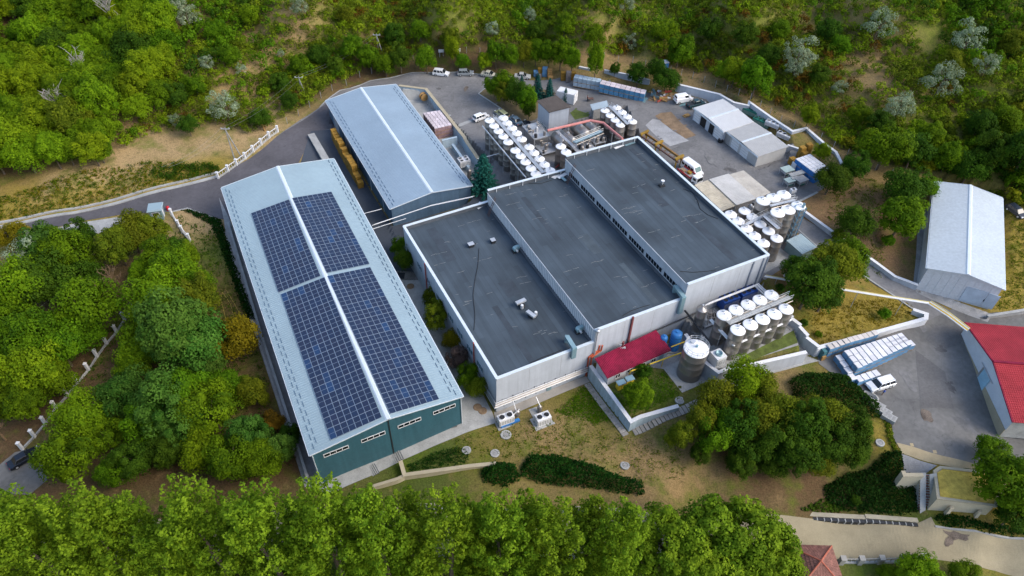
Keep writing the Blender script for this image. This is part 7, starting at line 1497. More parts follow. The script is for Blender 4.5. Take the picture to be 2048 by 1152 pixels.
# --- the belt of trees left of the solar warehouse
BG = "trees of the belt left of the solar warehouse"
BC = {}
def belt(lst):
    for e in sorted(lst, key=lambda q: (q[1], q[0])):
        u, v, d, kd = e[:4]; n_ = BC[kd] = BC.get(kd, -1) + 1; tree(u, v, d * 1.12, kd, e[4] if len(e) > 4 else f"{KW[kd]} tree in the left belt, {ORD[n_]} of its colour from the road", BG, hr=1.12)
belt([(40, 575, 105, 'bright', "bright yellow green tree at the left edge below the road"), (92, 498, 85, 'bluegreen', "bluish green tree at the road edge above the left clearing"), (55, 505, 80, 'silver', "silvery tree by the road at the left edge"), (28, 475, 55, 'gold', "small golden tree touching the road at the left edge"), (140, 505, 85, 'mid', "round green tree by the road opposite the gate booth"), (160, 475, 60, 'dark', "small dark tree right of the road trees"),
 (80, 560, 105, 'dark', "dark green tree hanging over the left clearing"), (165, 560, 70, 'dark'), (172, 615, 110, 'mid', "wide green tree between the lone pole and white posts"), (115, 690, 95, 'mid'), (158, 668, 80, 'mid'), (55, 690, 110, 'mid'), (20, 650, 90, 'mid'), (70, 745, 100, 'bright'), (98, 757, 80, 'mid'), (20, 790, 80, 'mid'), (10, 730, 80, 'mid'), (45, 805, 70, 'mid'), (45, 700, 40, 'gold', "small yellow shrub tree below the lone pole"),
 (262, 470, 75, 'olive', "olive tree beside the bank near the gate booth"), (232, 490, 70, 'olive'), (300, 458, 58, 'olive', "slender olive tree growing just below the gate booth"), (345, 500, 50, 'dark'), (318, 517, 65, 'mid'), (285, 545, 50, 'bright'), (350, 555, 90, 'mid'), (372, 515, 50, 'bright'), (320, 600, 110, 'bright', "tall bright green tree in the middle of the left belt"), (385, 605, 85, 'olive', "olive yellow tree near the hose on the grass"), (400, 570, 55, 'mid'), (302, 655, 90, 'mid'), (345, 660, 130, 'bluegreen'), (284, 697, 80, 'bright'), (390, 690, 110, 'bluegreen'), (264, 730, 60, 'mid'),
 (462, 680, 85, 'gold', "round golden tree standing alone by the warehouse shade"), (420, 730, 60, 'bluegreen'), (162, 838, 92, 'bright', "large yellow green tree at the lower end of the white posts"), (142, 908, 100, 'mid', "broad green tree beside the grey drive"), (208, 872, 70, 'mid'), (250, 790, 90, 'bluegreen'), (330, 810, 105, 'bluegreen', "large bluish green tree in the lower belt"), (290, 850, 80, 'mid'), (375, 780, 90, 'mid'), (420, 820, 100, 'mid'), (370, 850, 80, 'bluegreen'), (450, 775, 70, 'mid'), (505, 785, 55, 'olive'), (545, 845, 42, 'rust', "rusty orange tree close to the lower left warehouse wall"), (500, 870, 70, 'bluegreen'), (405, 905, 75, 'bright'), (460, 915, 85, 'mid'), (520, 920, 75, 'mid'), (560, 900, 55, 'bluegreen'), (330, 905, 60, 'dark'), (265, 920, 70, 'dark'), (230, 940, 60, 'mid'), (580, 870, 40, 'dark')])
for (u, v, lab) in ((240, 560, "bare brown leafless tree in the gap of the left belt"), (200, 590, "second bare brown tree beside the white posts"), (12, 850, "bare grey shrub tree at the lower left edge")):
    p = G(u, v + 30); plant("bare_tree", lab, "tree", p, random.uniform(0, 6), 1.15, None, TRKBR, BG)
# --- dense wood, upper left
WG = "trees of the upper left wood"
wood = [G(u, v) for u, v in ((-120, 20), (100, -30), (345, -30), (350, 90), (320, 150), (338, 230), (270, 250), (225, 330), (130, 345), (60, 360), (-120, 380))]
wx = [p.x for p in wood]; wy = [p.y for p in wood]; pts = []
for _ in range(9000):
    x, y = random.uniform(min(wx), max(wx)), random.uniform(min(wy), max(wy))
    if not pip(np.array([x]), np.array([y]), wood)[0]: continue
    if all((x - a) ** 2 + (y - b) ** 2 > 4.4 ** 2 for a, b in pts): pts.append((x, y))
wz = sorted(q[1] for q in pts); wq = sorted(q[0] for q in pts)
def wood_part(x, y):
    a = ("in the nearest fringe", "in the second belt", "in the third belt", "in the fourth belt", "in the farthest belt")[min(4, wz.index(y) * 5 // len(wz))]
    return a + (" on the outer left", " left of centre", " right of centre", " by the open slope")[min(3, wq.index(x) * 4 // len(wq))]
for x, y in pts:
    kd = random.choices(('mid', 'bright', 'dark'), (4, 7, .8))[0]; me = random.choice(CRN[kd]); s = random.uniform(1.0, 1.45)
    plant("leafy_tree", f"{KW[kd].replace('bright ', '')} crown {wood_part(x, y)} of the upper left wood", "tree", (x, y, h(x, y) - .2), random.uniform(0, 6), s, me, random.choice(TRK), WG, random.uniform(1.0, 1.35))
for (u, v, s, lab) in ((238, 75, 1.7, "pale dead leafless tree rising from the dense wood"), (182, 178, 1.3, "thin pale birch top among the green crowns of the wood"), (140, 265, 1.5, "pale birch with drooping boughs at the wood edge")):
    p = G(u, v); plant("bare_tree", lab, "tree", p, random.uniform(0, 6), s, None, TRKB, WG)
tree(140, 245, 75, 'olive', "drooping olive green birch at the edge of the wood", WG, hr=1.3); tree(135, 305, 50, 'bright', "small yellow green tree before the wood on the dry field", WG); tree(197, 300, 50, 'mid', "small round green tree at the foot of the wood", WG)
tree(322, 120, 60, 'bright', "round bright tree at the right edge of the wood", WG); tree(272, 90, 85, 'dark', "tall dark tree by the pale dead tree", WG)
# --- scrub on the hillside
def shrub_mesh(k, leaf=.30, puffs=15, pl=38): return crown_mesh("shrub_crown", LM['scrub'], R=1.25, V=1.15, zc=.7, puffs=puffs, pl=pl, pr=.42, leaf=leaf, low=-.15, fill=.1)
SCR = {k: [] for k in ('scrub', 'bright', 'mid', 'dark', 'olive', 'rust', 'gold')}
for k in SCR:
    for _ in range(2):
        m_ = shrub_mesh(k); m_.materials.clear(); m_.materials.append(LM[k]); SCR[k].append(m_)
hill_px = [(-150, 0), (345, -45), (1000, -60), (1700, -60), (2250, -40), (2250, 420), (2030, 410), (1960, 395), (1900, 340), (1860, 345), (1790, 330), (1740, 312), (1690, 300), (1640, 258), (1560, 215), (1480, 178), (1430, 155), (1350, 132), (1260, 112), (1150, 100), (1050, 97), (950, 97), (860, 108), (800, 120), (740, 140), (680, 160), (620, 205), (560, 240), (535, 262), (480, 268), (430, 245), (350, 265), (290, 270), (240, 300), (262, 255), (338, 230), (320, 150), (350, 80), (345, -20)]
hill = [G(u, v) for u, v in hill_px]; hx = [p.x for p in hill]; hy = [p.y for p in hill]
open_px = [[(520, 120), (560, 90), (640, 40), (680, 50), (610, 90), (560, 130), (470, 190), (430, 230), (400, 220), (460, 170)], [(1690, 120), (1730, 95), (1790, 130), (1780, 175), (1720, 190), (1680, 150)], [(1900, 200), (1915, 200), (1925, 290), (1900, 280)], [(1820, 60), (1880, 40), (1900, 90), (1850, 120)], [(500, 60), (540, 50), (520, 90), (480, 100)]]
opens = [[G(u, v) for u, v in o] for o in open_px]
cand = RNG.uniform((min(hx), min(hy)), (max(hx), max(hy)), size=(60000, 2)); cand = cand[pip(cand[:, 0], cand[:, 1], hill)]
for o in opens: cand = cand[~pip(cand[:, 0], cand[:, 1], o) | (RNG.uniform(size=len(cand)) < .06)]
cell = {}; shr = []
for x, y in cand:
    k = (int(x // 2.2), int(y // 2.2)); ok = True
    dmin = 1.35 if (math.sin(x * .13) + math.sin(y * .17 + x * .05)) > -1.0 else 1.9
    for i in (-1, 0, 1):
        for j in (-1, 0, 1):
            for a, b in cell.get((k[0] + i, k[1] + j), ()):
                if (a - x) ** 2 + (b - y) ** 2 < dmin ** 2: ok = False
    if ok: cell.setdefault(k, []).append((x, y)); shr.append((x, y))
def zonekind(x, y):
    p = math.sin(x * .055 + 1.2) + math.sin(y * .09 + x * .03) + random.uniform(-1.1, 1.1)
    right = x > 20
    if p > 1.1: return random.choice(('dark', 'mid', 'mid', 'scrub'))
    if p > .1: return random.choice(('scrub', 'mid', 'scrub', 'bright'))
    if p > -1.1: return random.choice(('scrub', 'olive', 'bright', 'scrub', 'olive'))
    return random.choice(('olive', 'rust', 'olive', 'olive', 'scrub', 'bright'))
shr.sort(key=lambda q: depth((q[0], q[1], h(*q))))
SZ = ((300, "beside the wood"), (560, "left of the road bend"), (860, "above the road bend"), (1250, "behind the parked cars"), (1400, "behind the blue toilet"), (1490, "above the garages"), (1560, "above the green coolers"), (1640, "above the white coolers"), (1720, "beyond the perimeter wall end"), (1800, "above the bare bank"), (1880, "above the spreading tree"), (1960, "above the right hall ridge"), (9999, "at the far right edge")); SG = "low shrubs covering the hillside"; VV, FF, TT, MI = [], [], [], []; cnt = {}
ms_ = {}
for n, (x, y) in enumerate(shr):
    kd = zonekind(x, y); s = random.uniform(.75, 1.5) * (1.15 if kd in ('dark', 'mid') else 1); me = random.choice(SCR[kd]); sz = random.uniform(.9, 1.7 if kd in ('dark', 'mid') else 1.2)
    if n < 290:
        o = bpy.data.objects.new("shrub", me); COL.objects.link(o); o.location = (x, y, h(x, y) - .1); o.rotation_euler = (0, 0, random.uniform(0, 6)); o.scale = (s, s, s * sz)
        tag(o, {'scrub': "yellowish green", 'rust': "rusty brown", 'gold': "golden yellow"}.get(kd, KW.get(kd, "green")) + " shrub at the foot of the slope " + [w for q, w in SZ if 1024 + FOCAL * x / depth((x, y, 8)) < q][0], "shrub", SG)
    else: ms_.setdefault(kd, []).append((x, y, h(x, y) - .1, s, s * sz, random.uniform(0, 6), random.randrange(2)))
for kd, L in ms_.items():                      # the rest of the far scrub, one mesh
    vs, fs, ts = [], [], []; base = 0
    for mi in range(2):
        me = SCR[kd][mi]; co = np.empty(len(me.vertices) * 3, np.float32); me.vertices.foreach_get("co", co); co = co.reshape(-1, 3); tn = np.empty(len(me.vertices), np.float32); me.attributes["tint"].data.foreach_get("value", tn); nl = len(co) // 4
        for (x, y, z, s, sz, a, q) in L:
            if q != mi: continue
            sel = RNG.permutation(nl)[:int(nl * .42)]; idx4 = (sel[:, None] * 4 + np.arange(4)).ravel(); c = co[idx4]; ca, sa = math.cos(a), math.sin(a)
            V = np.stack([(c[:, 0] * ca - c[:, 1] * sa) * s + x, (c[:, 0] * sa + c[:, 1] * ca) * s + y, c[:, 2] * sz + z], 1); vs.append(V); ts.append(np.clip(tn[idx4] * .75 + random.uniform(-.1, .3), 0, 1)); fs.append(np.arange(len(V)).reshape(-1, 4) + base); base += len(V)
    me = fast_mesh("hillside_scrub", np.concatenate(vs), np.concatenate(fs), LM[kd], ("tint", np.concatenate(ts), 'FLOAT')); o = bpy.data.objects.new("undergrowth", me); COL.objects.link(o); tag(o, None, None, None, "stuff"); o["label"] = KW.get(kd, "yellowish green") + " scrub spreading over the far hillside"
# taller trees and silvery willows on the hillside
HG = "silvery trees on the hillside"
for (u, v, d, lab) in ((372, 28, 48, "silvery tree near the top beside the wood"), (448, 208, 62, "largest silvery tree beside the bend of the road"), (352, 243, 28, "small silvery shrub left of the road bend tree"), (412, 123, 30, "silvery bush in the clearing above the road bend"), (482, 140, 24, "pale silvery bush at the clearing edge"), (352, 10, 36, "silvery crown at the top edge by the wood"), (985, 55, 30, "silvery tree above the row of parked cars"), (1262, 82, 30, "small silvery tree above the round trees"), (1600, 105, 68, "big silvery willow above the garages"), (1758, 52, 62, "big silvery willow near the top right clearing"), (1940, 72, 62, "silvery willow at the upper right"), (1972, 132, 46, "low silvery bush at the upper right"), (1882, 165, 72, "broad silvery tree beside the footpath"), (1800, 212, 60, "silvery tree above the lone right hall"), (1250, 5, 40, "silvery tree at the top edge"), (1060, 30, 30, "faint silvery tree high on the slope"), (562, 108, 18, "tiny silvery bush on the slope"), (1590, 140, 34, "small silvery bush under the big willow"), (1680, 175, 30, "silvery bush at the bare patch"), (600, 10, 36, "silvery tree at the top above the clearing")):
    tree(u, v, d, 'silver', lab, HG, hr=1.15)
HT = "taller trees rising from the hillside scrub"
for (u, v, d, kd) in ((560, 165, 40, 'dark'), (600, 130, 42, 'mid'), (640, 110, 45, 'dark'), (700, 95, 45, 'mid'), (670, 130, 36, 'dark'), (740, 115, 45, 'mid'), (790, 70, 45, 'dark'), (840, 60, 40, 'mid'), (580, 200, 36, 'dark'), (520, 235, 40, 'dark'), (375, 250, 40, 'dark'), (1075, 60, 40, 'dark'), (1130, 50, 40, 'mid'), (1190, 70, 40, 'mid'), (1360, 100, 58, 'mid'), (1330, 60, 45, 'mid'), (1420, 60, 45, 'dark'), (1490, 70, 50, 'dark'), (1470, 145, 50, 'bright'), (1515, 155, 65, 'mid'), (1455, 140, 40, 'bright'), (1560, 60, 40, 'mid'), (1655, 60, 50, 'dark'), (1680, 90, 40, 'mid'), (1540, 110, 45, 'dark'), (1640, 150, 40, 'dark'), (1900, 130, 50, 'olive'), (1620, 230, 40, 'bright'), (2010, 240, 60, 'mid'), (1960, 250, 60, 'dark'), (1990, 300, 75, 'dark'), (2040, 330, 90, 'dark'), (1945, 330, 70, 'dark'), (1900, 310, 55, 'mid'), (1860, 270, 50, 'mid'), (2030, 90, 50, 'olive'), (500, 30, 40, 'bright'), (430, 60, 40, 'mid'), (460, 110, 40, 'mid'), (390, 170, 45, 'mid'), (350, 190, 50, 'dark'), (900, 30, 40, 'olive'), (690, 30, 36, 'olive'), (1720, 230, 45, 'mid'), (1760, 250, 50, 'dark')):
    tree(u, v, d, kd, f"{KW[kd]} tree above the scrub, {('behind the road bend', 'behind the parked cars', 'above the garages', 'above the right hall')[min(3, int(max(0, u - 300) // 440))]}{' low on the slope' if v > 125 else ' high on the slope'}", HT, hr=1.15)
# --- trees along the back of the yard
TG_ = "trees lining the back of the yard"
for (u, v, d, kd, hr, lab) in ((852, 118, 42, 'mid', 1.5, "green tree left of the small white boards"), (905, 100, 30, 'bright', 2.0, "tall slim tree above the white off-road car"), (925, 122, 30, 'mid', 1.2, "small round tree behind the grey green minivan"), (970, 122, 32, 'bright', 1.2, "small tree behind the parked minivan and sedan"), (992, 106, 34, 'mid', 1.8, "tall tree behind the beige sedan"), (1022, 112, 34, 'mid', 1.6, "tree between the beige and silver sedans"), (1048, 108, 34, 'olive', 1.7, "olive tree behind the silver sedan"), (1072, 105, 36, 'mid', 1.7, "tree behind the yellow pallet piles"), (1098, 108, 34, 'mid', 1.6, "tree right of the pallet piles"), (1122, 106, 36, 'mid', 1.7, "tree above the tall dark topped pile"), (1145, 118, 34, 'bright', 1.5, "tree at the right end of the row by the low wall"), (1192, 122, 36, 'bright', 2.2, "slender yellow green tree behind the grey crates"), (1230, 138, 22, 'dark', 1.3, "tiny dark tree before the low white wall"), (1277, 147, 42, 'dark', 1.2, "round dark tree above the blue crate stacks"), (1312, 140, 40, 'dark', 1.3, "dark tree left of the blue toilet"), (1332, 160, 52, 'dark', 1.1, "broad dark tree beside the white van"), (800, 115, 44, 'dark', 1.4, "dark tree at the left of the parking row"), (770, 130, 40, 'mid', 1.3, "green tree at the road edge behind the hall")): tree(u, v, d, kd, lab, TG_, hr=hr)
IG = "trees on the island behind the tank farm"
for (u, v, d, kd, lab) in ((988, 172, 38, 'mid', "leftmost green tree on the island"), (1012, 168, 42, 'mid', "tall tree at the back of the island"), (1008, 186, 36, 'olive', "olive tree at the front edge of the island"), (1033, 184, 48, 'dark', "broad dark tree in the island centre"), (1054, 198, 44, 'mid', "green tree next to the tower house"), (1058, 218, 28, 'dark', "small dark tree right of the parked black car")): tree(u, v, d, kd, lab, IG, hr=1.35)
def spruce(u, v, hpx, lab, w=1.0):
    p = G(u, v); Hm = hpx * mpp(p) / .78; plant("spruce_tree", lab, "tree", p, random.uniform(0, 6), Hm / 7 * w, random.choice(CRN['spruce']), TRK[0], "blue green spruces", 1 / w)
spruce(967, 383, 66, "large blue green spruce at the court wall by the tank farm", 1.35); spruce(1074, 196, 40, "left blue green spruce behind the tower house"); spruce(1098, 198, 34, "right blue green spruce beside the white container"); spruce(1043, 178, 22, "small blue spruce on the island beside parked sedan"); spruce(1130, 205, 24, "thin blue spruce between tower house and container")
PZ = "trees in the alley between warehouse and factory"
for (u, v, d, kd, hr, lab) in ((796, 490, 32, 'mid', 1.3, "green tree at the far end of the alley"), (808, 518, 40, 'dark', 1.5, "slim dark tree in the alley with a round bed"), (862, 598, 36, 'olive', 1.4, "olive tree at the pale slab in the alley"), (872, 632, 52, 'olive', 1.3, "widest olive tree in the alley"), (906, 678, 40, 'gold', 1.2, "golden tree midway along the alley"), (916, 714, 44, 'purple', 1.2, "purple brown half bare tree in the alley"), (934, 748, 46, 'mid', 1.2, "green tree by the factory corner pipes"), (952, 774, 44, 'olive', 1.3, "last tree of the alley near the air units")): tree(u, v, d, kd, lab, PZ, hr=hr)
for (u, v) in ((821, 573), (965, 822), (955, 815)):
    p = G(u, v); t = thing("tree_bed", "round dark planting bed under an alley tree", "tree bed", p, 0, "round beds in the alley paving"); MB().lathe([(.75, -.2), (.75, .1), (.6, .12), (0, .14)], n=18).build("soil", M_dirt, t, True, world=False)
# --- right hand trees
RG = "trees on the bank between canopy yard and right hall"
for (u, v, d, kd, hr, lab) in ((1663, 358, 68, 'dark', 1.1, "round tree hiding the right of the blue wrapped pallets"), (1712, 333, 58, 'dark', 1.1, "round tree behind the perimeter wall end"), (1712, 442, 66, 'dark', 1.2, "round dark tree standing alone on the bare bank"), (1775, 292, 92, 'mid', 1.1, "broad tree at the top of the bare bank"), (1830, 300, 70, 'dark', 1.1, "dark tree above the right hall"), (1808, 372, 80, 'dark', 1.1, "wide tree touching the right hall corner"), (1848, 372, 55, 'mid', 1.1, "tree leaning over the right hall roof edge"), (1806, 432, 92, 'mid', 1.0, "spreading tree left of the right hall"), (1776, 480, 26, 'mid', 1.0, "small sapling below the spreading tree"), (1645, 303, 34, 'bright', 1.1, "small bright tree inside the perimeter wall"), (1622, 565, 100, 'dark', 1.2, "big dark tree over the pipe bridge"), (1668, 530, 92, 'olive', 1.2, "olive dark tree beside the ramp road"), (1700, 520, 80, 'mid', 1.2, "tree overhanging the ramp wall"), (1650, 590, 76, 'dark', 1.1, "dark tree low beside the pipe bridge"), (1590, 540, 56, 'dark', 1.1, "dark tree beside the pale slab"), (1678, 470, 30, 'olive', 1.1, "small olive tree behind the ramp wall")): tree(u, v, d, kd, lab, RG, hr=hr)
for (u, v, d, kd, lab) in ((1768, 626, 24, 'mid', "small round bush on the fenced grass above the long wall"), (1609, 645, 16, 'dark', "tiny dark bush beside the stepped wall"), (1637, 668, 14, 'mid', "tiny bush at the wall corner"), (1276, 785, 62, 'mid', "rounded green bush on the annex lawn"), (1288, 742, 34, 'dark', "dark bush under the annex eave"), (1712, 1000, 20, 'dark', "small bush below the hedge slope"), (1560, 575, 18, 'dark', "thin dark bush beside the pipe bridge start")): tree(u, v, d, kd, lab, "bushes on the lawns", name="bush", trunk=False, cat="bush")
GG = "trees of the grove right of the slab steps"
for (u, v, d, kd, hr) in ((1490, 765, 80, 'bright', 1.5), (1520, 790, 80, 'olive', 1.3), (1440, 800, 85, 'olive', 1.3), (1405, 840, 70, 'olive', 1.2), (1430, 860, 80, 'mid', 1.2), (1475, 845, 90, 'dark', 1.2), (1525, 850, 95, 'olive', 1.2), (1500, 890, 80, 'dark', 1.1), (1570, 830, 85, 'olive', 1.2), (1560, 885, 95, 'dark', 1.1), (1610, 850, 95, 'dark', 1.2), (1600, 905, 90, 'dark', 1.0), (1650, 830, 80, 'olive', 1.2), (1655, 880, 95, 'dark', 1.1), (1700, 855, 85, 'dark', 1.1), (1705, 900, 70, 'dark', 1.0), (1640, 920, 70, 'olive', 1.0), (1545, 925, 60, 'dark', 1.0), (1480, 925, 60, 'dark', 1.0)):
    n_ = BC['g' + kd] = BC.get('g' + kd, -1) + 1; tree(u, v, d, kd, f"{KW[kd]} tree in the grove, {ORD[n_]} of its colour from the slab steps", GG, hr=hr)
tree(1358, 872, 52, 'olive', "thin pale tree standing left of the grove", GG, hr=1.5); tree(1400, 905, 44, 'dark', "small dark tree at the left foot of the grove", GG)
for (u, v, d, kd, lab) in ((2015, 955, 130, 'mid', "large tree at the right edge over the planter"), (1985, 900, 60, 'mid', "upper bough tree at the right edge by the red hall"), (1840, 1143, 80, 'bright', "light green tree cut by the bottom edge beside the balustrade"), (1780, 1150, 44, 'mid', "small tree cut by the bottom edge"), (1930, 1150, 60, 'mid', "green bush cut by the bottom right edge"), (2025, 1030, 70, 'dark', "dark tree low at the right edge")): tree(u, v, d, kd, lab, "trees at the lower right")
# --- hedges: leaf shells over a footprint
def hedge(label, px, hh, kd='hedge', dens=60, leaf=.40, lump=1.6, cat="hedge"):
    poly = [G(u, v) for u, v in px]; xs = [p.x for p in poly]; ys = [p.y for p in poly]; A = abs(sum(poly[k].x * poly[(k + 1) % len(poly)].y - poly[(k + 1) % len(poly)].x * poly[k].y for k in range(len(poly)))) / 2
    n = int(A * dens * (max(xs) - min(xs)) * (max(ys) - min(ys)) / max(A, 1)); q = RNG.uniform((min(xs), min(ys)), (max(xs), max(ys)), size=(n, 2)); q = q[pip(q[:, 0], q[:, 1], poly)]
    ed = np.full(len(q), 1e9)
    for k in range(len(poly)):
        a = np.array(poly[k][:2]); b = np.array(poly[(k + 1) % len(poly)][:2]); t = np.clip(((q - a) @ (b - a)) / ((b - a) @ (b - a)), 0, 1); ed = np.minimum(ed, np.linalg.norm(q - a - t[:, None] * (b - a), axis=1))
    prof = np.sqrt(np.clip(ed / 1.3, 0, 1)); lumps = .5 + .5 * np.sin(q[:, 0] * lump + np.sin(q[:, 1] * 1.3) * 1.5) * np.sin(q[:, 1] * lump * 1.1 + 2)
    zt = hh * prof * (.72 + .38 * lumps); u_ = RNG.uniform(0, 1, len(q)); z = zt * np.where(u_ < .7, 1 - .12 * RNG.uniform(0, 1, len(q)), RNG.uniform(.2, 1, len(q)))
    g = np.array([h(x, y) for x, y in q]); C = np.stack([q[:, 0], q[:, 1], g + z], 1) + RNG.normal(scale=(.16, .16, .08), size=(len(q), 3)); N_ = np.array([0, 0, .8]) + RNG.normal(scale=.6, size=(len(q), 3)); N_ /= np.linalg.norm(N_, axis=1, keepdims=True)
    V, F, tt = leaves(C, N_, leaf * RNG.uniform(.6, 1.3, len(C)), np.clip(lumps * .5 + RNG.uniform(-.1, .5, len(q)), 0, 1)); o0 = poly[0]; V = V - np.array(o0)
    o = bpy.data.objects.new("hedge", fast_mesh("hedge", V, F, LM[kd], ("tint", tt, 'FLOAT'))); COL.objects.link(o); o.location = o0; tag(o, label, cat); return o
hedge("dark green hedge mass between the grove and the goods yard", [(1575, 768), (1600, 752), (1640, 750), (1690, 755), (1715, 778), (1755, 815), (1756, 838), (1730, 835), (1690, 820), (1640, 810), (1590, 800)], 2.2); hedge("large dark ivy bank above the beige road", [(1648, 975), (1690, 950), (1735, 940), (1770, 905), (1800, 902), (1806, 945), (1838, 952), (1836, 1024), (1780, 1030), (1700, 1022), (1655, 1010)], 1.0); hedge("dark clipped hedge above the middle poplars", [(1042, 935), (1060, 912), (1110, 912), (1180, 930), (1240, 955), (1284, 965), (1286, 990), (1230, 985), (1170, 975), (1090, 968), (1045, 955)], 1.8)
hedge("low dark shrubs in front of the cream retaining wall", [(960, 945), (990, 925), (1030, 930), (1040, 960), (1010, 975), (970, 965)], 1.4); hedge("low dark ground ivy inside the L shaped wall", [(812, 932), (870, 905), (918, 893), (938, 905), (935, 926), (815, 944)], .45, dens=50, leaf=.28); hedge("dark hedge strip along the beige road at right", [(1868, 1036), (1890, 1028), (1960, 1045), (2060, 1058), (2060, 1072), (1960, 1060), (1880, 1050)], 1.2)
hedge("clipped dark hedge curving along the left warehouse side path", [(365, 420), (380, 420), (440, 440), (452, 470), (475, 540), (510, 640), (495, 640), (460, 545), (432, 470), (420, 448)], .9); hedge("thin hedge line along the goods yard edge", [(1768, 840), (1780, 850), (1787, 885), (1796, 900), (1788, 902), (1776, 880), (1772, 855)], .9, 'olive'); hedge("low shrubs along the planter rim", [(1930, 938), (1972, 944), (1972, 950), (1930, 944)], .7, 'olive')
hedge("dark ivy along the lower grass by the beige road end", [(1640, 1000), (1660, 1005), (1700, 1022), (1640, 1024), (1600, 1020)], .5, 'dark')
# --- poplar row along the bottom
def fit_height(x, y, z0, vt):
    for k in range(60):
        H = 6 + k * .4; p = Vector((x, y, z0 + H)); d = p - Vector((0, 0, CAM_H)); X = d.x; Z = d.y * _cp - d.z * _sp; Y = d.y * _sp + d.z * _cp; uu = FOCAL * X / Z; vv = -FOCAL * Y / Z
        if uu * _sr + vv * _cr + 576 <= vt: return H
    return 20
PR = "poplars in the long row along the bottom"
us = list(range(-90, 1225, 52)); tops_v = [962, 990, 975, 1000, 968, 985, 1005, 962, 972, 958, 985, 955, 980, 965, 990, 960, 975, 985, 962, 970, 990, 975]
for k, u in enumerate(us):
    uu = u + random.uniform(-14, 14); p = P(uu, 1150 + (k % 2) * 34 + random.uniform(-8, 8), -4); p.z = h(p.x, p.y); H = fit_height(p.x, p.y, p.z, tops_v[k % len(tops_v)] + random.uniform(12, 24)); me = CRN['poplar'][k % 4]
    t = thing("poplar_tree", "tall yellow green poplar in the bottom row, " + (f"{ORD[k]} from the left edge" if k < 14 else f"{ORD[len(us) - 1 - k]} before the broad bright trees"), "tree", p, random.uniform(0, 6), PR); s = H / 17.2; t.scale = (s * 1.05, s * 1.05, s)
    c = bpy.data.objects.new("crown", me); COL.objects.link(c); c.parent = t; q = bpy.data.objects.new("trunk", TRKP); COL.objects.link(q); q.parent = t
for k, (u, v, d, hr, lab) in enumerate(((1335, 1085, 150, 1.1, "broad bright tree left of the group at the row end"), (1425, 1072, 160, 1.1, "tallest broad bright tree at the end of the poplar row"), (1510, 1085, 165, 1.1, "broad bright tree rightmost beside the tiled pavilion"), (1400, 1135, 150, 1.0, "broad bright tree cut by the bottom edge"), (1550, 1128, 125, 1.0, "broad low tree overhanging the pavilion roof"), (1272, 1100, 105, 1.3, "slim bright tree joining the poplars and broad trees"))): tree(u, v, d, 'broad', lab, "broad trees at the end of the poplar row", hr=hr)
UG = "dark undergrowth shrubs below the poplars"
for k in range(46):
    u, v = random.uniform(-60, 1640), random.uniform(1128, 1195); p = G(u, v); me = random.choice(SCR[random.choice(('dark', 'mid', 'dark', 'olive'))]); o = bpy.data.objects.new("shrub", me); COL.objects.link(o); o.location = p; s = random.uniform(1.0, 1.9); o.scale = (s, s, s * .9); o.rotation_euler = (0, 0, random.uniform(0, 6)); tag(o, "dark green undergrowth shrub at the foot of the poplars", "shrub", UG)
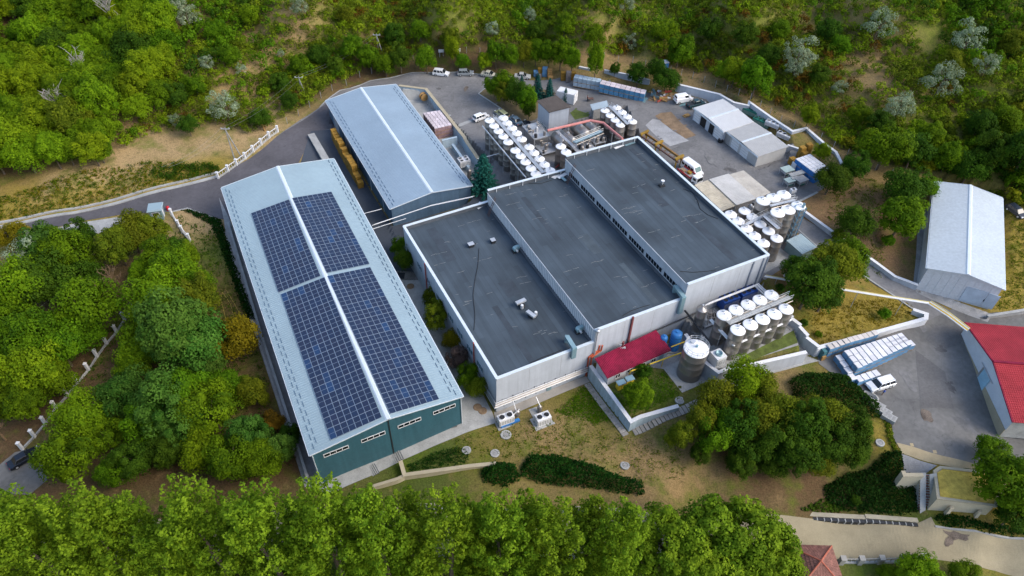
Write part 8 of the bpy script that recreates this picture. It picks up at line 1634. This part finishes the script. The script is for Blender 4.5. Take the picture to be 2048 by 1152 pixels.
# --- tufts on the dry field and lawns
def tufts(name, label, px, n, kd, r=.45, hh=.5, lv=14, leaf=.26):
    poly = [G(u, v) for u, v in px]; xs = [p.x for p in poly]; ys = [p.y for p in poly]; q = RNG.uniform((min(xs), min(ys)), (max(xs), max(ys)), size=(n * 5, 2)); q = q[pip(q[:, 0], q[:, 1], poly)][:n]; C = []; T = []
    for x, y in q:
        s = RNG.uniform(.5, 1.4); a = RNG.normal(size=(lv, 3)) * np.array([r, r, 0]) * s * .6; a[:, 2] = RNG.uniform(.03, hh, lv) * s; C.append(a + np.array([x, y, h(x, y)])); T.append(np.clip(RNG.uniform(0, .7) + RNG.uniform(0, .3, lv), 0, 1))
    C = np.concatenate(C); N_ = RNG.normal(scale=.6, size=C.shape) + np.array([0, 0, .8]); N_ /= np.linalg.norm(N_, axis=1, keepdims=True); V, F, tt = leaves(C, N_, leaf * RNG.uniform(.6, 1.4, len(C)), np.concatenate(T)); o = bpy.data.objects.new(name, fast_mesh(name, V, F, LM[kd], ("tint", tt, 'FLOAT'))); COL.objects.link(o); tag(o, label, None, None, "stuff")
FIELD = [(-60, 410), (0, 395), (140, 350), (290, 325), (420, 325), (440, 345), (300, 378), (150, 416), (0, 443), (-60, 455)]
tufts("weeds", "olive weeds dotting the dry field left of the road", FIELD, 620, 'olive'); tufts("weeds", "dark weeds dotting the dry field left of the road", FIELD, 210, 'dark'); tufts("weeds", "dense dark green weeds by the white road fence", [(300, 345), (310, 330), (440, 332), (436, 345), (360, 362), (320, 358)], 150, 'dark', .6, .8, 22, .32); tufts("weeds", "dry golden weeds on the field", FIELD, 420, 'gold')
tufts("grass", "sparse grass on the dry slope below the factory", [(880, 900), (940, 870), (1100, 830), (1175, 765), (1250, 875), (1340, 850), (1380, 960), (1290, 960), (1100, 905), (1000, 920)], 420, 'olive', .5, .16, 10, .22); tufts("grass", "green grass near the factory wall and slab path", [(1110, 830), (1172, 770), (1225, 840), (1200, 850), (1150, 830)], 420, 'mid', .5, .14, 10, .2); tufts("grass", "green grass on the annex lawn", [(1215, 800), (1330, 745), (1360, 790), (1262, 838)], 420, 'mid', .5, .14, 10, .2); tufts("grass", "dry grass on the fenced slope above the long wall", [(1600, 640), (1660, 600), (1800, 600), (1845, 630), (1640, 688)], 380, 'gold', .5, .16, 10, .22); tufts("grass", "grass beside the right hall", [(2012, 560), (2010, 400), (2100, 400), (2100, 610), (1990, 620)], 700, 'olive', .5, .25, 10, .26)
tufts("grass", "rough grass under the left belt", [(360, 430), (440, 470), (590, 930), (400, 930), (100, 900), (180, 700), (300, 560)], 1500, 'dark', .6, .25, 10, .28); tufts("grass", "dry grass on the bank behind the perimeter wall", [(1360, 150), (1500, 190), (1690, 320), (1780, 380), (1760, 560), (1650, 430), (1680, 300), (1500, 200)], 800, 'olive', .5, .2, 10, .24); tufts("grass", "brown tufts in the hillside clearings", [(400, 230), (560, 80), (680, 30), (640, 120), (520, 200)], 700, 'olive', .5, .25, 10, .26)
